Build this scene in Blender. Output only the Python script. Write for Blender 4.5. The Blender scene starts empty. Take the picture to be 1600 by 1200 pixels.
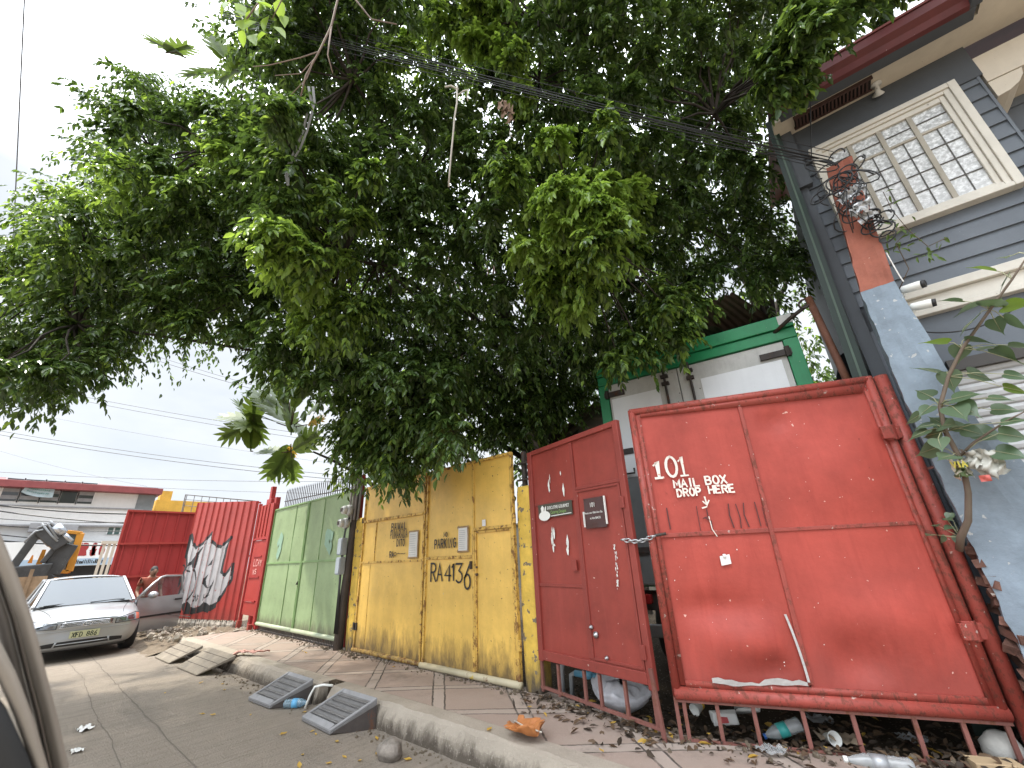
import bpy, math, random
import numpy as np
from mathutils import Vector, Matrix, Euler
R = math.radians
sc = bpy.context.scene
rnd = random.Random(11)
nr = np.random.default_rng(5)
# ---------------------------------------------------------------- camera
CF = 640.0; CH = 1.5
_up = np.array([-75., -1560., CF]); _up /= np.linalg.norm(_up)
_l = np.array([-775., 300., CF]); _x = -_l/np.linalg.norm(_l)
_x -= _up*_x.dot(_up); _x /= np.linalg.norm(_x)
_y = np.cross(_up, _x)
cam = bpy.data.cameras.new('camera'); cam.sensor_width = 36; cam.lens = CF/1600*36
cam.clip_start = .02; cam.clip_end = 2000
cam.dof.use_dof = True; cam.dof.focus_distance = 6.5; cam.dof.aperture_fstop = 4.0
co = bpy.data.objects.new('camera', cam); sc.collection.objects.link(co)
co.matrix_world = Matrix(((_x[0], -_x[1], -_x[2], 0), (_y[0], -_y[1], -_y[2], 0), (_up[0], -_up[1], -_up[2], CH), (0, 0, 0, 1)))
sc.camera = co
def ray(px, py):
    d = np.array([px-800., py-600., CF]); return np.array([d.dot(_x), d.dot(_y), d.dot(_up)])
O = np.array([0, 0, CH])
def PZ(px, py, z): d = ray(px, py); return Vector(O+d*((z-CH)/d[2]))
def PY(px, py, y): d = ray(px, py); return Vector(O+d*(y/d[1]))
def PX(px, py, x): d = ray(px, py); return Vector(O+d*(x/d[0]))
def DEP(px, py, z): return Vector(O+ray(px, py)/CF*z)
def proj(P):
    P = np.asarray(P, float)-O; c = P[..., 0:1]*_x+P[..., 1:2]*_y+P[..., 2:3]*_up
    return 800+CF*c[..., 0]/c[..., 2], 600+CF*c[..., 1]/c[..., 2], c[..., 2]
# ---------------------------------------------------------------- light
SEL = R(58); SUNH = Vector((-.80, -.60, 0)).normalized()
sdir = Vector((SUNH.x*math.cos(SEL), SUNH.y*math.cos(SEL), math.sin(SEL)))
sl = bpy.data.lights.new('sun', 'SUN'); sl.energy = 2.7; sl.angle = R(1.6); sl.color = (1, .93, .81)
so = bpy.data.objects.new('sun', sl); sc.collection.objects.link(so)
so.rotation_euler = sdir.to_track_quat('Z', 'Y').to_euler(); so.location = (-20, -20, 40)
w = bpy.data.worlds.new('World'); sc.world = w; w.use_nodes = True
nt = w.node_tree; bg = nt.nodes['Background']
sky = nt.nodes.new('ShaderNodeTexSky'); sky.sky_type = 'NISHITA'; sky.sun_disc = False
sky.sun_elevation = SEL; sky.sun_rotation = math.atan2(sdir.x, sdir.y) % (2*math.pi)
sky.air_density = 1.0; sky.dust_density = 2.0; sky.altitude = 20
tc = nt.nodes.new('ShaderNodeTexCoord'); mp = nt.nodes.new('ShaderNodeMapping'); mp.inputs['Scale'].default_value = (1, 1, 2.4)
nz = nt.nodes.new('ShaderNodeTexNoise'); nz.inputs['Scale'].default_value = 1.7; nz.inputs['Detail'].default_value = 7; nz.inputs['Roughness'].default_value = .55
mr = nt.nodes.new('ShaderNodeMapRange'); mr.inputs['From Min'].default_value = .36; mr.inputs['From Max'].default_value = .56
mr.inputs['To Min'].default_value = .68
nz2 = nt.nodes.new('ShaderNodeTexNoise'); nz2.inputs['Scale'].default_value = 4.5; nz2.inputs['Detail'].default_value = 6
cl = nt.nodes.new('ShaderNodeMix'); cl.data_type = 'RGBA'
cl.inputs[6].default_value = (6.8, 7.4, 8.2, 1); cl.inputs[7].default_value = (9.2, 9.45, 9.7, 1)
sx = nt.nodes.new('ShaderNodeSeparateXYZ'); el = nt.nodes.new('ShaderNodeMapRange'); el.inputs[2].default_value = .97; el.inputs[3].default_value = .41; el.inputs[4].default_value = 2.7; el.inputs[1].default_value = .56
ey = nt.nodes.new('ShaderNodeMapRange'); ey.inputs[1].default_value = -.2; ey.inputs[2].default_value = -.75; ey.inputs[3].default_value = 1; ey.inputs[4].default_value = 2.1  # street-side sky brightened out of view, an added fill for the gates
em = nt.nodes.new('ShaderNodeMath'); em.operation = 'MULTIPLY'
vm = nt.nodes.new('ShaderNodeVectorMath'); vm.operation = 'SCALE'
mx = nt.nodes.new('ShaderNodeMix'); mx.data_type = 'RGBA'
L = nt.links.new
L(tc.outputs['Generated'], mp.inputs['Vector']); L(mp.outputs[0], nz.inputs['Vector']); L(mp.outputs[0], nz2.inputs['Vector'])
L(nz.outputs[0], mr.inputs[0]); L(nz2.outputs[0], cl.inputs[0])
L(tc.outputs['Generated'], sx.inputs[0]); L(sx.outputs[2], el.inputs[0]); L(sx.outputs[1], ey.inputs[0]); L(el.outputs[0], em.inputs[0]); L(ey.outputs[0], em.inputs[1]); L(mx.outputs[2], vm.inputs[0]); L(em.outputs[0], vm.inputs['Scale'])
L(mr.outputs[0], mx.inputs[0]); L(sky.outputs[0], mx.inputs[6]); L(cl.outputs[2], mx.inputs[7])
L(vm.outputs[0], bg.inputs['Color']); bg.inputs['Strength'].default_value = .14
sc.view_settings.view_transform = 'Standard'; sc.view_settings.look = 'None'
sc.view_settings.exposure = 1.12; sc.view_settings.gamma = 1
try: sc.cycles.max_bounces = 8; sc.cycles.transparent_max_bounces = 6
except Exception: pass
# ---------------------------------------------------------------- materials
class NB:
    def __init__(s, name):
        s.m = bpy.data.materials.new(name); s.m.use_nodes = True; s.t = s.m.node_tree
        s.b = s.t.nodes['Principled BSDF']; s.tc = s.t.nodes.new('ShaderNodeTexCoord'); s.obj = s.tc.outputs['Object']
    def set(s, sock, v):
        if hasattr(v, 'node'): s.t.links.new(v, sock)
        elif isinstance(v, (tuple, list)) and len(v) == 3 and sock.type == 'RGBA': sock.default_value = (*v, 1)
        else: sock.default_value = v
    def map(s, scale, rot=(0, 0, 0), vec=None):
        n = s.t.nodes.new('ShaderNodeMapping'); s.set(n.inputs[0], vec or s.obj)
        n.inputs['Scale'].default_value = scale; n.inputs['Rotation'].default_value = rot; return n.outputs[0]
    def noise(s, scale, detail=4, rough=.6, vec=None, dist=0):
        n = s.t.nodes.new('ShaderNodeTexNoise'); s.set(n.inputs['Vector'], vec or s.obj)
        n.inputs['Scale'].default_value = scale; n.inputs['Detail'].default_value = detail
        n.inputs['Roughness'].default_value = rough; n.inputs['Distortion'].default_value = dist; return n.outputs[0]
    def voro(s, scale, vec=None, feat='F1', out=0):
        n = s.t.nodes.new('ShaderNodeTexVoronoi'); n.feature = feat; s.set(n.inputs['Vector'], vec or s.obj); n.inputs['Scale'].default_value = scale; return n.outputs[out]
    def ramp(s, f, lo, hi, a=0., b=1.):
        n = s.t.nodes.new('ShaderNodeMapRange'); s.set(n.inputs[0], f)
        n.inputs[1].default_value = lo; n.inputs[2].default_value = hi; n.inputs[3].default_value = a; n.inputs[4].default_value = b; return n.outputs[0]
    def mix(s, f, a, b, mode='MIX'):
        n = s.t.nodes.new('ShaderNodeMix'); n.data_type = 'RGBA'; n.blend_type = mode
        s.set(n.inputs[0], f); s.set(n.inputs[6], a); s.set(n.inputs[7], b); return n.outputs[2]
    def ma(s, op, a, b=0.):
        n = s.t.nodes.new('ShaderNodeMath'); n.operation = op; s.set(n.inputs[0], a); s.set(n.inputs[1], b); return n.outputs[0]
    def sep(s, vec=None):
        n = s.t.nodes.new('ShaderNodeSeparateXYZ'); s.set(n.inputs[0], vec or s.obj); return n.outputs
    def bump(s, h, strength=.3, dist=.01):
        n = s.t.nodes.new('ShaderNodeBump'); s.set(n.inputs['Height'], h); n.inputs['Strength'].default_value = strength; n.inputs['Distance'].default_value = dist
        s.t.links.new(n.outputs[0], s.b.inputs['Normal']); return n
    def fin(s, col, rough=.5, metal=0., spec=.5):
        s.set(s.b.inputs['Base Color'], col); s.set(s.b.inputs['Roughness'], rough); s.b.inputs['Metallic'].default_value = metal
        s.b.inputs['Specular IOR Level'].default_value = spec; return s.m
def sc3(c, k): return tuple(min(1, x*k) for x in c)
def paint(name, col, rough=.45, metal=0., var=.15, vs=2., streak=.25, stcol=None, rust=0., rustcol=(.13, .05, .022), rs=7.,
          dirt=0., dz=(0, 1), dirtcol=(.06, .045, .03), chips=0., chipcol=(.55, .55, .52), cs=26., bump=.12, bs=45., spots=0., spotcol=(.3, .33, .38), spec=.4):
    """painted or bare surface: large blotches, run-down streaks, rust, splash dirt near the foot, chips"""
    n = NB(name)
    c = n.mix(n.ramp(n.noise(vs, 8, .68), .32, .68), sc3(col, 1-var*1.25), sc3(col, 1+var))
    if streak:
        st = n.ramp(n.noise(1., 7, .75, n.map((11, 11, 1.3)), .6), .5, .8)
        c = n.mix(n.ma('MULTIPLY', st, streak), c, stcol or sc3(col, .5))
        st2 = n.ramp(n.noise(1., 4, .6, n.map((9, 9, .6), vec=None)), .56, .8)
        c = n.mix(n.ma('MULTIPLY', st2, streak*.6), c, tuple(min(1, x*1.2+.012) for x in col))
    if spots:
        c = n.mix(n.ramp(n.noise(3.3, 3, .6, n.map((1, 1, .75))), .80-spots, .83-spots), c, spotcol)
    r = rough
    if dirt:
        z = n.sep()[2]
        g = n.ramp(z, dz[0], dz[1], 1., 0.)
        d = n.ramp(n.ma('ADD', n.ma('MULTIPLY', n.noise(5., 8, .72, n.map((1.6, 1.6, .5))), .9), n.ma('MULTIPLY', g, .62)), .62, .98)
        c = n.mix(n.ma('MULTIPLY', d, dirt), c, dirtcol)
    if rust:
        k = n.ramp(n.noise(rs, 9, .75, n.map((1, 1, .6))), .70-rust, .78-rust)
        c = n.mix(n.ma('MULTIPLY', k, .85), c, rustcol); r = n.ramp(k, 0, 1, rough, .85)
    if chips:
        c = n.mix(n.ramp(n.noise(cs, 3, .5), .765-chips, .785-chips), c, chipcol)
    if bump: n.bump(n.noise(bs, 6, .65), bump, .01)
    return n.fin(c, r, metal, spec)
def plain(name, col, rough=.5, metal=0., var=.1, bump=0., bs=60., spec=.5):
    n = NB(name); c = n.mix(n.noise(9., 4), sc3(col, 1-var*1.5), sc3(col, 1+var*1.5))
    if bump: n.bump(n.noise(bs, 5), bump, .01)
    return n.fin(c, rough, metal, spec)
def glassy(name, col, rough=.08, alpha=1., trans=0.):
    n = NB(name); n.fin(col, rough, 0, .8); n.b.inputs['Alpha'].default_value = alpha
    n.b.inputs['Transmission Weight'].default_value = trans; return n.m
def leafmat(name, a, b, trans=.3, rough=.38, s=2.2):
    n = NB(name)
    geo = n.t.nodes.new('ShaderNodeNewGeometry')
    rv = n.mix(geo.outputs['Random Per Island'], a, b)
    c = n.mix(n.ramp(n.noise(s, 3), .35, .65), rv, sc3(b, .8))
    n.fin(c, rough, 0, .45)
    tr = n.t.nodes.new('ShaderNodeBsdfTranslucent'); n.set(tr.inputs['Color'], n.mix(.5, c, sc3((b[0]*1.6, b[1]*1.5, b[2]*.7), 1)))
    ms = n.t.nodes.new('ShaderNodeMixShader'); ms.inputs[0].default_value = trans
    n.t.links.new(n.b.outputs[0], ms.inputs[1]); n.t.links.new(tr.outputs[0], ms.inputs[2])
    n.t.links.new(ms.outputs[0], n.t.nodes['Material Output'].inputs[0]); return n.m
# ---------------------------------------------------------------- mesh building
class MB:
    def __init__(s): s.v = []; s.f = []; s.mi = []; s.M = None
    def add(s, vs, fs, m=0):
        k = len(s.v)
        for p in vs:
            p = Vector(p); s.v.append(s.M @ p if s.M else p)
        for f in fs: s.f.append([k+i for i in f]); s.mi.append(m)
        return s
    def box(s, x0, x1, y0, y1, z0, z1, m=0):
        return s.add([(x, y, z) for z in (z0, z1) for x, y in ((x0, y0), (x1, y0), (x1, y1), (x0, y1))],
                     [(3, 2, 1, 0), (4, 5, 6, 7), (0, 1, 5, 4), (1, 2, 6, 5), (2, 3, 7, 6), (3, 0, 4, 7)], m)
    def hexa(s, p, m=0):   # 8 corners: bottom ring 4, top ring 4
        return s.add(p, [(3, 2, 1, 0), (4, 5, 6, 7), (0, 1, 5, 4), (1, 2, 6, 5), (2, 3, 7, 6), (3, 0, 4, 7)], m)
    def bar(s, a, b, w, d, m=0, up=(0, 0, 1)):   # rectangular bar from a to b
        a = Vector(a); b = Vector(b); t = (b-a).normalized(); u = Vector(up)
        if abs(t.dot(u)) > .95: u = Vector((0, 1, 0)) if abs(t.y) < .9 else Vector((1, 0, 0))
        sx = t.cross(u).normalized()*w/2; sy = sx.cross(t).normalized()*d/2
        return s.hexa([a-sx-sy, a+sx-sy, a+sx+sy, a-sx+sy, b-sx-sy, b+sx-sy, b+sx+sy, b-sx+sy], m)
    def tube(s, pts, r, n=8, m=0, cap=True):
        pts = [Vector(p) for p in pts]; N = len(pts); rs = r if isinstance(r, (list, tuple)) else [r]*N
        t0 = (pts[1]-pts[0]).normalized(); u = Vector((0, 0, 1)) if abs(t0.z) < .9 else Vector((1, 0, 0))
        a = t0.cross(u).normalized(); vs = []; fs = []
        for i, p in enumerate(pts):
            t = (pts[min(i+1, N-1)]-pts[max(i-1, 0)]).normalized()
            a = (a-t*a.dot(t)).normalized(); b = t.cross(a)
            for k in range(n):
                th = 2*math.pi*k/n; vs.append(p+(a*math.cos(th)+b*math.sin(th))*rs[i])
        for i in range(N-1):
            for k in range(n): k2 = (k+1) % n; fs.append((i*n+k, i*n+k2, (i+1)*n+k2, (i+1)*n+k))
        if cap: fs.append(tuple(range(n-1, -1, -1))); fs.append(tuple((N-1)*n+k for k in range(n)))
        return s.add(vs, fs, m)
    def grid(s, nx, ny, fn, m=0):
        vs = [fn(i/nx, j/ny) for j in range(ny+1) for i in range(nx+1)]
        return s.add(vs, [(j*(nx+1)+i, j*(nx+1)+i+1, (j+1)*(nx+1)+i+1, (j+1)*(nx+1)+i) for j in range(ny) for i in range(nx)], m)
    def lathe(s, prof, n=16, m=0, M=None):   # prof = (r, z) pairs
        vs = [(r*math.cos(2*math.pi*k/n), r*math.sin(2*math.pi*k/n), z) for r, z in prof for k in range(n)]
        if M: vs = [M @ Vector(p) for p in vs]
        fs = [(i*n+k, i*n+(k+1) % n, (i+1)*n+(k+1) % n, (i+1)*n+k) for i in range(len(prof)-1) for k in range(n)]
        fs.append(tuple(range(n-1, -1, -1))); fs.append(tuple((len(prof)-1)*n+k for k in range(n)))
        return s.add(vs, fs, m)
    def prism(s, poly, y0, y1, m=0):   # polygon in x,z extruded along y
        n = len(poly); vs = [(x, y0, z) for x, z in poly]+[(x, y1, z) for x, z in poly]
        return s.add(vs, [tuple(range(n)), tuple(range(2*n-1, n-1, -1))]+[(i, n+i, n+(i+1) % n, (i+1) % n) for i in range(n)], m)
    def build(s, name, mats, parent=None, smooth=False, bevel=0., sub=0, solid=0., loc=None):
        me = bpy.data.meshes.new(name); me.from_pydata(s.v, [], s.f)
        if not isinstance(mats, (list, tuple)): mats = [mats]
        for x in mats: me.materials.append(x)
        me.polygons.foreach_set('material_index', s.mi)
        if smooth: me.polygons.foreach_set('use_smooth', [True]*len(s.f))
        me.update(); o = bpy.data.objects.new(name, me); sc.collection.objects.link(o)
        if parent: o.parent = parent
        if loc is not None: o.location = loc
        if solid: q = o.modifiers.new('s', 'SOLIDIFY'); q.thickness = solid; q.offset = 0
        if bevel: q = o.modifiers.new('b', 'BEVEL'); q.width = bevel; q.segments = 2; q.limit_method = 'ANGLE'; q.angle_limit = R(40)
        if sub: q = o.modifiers.new('d', 'SUBSURF'); q.levels = sub; q.render_levels = sub
        return o
def tag(o, label=None, cat=None, group=None, kind=None):
    for k, v in (('label', label), ('category', cat), ('group', group), ('kind', kind)):
        if v: o[k] = v
    return o
def thing(name, label, cat, loc=(0, 0, 0), rz=0., group=None):
    o = bpy.data.objects.new(name, None); sc.collection.objects.link(o); o.empty_display_size = .1
    o.location = loc; o.rotation_euler = (0, 0, rz); return tag(o, label, cat, group)
def structure(o): o['kind'] = 'structure'; return o
def dup(root, loc, rz=0., label=None):
    r = root.copy(); sc.collection.objects.link(r); r.location = loc; r.rotation_euler = (0, 0, rz)
    if label: r['label'] = label
    for ch in list(root.children):
        c = ch.copy(); sc.collection.objects.link(c); c.parent = r
        for g in list(ch.children):
            d = g.copy(); sc.collection.objects.link(d); d.parent = c
    return r
# smooth pseudo noise for python-side shapes
_ph = nr.uniform(0, 6.28, (12, 3)); _fr = nr.normal(0, 1, (12, 3))
def wob(x, y, z=0., f=1.):
    s = 0.
    for i in range(6): s += math.sin(f*(x*_fr[i, 0]+y*_fr[i, 1]+z*_fr[i, 2])*(1+.5*i)+_ph[i, 0])/(1+.5*i)
    return s/2.2
# ---------------------------------------------------------------- brush lettering
def arc(cx, cy, rx, ry, a0, a1, n=9): return [(cx+rx*math.cos(R(a0+(a1-a0)*i/n)), cy+ry*math.sin(R(a0+(a1-a0)*i/n))) for i in range(n+1)]
GL = {
 'A': [[(0, 0), (2, 6), (4, 0)], [(.8, 2.2), (3.2, 2.2)]], 'B': [[(0, 0), (0, 6)], [(0, 6)]+arc(2, 4.6, 1.6, 1.4, 90, -90)+[(0, 3.2)], [(0, 3.2)]+arc(2, 1.6, 2, 1.6, 90, -90)+[(0, 0)]],
 'C': [arc(2.2, 3, 2.2, 3, 50, 310)], 'D': [[(0, 0), (0, 6)], [(0, 6)]+arc(1.4, 3, 2.6, 3, 90, -90)+[(0, 0)]],
 'E': [[(3.6, 6), (0, 6), (0, 0), (3.6, 0)], [(0, 3.1), (3, 3.1)]], 'F': [[(3.6, 6), (0, 6), (0, 0)], [(0, 3.1), (3, 3.1)]],
 'G': [arc(2.2, 3, 2.2, 3, 50, 340)+[(4.2, 2.8), (2.5, 2.8)]], 'H': [[(0, 0), (0, 6)], [(4, 0), (4, 6)], [(0, 3), (4, 3)]],
 'I': [[(2, 0), (2, 6)]], 'J': [[(3.4, 6), (3.4, 1.6)]+arc(1.8, 1.6, 1.6, 1.6, 0, -170)], 'K': [[(0, 0), (0, 6)], [(3.8, 6), (0, 2.6)], [(1.2, 3.6), (4, 0)]],
 'L': [[(0, 6), (0, 0), (3.6, 0)]], 'M': [[(0, 0), (.3, 6), (2.2, 2), (4.1, 6), (4.4, 0)]], 'N': [[(0, 0), (0, 6), (4, 0), (4, 6)]],
 'O': [arc(2.1, 3, 2.1, 3, 90, 450, 16)], 'P': [[(0, 0), (0, 6)], [(0, 6)]+arc(2, 4.4, 1.9, 1.6, 90, -90)+[(0, 2.8)]],
 'R': [[(0, 0), (0, 6)], [(0, 6)]+arc(2, 4.5, 1.9, 1.5, 90, -90)+[(0, 3)], [(1.6, 3), (4, 0)]],
 'S': [arc(2, 4.5, 1.9, 1.5, 40, 270)+arc(2, 1.5, 2, 1.5, 90, -140)], 'T': [[(0, 6), (4, 6)], [(2, 6), (2, 0)]],
 'U': [[(0, 6), (0, 2)]+arc(2, 2, 2, 2, 180, 360)+[(4, 6)]], 'V': [[(0, 6), (2, 0), (4, 6)]], 'W': [[(0, 6), (1.1, 0), (2.2, 4.5), (3.3, 0), (4.4, 6)]],
 'X': [[(0, 0), (4, 6)], [(0, 6), (4, 0)]], 'Y': [[(0, 6), (2, 3), (4, 6)], [(2, 3), (2, 0)]],
 '&': [[(4.2, 0), (.8, 4.6)]+arc(1.9, 4.9, 1.1, 1.1, 180, 0)+[(.6, 2.2)]+arc(1.8, 1.5, 1.6, 1.5, 150, 300)+[(4.2, 2.8)]],
 '0': [arc(2, 3, 1.9, 3, 90, 450, 16)], '1': [[(.6, 4.7), (2, 6), (2, 0)]], '|': [[(.6, 4.7), (2, 6), (2, 0)], [(.6, 0), (3.4, 0)]],
 '3': [[(0, 6), (3.6, 6), (1.6, 3.6)]+arc(1.7, 1.8, 2, 1.8, 80, -140)], '4': [[(3, 0), (3, 6), (0, 2), (4.2, 2)]],
 '6': [[(3.6, 6.2), (.9, 3)]+arc(2, 1.5, 1.7, 1.9, 150, 510, 14)], '8': [arc(2, 4.5, 1.6, 1.5, 270, 630, 14), arc(2, 1.5, 2, 1.5, 90, 450, 14)],
 '-': [[(.8, 3), (3.2, 3)]], '.': [[(1.8, 0), (2.2, .4)]]}
_lay = [0]
def stroke(mb, pts, th, y, m=0, taper=.0):
    """flat brush stroke in the local x,z plane at depth y"""
    n = len(pts); q = [Vector((p[0], 0, p[1])) for p in pts]; _lay[0] = (_lay[0]+1) % 9; y = y-_lay[0]*.0002
    vs = []; fs = []
    for i in range(n):
        a = q[max(i-1, 0)]; b = q[min(i+1, n-1)]; t = (b-a).normalized(); nn = Vector((-t.z, 0, t.x))
        k = 1.
        if 0 < i < n-1:
            d1 = (q[i]-a).normalized(); k = 1/max(.5, abs(d1.dot(t)))
        h = th/2*k*(1+rnd.uniform(-.13, .13))
        e = t*(th*.35 if i == n-1 else (-th*.35 if i == 0 else 0))
        for s_ in (1, -1):
            p = q[i]+nn*h*s_+e; vs.append((p.x, y, p.z))
    for i in range(n-1): fs.append((2*i, 2*i+1, 2*i+3, 2*i+2))
    mb.add(vs, fs, m)
def lettering(mb, text, x0, x1, z0, z1, th, y, m=0, jit=.03, gap=.35, rise=0.):
    n = len(text); wtot = sum((.55 if c in 'I.' else 1.) for c in text)+gap*(n-1); cw = (x1-x0)/wtot; x = x0; h = z1-z0
    for c in text:
        wch = cw*(.55 if c in 'I.' else 1.)
        if c != ' ':
            dz = rnd.uniform(-jit, jit)*h+rise*(x-x0); ks = 1+rnd.uniform(-jit, jit)
            for pl in GL[c]:
                off = -2 if c in 'I.' else 0; dv = 4.3
                stroke(mb, [(x+(px+off)*cw/dv+(wch/2 if off else 0), z0+dz+pz/6*h*ks) for px, pz in pl], th, y, m)
        x += wch+cw*gap
# ================================================================ SETTING
def road_mat():
    n = NB('road_concrete'); v = n.obj
    c = n.mix(n.noise(.55, 6, .6), (.18, .15, .12), (.295, .252, .205))
    c = n.mix(n.ramp(n.noise(6, 8, .7), .45, .7, 0, .6), c, (.20, .17, .135))
    # broom lines across the lane, oil stain band, paler patches
    br = n.noise(1., 6, .7, n.map((24, 1.8, 1), rot=(0, 0, R(8))), .4)
    c = n.mix(n.ramp(br, .46, .68, 0, .65), c, (.15, .128, .10))
    c = n.mix(n.ramp(n.noise(.9, 5, .7, n.map((.35, 1.4, 1))), .56, .72, 0, .55), c, (.13, .115, .10))
    c = n.mix(n.ramp(n.noise(75, 4), .62, .72, 0, .6), c, (.42, .38, .33))
    h = n.ma('ADD', n.ma('MULTIPLY', br, .7), n.ma('MULTIPLY', n.noise(60, 6), .6))
    n.bump(h, .9, .03); return n.fin(c, .9, 0, .2)
def kerb_mat():
    n = NB('kerb_concrete'); c = n.mix(n.noise(2.2, 7, .7), (.22, .19, .155), (.40, .35, .285))
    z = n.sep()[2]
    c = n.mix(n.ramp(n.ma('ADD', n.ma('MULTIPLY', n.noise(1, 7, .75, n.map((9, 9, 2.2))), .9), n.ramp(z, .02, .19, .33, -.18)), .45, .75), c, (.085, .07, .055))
    c = n.mix(n.ramp(n.noise(50, 4), .6, .7, 0, .5), c, (.42, .38, .32))
    n.bump(n.noise(28, 8, .7), .6, .02); return n.fin(c, .92, 0, .2)
def pave_mat():
    n = NB('scored_pavement'); x, y, z = n.sep()
    c = n.mix(n.noise(.8, 6, .65), (.235, .18, .148), (.34, .265, .22))
    c = n.mix(n.ramp(n.noise(3.5, 7, .7), .5, .72, 0, .7), c, (.30, .245, .205))
    P = .95
    a = n.ma('ADD', n.ma('MULTIPLY', x, .8), n.ma('MULTIPLY', y, 1.)); b = n.ma('SUBTRACT', n.ma('MULTIPLY', x, .8), n.ma('MULTIPLY', y, 1.))
    def line(t, per, off, wd):
        f = n.ma('FRACT', n.ma('ADD', n.ma('DIVIDE', t, per), off)); return n.ma('LESS_THAN', n.ma('ABSOLUTE', n.ma('SUBTRACT', f, .5)), wd/per)
    wn = n.ma('MULTIPLY', n.ma('SUBTRACT', n.noise(7, 3), .5), .03)
    a = n.ma('ADD', a, wn); b = n.ma('ADD', b, wn)
    band = n.ma('MAXIMUM', line(a, P, .5, .075), line(b, P, .5, .075))
    c = n.mix(n.ma('MULTIPLY', band, .4), c, (.38, .335, .29))
    ln = n.ma('MAXIMUM', n.ma('MAXIMUM', line(a, P, .5+.075/P, .011), line(a, P, .5-.075/P, .011)), n.ma('MAXIMUM', line(b, P, .5+.075/P, .011), line(b, P, .5-.075/P, .011)))
    c = n.mix(n.ma('MULTIPLY', ln, n.ramp(n.noise(5, 4), .3, .55, .35, .95)), c, (.06, .05, .042))
    c = n.mix(n.ramp(n.noise(1.7, 8, .75), .55, .68, 0, .65), c, (.17, .14, .115))
    c = n.mix(n.ramp(n.noise(70, 3), .66, .72, 0, .6), c, (.40, .36, .31))
    n.bump(n.ma('SUBTRACT', n.noise(35, 7, .7), n.ma('MULTIPLY', ln, 1.2)), .5, .012); return n.fin(c, .85, 0, .25)
def dirt_mat(name='dirt', a=(.10, .078, .055), b=(.24, .195, .145)):
    n = NB(name); c = n.mix(n.noise(3, 9, .75), a, b)
    c = n.mix(n.ramp(n.voro(26), .12, .22, .7, 0), c, (.33, .29, .24)); n.bump(n.noise(30, 8, .75), .9, .03); return n.fin(c, .95, 0, .1)
M_ROAD = road_mat(); M_KERB = kerb_mat(); M_PAVE = pave_mat(); M_DIRT = dirt_mat(); M_SOIL = dirt_mat('yard_soil', (.022, .017, .012), (.085, .065, .045))
def kerb_y(x): return 2.52+(x+11.5)*.03
def zp(x): return .2-.05*min(1, max(0, (x+3.2)/3.2))
b = MB(); b.add([(-160, -160, -.012), (160, -160, -.012), (160, 160, -.012), (-160, 160, -.012)], [(0, 1, 2, 3)]); structure(b.build('ground', M_DIRT))
b = MB(); b.grid(60, 24, lambda u, v: (-60+90*u, -9+13.0*v, 0)); structure(b.build('road', M_ROAD))
# longitudinal joints and a wandering crack in the concrete, as shallow dark grooves filled with dirt
M_CRACK = plain('joint_dirt', (.12, .10, .08), .95, var=.3)
def seam(name, pts, wd):
    b = MB()
    for i in range(len(pts)-1):
        a, c = Vector(pts[i]), Vector(pts[i+1]); k = max(2, int((c-a).length/.12)); s = (c-a).cross(Vector((0, 0, 1))).normalized()
        b.grid(k, 1, lambda u, v: a+(c-a)*u+s*((v-.5)*wd*(1+.5*wob(u*9+i, 3.1))+.012*wob(u*k*.5+i*4, 1.7))+Vector((0, 0, .004)))
    o = b.build(name, M_CRACK); o['kind'] = 'structure'; return o
seam('road_joint', [(-30, 1.40, 0), (-9, 1.36, 0), (-4.8, 1.37, 0), (3, 1.42, 0)], .011)
seam('road_joint', [(-14, .98, 0), (-9.99, 1.09, 0), (-7.2, 1.0, 0), (-6.2, 1.02, 0), (-4, .9, 0)], .007)
# kerb in two runs with a drain inlet between
def kerb(x0, x1):
    b = MB(); n = int((x1-x0)/.07); vs = []; W = .17
    pr = [(-.07, -.02), (-.045, .1), (-.012, .175), (.02, 0), (W, .002)]
    for i in range(n+1):
        x = x0+(x1-x0)*i/n; y = kerb_y(x); z = zp(x)
        for k, (dy, dz) in enumerate(pr):
            j = .010*wob(x*3, k*2.1, 0, 3.)+.006*wob(x*14, k, 0, 4.)
            vs.append((x, y+dy+(j if k < 4 else 0), (dz if k < 3 else z+dz)+(j*.5 if k in (2, 3) else 0)))
        vs.append((x, y+W, -.02))
    m = len(pr)+1
    fs = [(i*m+k, (i+1)*m+k, (i+1)*m+k+1, i*m+k+1) for i in range(n) for k in range(m-1)]
    fs += [tuple(range(m-1, -1, -1)), tuple(n*m+k for k in range(m))]
    b.add(vs, fs); return b
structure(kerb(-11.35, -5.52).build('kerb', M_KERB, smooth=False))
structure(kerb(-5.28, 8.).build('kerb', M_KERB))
b = MB(); b.box(-5.515, -5.285, 2.78, 2.86, -.01, .197); structure(b.build('drain_inlet', M_SOIL))
# pavement, sagging a little to the right
b = MB()
def pv(u, v):
    x = -11.3+14.3*u; y0 = kerb_y(x)+.173; y1 = 3.86 if x < -3.1 else (3.86-.12*(x+3.1) if x < -1.7 else 3.69+(x+1.7)*.33); y1 = min(y1, 4.95)
    y = y0+(y1-y0)*v; return (x, y, zp(x)+.006*wob(x*2, y*3)-.02*max(0, v-.85)*4*(1 if x > -3 else .3))
b.grid(150, 14, pv); structure(b.build('pavement', M_PAVE, smooth=True))
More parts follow.
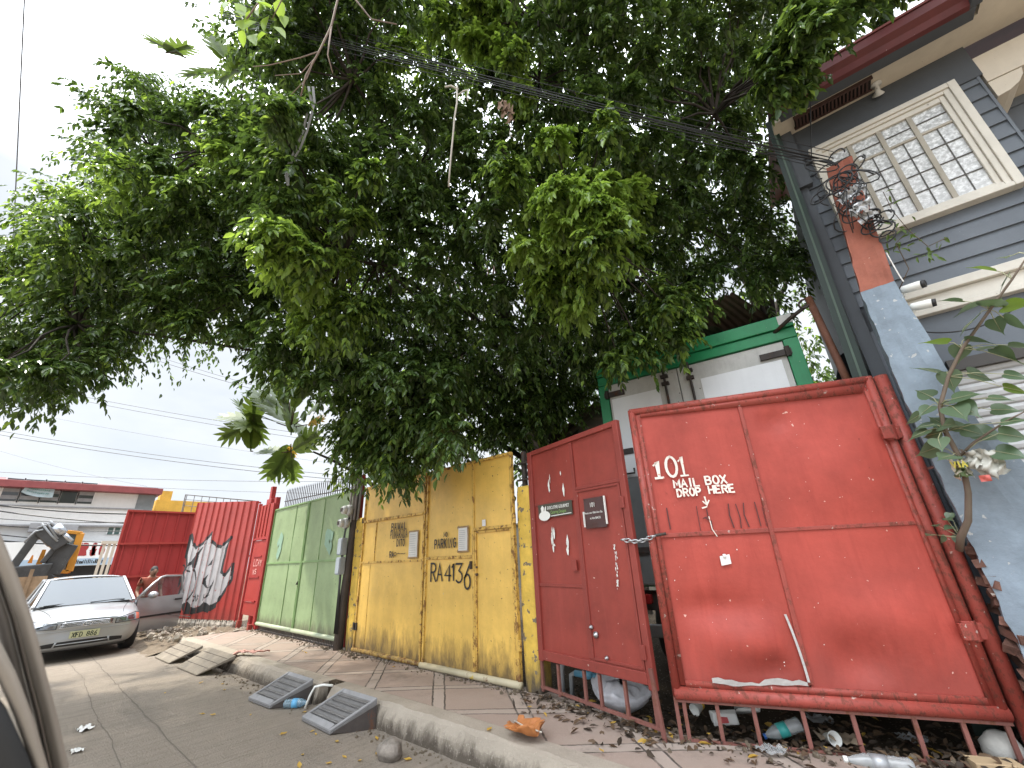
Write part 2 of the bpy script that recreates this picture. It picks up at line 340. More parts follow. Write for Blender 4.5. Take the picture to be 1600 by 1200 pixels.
# trodden earth and rubble left of the pavement
b = MB()
def ep(u, v):
    x = -17.5+6.4*u; y = 1.95+2.2*v; e = min(1, v*2.2)*min(1, (1-u)*8+.9)
    return (x, y, -.015+.215*min(1, v*1.5)**.8+.028*wob(x*4, y*4, 0, 1.6)*min(1, v*4)+.015*wob(x*11, y*11))
b.grid(90, 36, ep); structure(b.build('earth_verge', M_DIRT, smooth=True))
# yard ground behind the gates
b = MB(); b.grid(90, 60, lambda u, v: (-13.5+19*u, 3.72+12*v, .10+.02*wob((-13+19*u)*3, 12*v*3)+.03*(wob(u*60, v*40) if v > .0 else 0))); structure(b.build('yard_ground', M_SOIL, smooth=True))
# ================================================================ GATES
M_YEL = paint('yellow_gate_paint', (.70, .445, .10), .40, var=.16, vs=1.6, streak=.4, stcol=(.52, .34, .09), rust=.075, rs=16, dirt=.9, dz=(.15, .78), dirtcol=(.075, .052, .03), chips=.06, chipcol=(.16, .09, .03), spots=.12, spotcol=(.36, .38, .36), bump=.2, bs=14)
M_YELF = paint('yellow_frame_paint', (.62, .39, .085), .45, var=.15, streak=.3, rust=.2, rs=16, dirt=.8, dz=(.1, .6), chips=.12, chipcol=(.14, .07, .03))
M_YPOST = paint('yellow_post_paint', (.62, .41, .07), .7, var=.2, vs=4, streak=.25, rust=.06, rustcol=(.05, .04, .03), rs=6, dirt=1., dz=(.1, .75), dirtcol=(.07, .055, .04), chips=.14, chipcol=(.16, .13, .09), cs=14, bump=.7, bs=22)
M_GRN = paint('green_gate_paint', (.265, .355, .185), .5, var=.15, vs=2, streak=.28, stcol=(.20, .28, .14), rust=.035, rs=12, dirt=.85, dz=(.3, .62), dirtcol=(.09, .075, .05), chips=.075, chipcol=(.07, .06, .04), spots=.0, bump=.18, bs=14)
M_GRNF = paint('green_frame_paint', (.20, .32, .13), .45, streak=.3, rust=.1, rs=12, dirt=.7, dz=(.25, .5))
M_RED = paint('red_gate_paint', (.372, .063, .046), .54, var=.18, vs=1.8, streak=.6, stcol=(.26, .036, .028), rust=.055, rs=22, rustcol=(.17, .04, .03), dirt=.55, dz=(.5, .95), dirtcol=(.22, .05, .04), chips=.035, chipcol=(.6, .36, .3), bump=.35, bs=14, spec=.28, spots=.05, spotcol=(.20, .045, .035))
M_REDF = paint('red_frame_paint', (.30, .055, .04), .48, var=.16, streak=.3, rust=.19, rs=24, rustcol=(.14, .045, .03), chips=.08, chipcol=(.42, .3, .26), bump=.3, bs=60)
M_RED2 = paint('dark_red_gate_paint', (.255, .042, .030), .52, var=.2, vs=1.8, streak=.55, stcol=(.2, .03, .025), rust=.06, rs=20, rustcol=(.12, .03, .025), chips=.03, chipcol=(.5, .35, .3), bump=.22, bs=12)
M_REDF2 = paint('dark_red_frame_paint', (.23, .04, .03), .48, var=.16, streak=.3, rust=.07, rs=13, rustcol=(.1, .04, .028), chips=.04, chipcol=(.42, .3, .26), bump=.3)
M_RBAR = paint('rusty_red_bar', (.19, .075, .06), .6, var=.2, rust=.16, rs=14, bump=.3)
M_CORR = paint('corrugated_red_paint', (.36, .045, .036), .45, var=.12, vs=1.2, streak=.3, stcol=(.26, .03, .03), rust=.01, dirt=.5, dz=(.3, .8), dirtcol=(.2, .05, .04))
M_CORR2 = paint('deep_red_sheet_paint', (.34, .035, .032), .45, var=.12, vs=1.2, streak=.3)
M_BLACKP = plain('black_brush_paint', (.018, .016, .015), .6, var=.2)
M_WHITEP = paint('white_brush_paint', (.74, .68, .60), .6, var=.06, streak=.2, chips=.1, chipcol=(.6, .25, .2), cs=30, bump=0)
M_PAPER = paint('weathered_paper', (.66, .65, .62), .8, var=.06, streak=.2, stcol=(.5, .48, .44), bump=.1)
M_TAPE = plain('brown_tape', (.36, .24, .12), .5)
M_STEEL = paint('galvanised_steel', (.42, .43, .44), .38, .85, var=.15, vs=6, streak=.1, rust=.08)
M_DARKS = paint('dark_rusty_steel', (.055, .045, .04), .6, .2, var=.3, rust=.15)
M_GREYB = plain('grey_bare_metal', (.36, .37, .38), .45, .5, var=.2)

def sheet(b, u0, u1, z0, z1, y, amp=.006, seed=0., f=2.4, m=0, extra=None):
    nx = max(4, int((u1-u0)/.05)); nz = max(4, int((z1-z0)/.05))
    def fn(a, c):
        u = u0+(u1-u0)*a; z = z0+(z1-z0)*c; k = min(1, 6*min(a, 1-a))*min(1, 8*min(c, 1-c))
        return (u, y+(amp*wob(u*f+seed, z*f, seed*3)+(extra(u, z) if extra else 0))*k, z)
    return b.grid(nx, nz, fn, m)
def paper(parent, x0, x1, z0, z1, y, name='paper_notice', lab=None, tape=True, lines=True):
    b = MB(); b.grid(6, 8, lambda u, v: (x0+(x1-x0)*u, y-.004-.004*abs(wob(u*3+x0, v*4)), z0+(z1-z0)*v), 0)
    if tape:
        t = .022
        b.box(x0-t, x1+t, y-.003, y-.001, z1-.012, z1+t, 1); b.box(x0-t, x1+t, y-.003, y-.001, z0-t, z0+.012, 1); b.box(x1-.01, x1+t, y-.0035, y-.0012, z0, z1, 1)
    if lines:
        for k in range(10):
            zz = z1-.03-(z1-z0-.06)*k/9; b.add([(x0+.02, y-.0105, zz), (x1-.03-.04*rnd.random(), y-.0105, zz), (x1-.03, y-.0105, zz-.005), (x0+.02, y-.0105, zz-.005)], [(0, 1, 2, 3)], 2)
    o = b.build(name, [M_PAPER, M_TAPE, M_GREYB], parent, True)
    if lab: o['label'] = lab
    return o
GY = 3.72
# ---- yellow gate, left leaf
yl = thing('gate_leaf', 'left leaf of the yellow steel gate, reading BAWAL PUMARADA DITO beside a white paper', 'gate', (-6.72, GY, 0), 0, 'yellow gate leaves')
W = 1.70
b = MB(); sheet(b, .01, W-.01, .25, 1.45, 0, .008, 1.); b.build('lower_panel', M_YEL, yl, True)
b = MB(); sheet(b, .01, W-.01, 1.445, 2.08, .004, .006, 2.); b.build('middle_panel', M_YEL, yl, True)
b = MB(); sheet(b, .01, W-.01, 2.07, 2.64, 0, .007, 3.); b.build('upper_panel', M_YEL, yl, True)
b = MB(); b.box(0, .035, -.02, .03, .25, 2.65); b.box(W-.035, W, -.02, .03, .25, 2.65); b.box(.036, W-.036, -.018, .03, 2.612, 2.648); b.build('frame', M_YELF, yl, bevel=.004)
b = MB(); b.box(.036, W-.036, -.03, .0, 2.055, 2.095); b.box(.036, W-.036, -.014, .0, 1.435, 1.463); b.box(.40, .412, -.010, 0, 1.465, 2.05); b.box(.30, .306, -.004, 0, .3, 1.43); b.build('rail', M_YELF, yl, bevel=.004)
b = MB(); b.tube([(-.01, -.005, .245), (W+.02, -.005, .245)], .03, 10); b.build('bottom_pipe', M_YELF, yl, True)
b = MB(); b.lathe([(.02, -.035), (.02, .035)], 8, M=Matrix.Translation((-.02, -.01, .55))); b.box(-.05, .06, -.02, .0, .5, .6); b.build('hinge', M_DARKS, yl); b = MB(); b.lathe([(.02, -.04), (.02, .04)], 8, M=Matrix.Translation((-.02, -.01, 2.1))); b.build('hinge', M_DARKS, yl)
b = MB(); b.tube([(W-.01+.028*math.cos(t), -.02, 1.335+.028*math.sin(t)) for t in [i*math.pi/6 for i in range(13)]], .006, 6); b.build('ring', M_YELF, yl, True)
b = MB()
lettering(b, 'BAWAL', .86, 1.26, 1.885, 1.985, .017, -.016, gap=.55); b.build('painted_word', M_BLACKP, yl); b = MB(); lettering(b, 'PUMARADA', .845, 1.29, 1.77, 1.872, .0135, -.016, gap=.5); b.build('painted_word', M_BLACKP, yl); b = MB(); lettering(b, 'DITO', 1.03, 1.23, 1.655, 1.745, .015, -.016); b.build('painted_word', M_BLACKP, yl); b = MB()
lettering(b, 'RA', .855, .965, 1.505, 1.583, .017, -.016)
stroke(b, [(1.0+.035*math.cos(t), 1.548+.022*math.sin(t)) for t in [i*.55 for i in range(12)]], .009, -.016); stroke(b, [(1.06, 1.55), (1.09, 1.56), (1.12, 1.548)], .009, -.016); stroke(b, [(1.14, 1.55), (1.2, 1.55)], .009, -.016); stroke(b, [(1.21, 1.545), (1.26, 1.555)], .009, -.016)
b.build('painted_lettering', M_BLACKP, yl)
paper(yl, 1.345, 1.545, 1.50, 1.83, -.012)
# ---- yellow gate, right leaf with wicket door
yr = thing('gate_leaf', 'right leaf of the yellow steel gate, reading NO PARKING and RA4136, with wicket door', 'gate', (-4.99, GY, 0), 0, 'yellow gate leaves')
W = 1.66; D = .97
b = MB(); sheet(b, .01, D+.01, .25, 1.47, 0, .008, 4.); b.build('lower_panel', M_YEL, yr, True)
b = MB(); sheet(b, .01, D+.01, 1.465, 2.63, .003, .007, 5.); b.build('upper_panel', M_YEL, yr, True)
b = MB(); sheet(b, D-.01, W-.01, 1.77, 2.63, .002, .009, 6., 4.); b.build('transom_panel', M_YEL, yr, True)
b = MB(); b.box(0, .035, -.02, .03, .25, 2.645); b.box(W-.035, W, -.02, .03, .25, 2.645); b.box(.036, W-.036, -.018, .03, 2.61, 2.646); b.build('frame', M_YELF, yr, bevel=.004)
b = MB(); b.box(.036, D-.02, -.02, .0, 1.452, 1.488); b.box(D-.018, D+.018, -.014, .0, .28, 2.608); b.box(D+.02, W-.036, -.022, .0, 1.765, 1.80); b.build('rail', M_YELF, yr, bevel=.004)
dr = MB(); sheet(dr, D-.01, W-.01, .25, 1.79, .012, .006, 7.); d = dr.build('wicket_door', M_YEL, yr, True)
b = MB(); b.box(D+.02, D+.045, -.008, .011, .285, 1.755); b.box(W-.065, W-.04, -.008, .011, .285, 1.755); b.box(D+.046, W-.066, -.008, .011, 1.735, 1.757); b.build('door_frame', M_YELF, d, bevel=.003)
b = MB(); b.lathe([(.012, 0), (.014, .012), (.004, .014)], 8, M=Matrix.Translation((D+.06, -.006, 1.35)) @ Matrix.Rotation(R(90), 4, 'X')); b.build('lock', M_DARKS, d); b = MB(); b.lathe([(.015, 0), (.017, .02), (.006, .022)], 8, M=Matrix.Translation((D+.065, -.006, 1.27)) @ Matrix.Rotation(R(90), 4, 'X')); b.build('lock', M_DARKS, d); b = MB(); b.box(D-.03, D-.012, -.05, -.015, 1.33, 1.42); b.build('latch', M_DARKS, d)
b = MB(); b.tube([(-.02, -.012, .238), (W+.01, -.012, .246)], .035, 10); b.build('bottom_pipe', paint('worn_grey_yellow_pipe', (.42, .37, .25), .5, rust=.1, spots=.1, spotcol=(.5, .36, .07)), yr, True)
for zz in (1.86, .6):
    b = MB(); b.lathe([(.022, -.05), (.022, .05)], 8, M=Matrix.Translation((W+.012, -.015, zz))); b.build('hinge', M_YELF, yr)
b = MB()
lettering(b, 'NO', .40, .475, 1.728, 1.78, .012, -.016); b.build('painted_word', M_BLACKP, yr); b = MB(); lettering(b, 'PARKING', .21, .645, 1.59, 1.70, .017, -.016, gap=.45); b.build('painted_word', M_BLACKP, yr); b = MB()
for ch, x0, x1, z0, z1 in (('R', .145, .255, 1.195, 1.405), ('A', .275, .39, 1.20, 1.395), ('4', .435, .56, 1.20, 1.375), ('1', .56, .66, 1.205, 1.39), ('3', .655, .79, 1.185, 1.40), ('6', .80, .935, 1.13, 1.385)):
    lettering(b, ch, x0, x1, z0, z1, .023, -.016)
b.build('painted_lettering', M_BLACKP, yr)
paper(yr, .70, .87, 1.545, 1.815, -.014)
b = MB(); b.box(1.14, 1.20, -.016, -.012, 1.81, 1.885); b.build('sticker', M_PAPER, yr)
# ---- yellow posts
for (xa, xb, top, lab) in ((-7.05, -6.79, 2.16, 'chipped yellow post left of the yellow gate, next to the electric meters'), (-3.31, -3.09, 2.21, 'chipped yellow post between the yellow gate and the dark red leaf')):
    t = thing('gate_post', lab, 'post', ((xa+xb)/2, 3.84, 0), 0, 'yellow gate posts'); h = (xb-xa)/2
    b = MB()
    for s_ in (0,):
        n = 26
        b.grid(1, 1, lambda u, v: (0, 0, 0)) if False else None
        vs = []; nn = 16
        for i in range(n+1):
            z = .12+(top-.12)*i/n; k = 1 if i < n else .93
            for j in range(nn):
                a = 2*math.pi*(j+.5)/nn; ca, sa = math.cos(a), math.sin(a); e = .42
                px = math.copysign(abs(ca)**e, ca)*h; py = math.copysign(abs(sa)**e, sa)*.11
                q = 1+.03*wob(px*20, z*5, py*20, 1.)+.02*wob(z*13, px*31); vs.append((px*k*q, py*k*q, z))
        b.add(vs, [(i*nn+j, i*nn+(j+1) % nn, (i+1)*nn+(j+1) % nn, (i+1)*nn+j) for i in range(n) for j in range(nn)]+[tuple(n*nn+j for j in range(nn))])
    b.build('shaft', M_YPOST, t, True)
    if xa > -4:
        b = MB(); b.tube([(-.06, .03, top-.01), (-.06, .03, 2.65)], .035, 8); b.tube([(.03, .03, top-.01), (.03, .03, 2.62)], .03, 8); b.bar((-.13, -.02, 2.5), (.1, -.02, 2.5), .03, .02); b.bar((-.13, -.02, 2.3), (.1, -.02, 2.3), .03, .02); b.build('reinforcing_bar', M_DARKS, t)
# ---- green gate, two leaves
def green_leaf(x, lab, vx, seed, lat):
    g = thing('gate_leaf', lab, 'gate', (x, GY, 0), 0, 'green gate leaves'); W = 1.83
    b = MB(); sheet(b, .01, W-.01, .33, 1.505, 0, .008, seed); b.build('lower_panel', M_GRN, g, True)
    b = MB(); sheet(b, .01, W-.01, 1.50, 2.66, .003, .008, seed+1); b.build('upper_panel', M_GRN, g, True)
    b = MB(); b.box(0, .03, -.02, .02, .33, 2.67); b.box(W-.03, W, -.02, .02, .33, 2.67); b.box(.031, W-.031, -.02, .02, 2.64, 2.672); b.build('frame', M_GRNF, g, bevel=.004)
    b = MB(); b.box(.031, W-.031, -.016, 0, 1.488, 1.522); b.box(vx, vx+.012, -.011, 0, .38, 1.48); b.box(vx, vx+.012, -.011, 0, 1.53, 2.63); b.build('rail', M_GRNF, g, bevel=.003)
    b = MB(); b.tube([(-.02, -.01, .335), (W, -.01, .335)], .035, 10); b.build('bottom_pipe', paint('pale_green_pipe', (.38, .43, .30), .5, rust=.06), g, True)
    b = MB()
    for i in range(30): b.bar((.05+W*.94*i/29, .015, .2), (.05+W*.94*i/29, .015, .32), .012, .01)
    b.bar((.02, .015, .215), (W-.02, .015, .215), .015, .02); b.build('foot_grille', M_DARKS, g)
    b = MB()
    for k in range(5):
        cx = .4+.3*rnd.random()+(0 if lat else .5); cz = 1.7+.35*rnd.random()
        b.add([(cx+(.05+.05*rnd.random())*math.cos(q)*(1+.4*rnd.random()), -.0125-.0003*k, cz+(.06+.09*rnd.random())*math.sin(q)) for q in [i*.7 for i in range(9)]], [tuple(range(9))])
    b.build('faded_graffiti', plain('faded_blue_spray', (.24, .38, .28), .6, var=.12), g)
    if lat:
        b = MB(); b.bar((W-.02, -.04, 1.1), (W+.04, -.04, 1.16), .012, .012); b.lathe([(.016, -.02), (.016, .02)], 8, M=Matrix.Translation((W, -.035, 1.12))); b.build('latch', M_DARKS, g)
green_leaf(-10.83, 'left leaf of the pale green steel gate, beside the narrow red door', 1.22, 11., True)
green_leaf(-8.98, 'right leaf of the pale green steel gate, beside the pole with electric meters', .70, 14., False)
# ---- dark red leaf with wicket door (stands ajar)
sg = thing('gate_leaf', 'narrow dark red gate leaf with a wicket door, a caterer sign and a brown notice', 'gate', (-3.08, 3.74, 0), R(-10), 'red gate leaves')
b = MB(); sheet(b, .04, .70, .55, 1.17, 0, .006, 21.); sheet(b, .04, .70, 1.172, 1.97, .002, .006, 22.); sheet(b, .04, .71, 1.972, 2.56, 0, .006, 23.); b.build('side_panel', M_RED2, sg, True)
b = MB(); sheet(b, .70, 1.30, 2.06, 2.59, .004, .006, 24.); b.build('transom_panel', M_RED2, sg, True)
b = MB(); b.hexa([(0, -.025, .49), (.07, -.025, .49), (.07, .025, .49), (0, .025, .49), (0, -.025, 2.58), (.07, -.025, 2.58), (.07, .025, 2.58), (0, .025, 2.58)])
b.box(1.285, 1.35, -.025, .025, .47, 2.63); b.hexa([(.071, -.024, 2.535), (1.284, -.024, 2.575), (1.284, .024, 2.575), (.071, .024, 2.535), (.071, -.024, 2.585), (1.284, -.024, 2.63), (1.284, .024, 2.63), (.071, .024, 2.585)])
b.box(.071, 1.284, -.024, .024, .50, .585); b.build('frame', M_REDF2, sg, bevel=.006)
b = MB(); b.box(.685, .725, -.016, .0, .60, 2.55); b.box(.071, .684, -.012, .0, 1.158, 1.185); b.box(.071, .684, -.010, .0, 1.955, 1.985); b.box(.726, 1.284, -.02, .0, 2.052, 2.08); b.build('rail', M_REDF2, sg, bevel=.003)
b = MB(); sheet(b, .71, 1.29, .57, 2.06, -.012, .006, 25.); d = b.build('wicket_door', M_RED2, sg, True)
b = MB(); b.box(.73, .75, -.024, -.004, .6, 2.045); b.box(1.255, 1.278, -.024, -.004, .6, 2.045); b.box(.751, 1.254, -.024, -.004, .595, .615); b.box(.751, 1.254, -.024, -.004, 2.025, 2.047); b.build('door_frame', M_REDF2, d, bevel=.003)
b = MB()
for zz, xx, rr in ((.845, .755, .018), (.79, .80, .026), (.63, .90, .016)):
    b = MB(); b.lathe([(rr, 0), (rr*1.05, .012), (rr*.5, .02), (rr*.4, .03)], 10, M=Matrix.Translation((xx, -.018, zz)) @ Matrix.Rotation(R(90), 4, 'X')); b.build('lock', M_STEEL, d, True)
for zz in (1.87, .72):
    b = MB(); b.box(1.265, 1.315, -.04, -.027, zz-.05, zz+.05); b.build('hinge', M_REDF2, d, bevel=.003)
for i, xx in enumerate((0.02, .255, .59, .77, 1.04, 1.31)):
    b = MB(); b.bar((xx, 0, .235), (xx, 0, .49), .028, .022); b.build('foot_bar', M_RBAR, sg)
b = MB(); b.bar((0, -.001, .27), (1.34, -.001, .235), .03, .02); b.build('foot_rail', M_RBAR, sg)
b = MB(); b.bar((1.38, -.04, .16), (1.335, -.03, .62), .03, .02); b.build('brace', M_RBAR, sg)
b = MB(); b.box(.585, .65, -.03, -.014, 1.31, 1.40); b.build('plate', M_REDF2, sg)
def text(body, size, loc, mat, parent, name='lettering', sx=1., depth=.0008):
    c = bpy.data.curves.new(name, 'FONT'); c.body = body; c.size = size; c.extrude = depth; o = bpy.data.objects.new(name, c); sc.collection.objects.link(o)
    dg = bpy.context.evaluated_depsgraph_get(); me = bpy.data.meshes.new_from_object(o.evaluated_get(dg)); bpy.data.objects.remove(o); bpy.data.curves.remove(c)
    m = bpy.data.objects.new(name, me); sc.collection.objects.link(m); me.materials.clear(); me.materials.append(mat); m.parent = parent
    m.rotation_euler = (R(90), 0, 0); m.location = loc; m.scale = (sx, 1, 1); return m
M_SIGNB = plain('dark_olive_sign', (.055, .05, .035), .5); M_SIGNW = plain('sign_white', (.72, .72, .68), .5, var=.04); M_SIGNG = plain('sign_green', (.20, .34, .10), .5)
b = MB(); b.box(.14, .655, -.019, -.013, 1.825, 1.965); s_ = b.build('caterer_sign', M_SIGNB, sg)
b = MB(); b.add([(.235+.09*math.cos(a), -.0196, 1.845+.05*math.sin(a)) for a in [i*math.pi/12 for i in range(24)]], [tuple(range(24))])
b.prism([(.19, 1.89), (.225, 1.885), (.235, 1.93), (.21, 1.955), (.185, 1.93)], -.0215, -.0196); b.prism([(.235, 1.885), (.262, 1.885), (.268, 1.945), (.25, 1.93)], -.0215, -.0196); b.prism([(.34, 1.838), (.64, 1.845), (.64, 1.838), (.34, 1.831)], -.0205, -.0196); b.build('emblem', M_SIGNW, s_)
text('EXECUTIVE GOURMET', .047, (.285, -.0196, 1.905), M_SIGNW, s_, sx=.70); text('Catering Designs', .047, (.335, -.0196, 1.857), M_SIGNG, s_, sx=.72)
b = MB(); b.grid(8, 8, lambda u, v: (.825+.265*u+.01*v, -.030-.007*abs(wob(u*4, v*5)), 1.675+.275*v)); s_ = b.build('brown_notice', paint('glossy_maroon_plastic', (.055, .018, .016), .25, var=.2, streak=.3, bump=.35, bs=9), sg, True)
b = MB(); b.box(.818, .827, -.046, -.03, 1.69, 1.83); b.build('tape', M_SIGNW, s_); b = MB(); b.box(1.092, 1.103, -.046, -.03, 1.70, 1.95); b.build('tape', M_SIGNW, s_)
text('101', .060, (.91, -.0415, 1.865), M_SIGNW, s_, sx=.8); text('Please use 10th Ave Ga', .026, (.832, -.0415, 1.805), M_SIGNW, s_, sx=.92); text('at the BACK', .028, (.90, -.0415, 1.755), M_SIGNW, s_, sx=.92)
b = MB()   # torn sticker remains and drips
for k in range(16):
    u = .27+.3*rnd.random(); z = 1.45+.33*rnd.random() if k < 11 else 2.08+.2*rnd.random(); l = .01+.06*rnd.random()**2; wd = .006+.012*rnd.random()
    u = .33+rnd.choice((0, .19))+rnd.uniform(-.03, .03)
    b.add([(u-wd, -.0125, z), (u+wd*.3, -.0125, z+l), (u+wd, -.0125, z-.01), (u+wd*.4, -.0125, z-l*1.3), (u-wd*.4, -.0125, z-l)], [(0, 1, 2, 3, 4)])
for k in range(60):
    z = 1.16+.36*rnd.random(); u = 1.115+.02*wob(z*9, 1.)+.022*rnd.random(); q = .002+.006*rnd.random()**2; b.add([(u-q, -.0255, z), (u, -.0255, z-q*2.2), (u+q*.8, -.0255, z+q*.4), (u+.2*q, -.0255, z+q*2)], [(0, 1, 2, 3)])
b.build('paint_scrape', M_SIGNW, sg)['kind'] = 'stuff'
# ---- big red leaf (swung out towards the kerb)
az = R(27); hx, hy = .14, 4.46; Lg = 2.0
bgp = thing('gate_leaf', 'wide dented red gate leaf painted 101 MAIL BOX DROP HERE in white', 'gate', (hx-Lg*math.cos(az), hy-Lg*math.sin(az), 0), az, 'red gate leaves')
def dent(cx, cz, rx, rz, d): return lambda u, z: d*math.exp(-((u-cx)/rx)**2-((z-cz)/rz)**2)
d1 = dent(.60, .80, .26, .15, -.075); d2 = dent(.38, 1.02, .32, .10, .045); d3 = dent(.72, .62, .10, .07, .05)
b = MB(); sheet(b, .05, .925, .53, 1.57, 0, .008, 31., extra=lambda u, z: d1(u, z)+d2(u, z)+d3(u, z)); b.build('lower_panel', M_RED, bgp, True)
d4 = dent(1.28, .68, .16, .15, .06); d5 = dent(1.55, .95, .3, .22, -.05)
b = MB(); sheet(b, .93, 1.94, .46, 1.57, 0, .009, 33., extra=lambda u, z: d4(u, z)+d5(u, z)); b.build('lower_panel', M_RED, bgp, True)
b = MB(); sheet(b, .05, .95, 1.572, 2.66, 0, .008, 35.); b.build('upper_panel', M_RED, bgp, True)
d6 = dent(1.2, 2.45, .12, .10, .04); d7 = dent(1.5, 2.0, .3, .3, -.035)
b = MB(); sheet(b, .955, 1.94, 1.572, 2.67, 0, .008, 37., extra=lambda u, z: d6(u, z)+d7(u, z)); b.build('upper_panel', M_RED, bgp, True)
b = MB(); b.tube([(.02, 0, .45), (.02, 0, 2.70)], .034, 10); b.tube([(0, 0, 2.68), (2.0, 0, 2.72)], .034, 10); b.tube([(1.975, 0, .40), (1.975, 0, 2.74)], .036, 10); b.tube([(0, 0, .47), (2., 0, .41)], .045, 12)
b.box(.052, .09, -.018, .015, .52, 2.645); b.hexa([(.091, -.018, 2.62), (1.9, -.018, 2.61), (1.9, .015, 2.61), (.091, .015, 2.62), (.091, -.018, 2.65), (1.94, -.018, 2.69), (1.94, .015, 2.69), (.091, .015, 2.65)]); b.box(1.915, 1.945, -.018, .015, .44, 2.62); b.hexa([(.091, -.018, .51), (1.914, -.018, .45), (1.914, .015, .45), (.091, .015, .51), (.091, -.018, .55), (1.914, -.018, .495), (1.914, .015, .495), (.091, .015, .55)])
b.build('frame', M_REDF, bgp, True)
for o_ in (bgp.children[-1],): 
    q = o_.modifiers.new('e', 'EDGE_SPLIT'); q.split_angle = R(40)
b = MB(); b.hexa([(.91, -.014, .54), (.945, -.014, .54), (.945, 0, .54), (.91, 0, .54), (.935, -.014, 2.63), (.965, -.014, 2.63), (.965, 0, 2.63), (.935, 0, 2.63)]); b.box(.091, .92, -.016, 0, 1.555, 1.588); b.box(.955, 1.914, -.010, 0, 1.555, 1.583); b.build('rail', M_REDF, bgp, bevel=.003)
b = MB(); b.grid(14, 1, lambda u, v: (.28+.62*u, -.022-.022*abs(wob(u*8, 1.)), .535+.028*v*(1+.6*wob(u*9, 2.))+.012*wob(u*6, 3.)))
b.grid(1, 12, lambda u, v: (.895+.016*u-.035*v*v+.01, -.02-.012*(1-v), .56+.42*v)); b.build('torn_sheet_edge', plain('bare_sheet_metal', (.50, .49, .48), .4, .6, var=.25, bump=.3), bgp, True)
b = MB()
lettering(b, '|', .12, .22, 2.05, 2.195, .020, -.014, jit=.01); lettering(b, '0', .235, .335, 2.05, 2.225, .021, -.014, jit=.01); lettering(b, '|', .335, .425, 2.05, 2.215, .015, -.014, jit=.01)
b.build('white_number', M_WHITEP, bgp); b = MB()
for wd_, x0, x1, z0, z1 in (('MAIL', .275, .485, 1.957, 2.02), ('BOX', .535, .70, 1.962, 2.028), ('DROP', .29, .48, 1.88, 1.94), ('HERE', .545, .745, 1.885, 1.945)):
    b = MB(); lettering(b, wd_, x0, x1, z0, z1, .0145, -.014); b.build('white_word', M_WHITEP, bgp)
b = MB()
stroke(b, [(.50, 1.86), (.505, 1.80)], .012, -.014); stroke(b, [(.48, 1.825), (.505, 1.795), (.528, 1.83)], .011, -.014); stroke(b, [(.465, 1.772), (.50, 1.780)], .012, -.014); stroke(b, [(.50, 1.70), (.505, 1.60), (.53, 1.545)], .007, -.018)
b.build('white_arrow', M_WHITEP, bgp)
M_OLDR = plain('dark_red_old_paint', (.09, .018, .016), .6)
for pl, th in (([(.18, 1.79), (.18, 1.62)], .010), ([(.42, 1.79), (.415, 1.595)], .006), ([(.495, 1.76), (.495, 1.70), (.455, 1.69)], .010), ([(.47, 1.695), (.51, 1.665), (.505, 1.595)], .012), ([(.67, 1.79), (.66, 1.70), (.672, 1.605)], .010), ([(.725, 1.785), (.735, 1.68), (.725, 1.6)], .009), ([(.785, 1.79), (.77, 1.70), (.785, 1.605)], .010), ([(.87, 1.79), (.872, 1.605)], .008), ([(.915, 1.75), (.915, 1.6)], .005)):
    b = MB(); stroke(b, pl, th, -.013); b.build('faded_stroke', M_OLDR, bgp)
b = MB()
for _ in range(46):
    u = rnd.uniform(.1, 1.9); z = rnd.uniform(.5, 2.6); r_ = .0015+.0035*rnd.random()**2
    if .9 < u < .97: continue
    b.add([(u-r_, -.05 if 0 else -.013, z), (u, -.013, z-r_*1.4), (u+r_, -.013, z), (u, -.013, z+r_)], [(0, 1, 2, 3)])
b.build('paint_chip', M_SIGNW, bgp)['kind'] = 'stuff'
b = MB(); b.grid(4, 4, lambda u, v: (.515+.075*u, -.022-.004*abs(wob(u*5, v*5)), 1.325+.07*v+.012*u)); b.box(.54, .56, -.03, -.02, 1.38, 1.41); b.build('small_note', M_SIGNW, bgp, True)
for xx, zb, zt in ((.0, .17, .46), (.055, .18, .46), (.28, .17, .45), (.52, .165, .44), (.83, .155, .43), (1.13, .15, .42), (1.48, .13, .41), (1.74, .13, .39), (1.97, .12, .38)):
    b = MB(); b.bar((xx, 0, zb-.05), (xx, 0, zt), .026, .018); b.build('foot_bar', M_RBAR, bgp)
b = MB(); b.bar((-.01, -.001, .185), (2.0, -.001, .13), .03, .016); b.bar((-.01, 0, .425), (2., 0, .36), .03, .02); b.build('foot_rail', M_RBAR, bgp)
for zz in (2.25, .87):
    b = MB(); b.lathe([(.05, -.06), (.05, .06)], 10, M=Matrix.Translation((1.975, 0, zz))); b.box(1.98, 2.09, -.03, .02, zz-.05, zz+.05); b.box(1.90, 1.975, -.06, -.03, zz-.05, zz+.05); b.build('hinge', M_REDF, bgp, bevel=.004)
t = thing('hinge_post', 'tall round red steel post that the wide red gate leaf hangs from', 'post', (.205, 4.50, 0))
b = MB(); b.tube([(0, 0, .05), (0, 0, 2.74)], .048, 14); b.build('shaft', M_REDF, t, True)
b = MB(); b.bar((.04, 0, 1.95), (.16, .03, 1.97), .02, .02); b.build('wall_tie', M_RBAR, t)
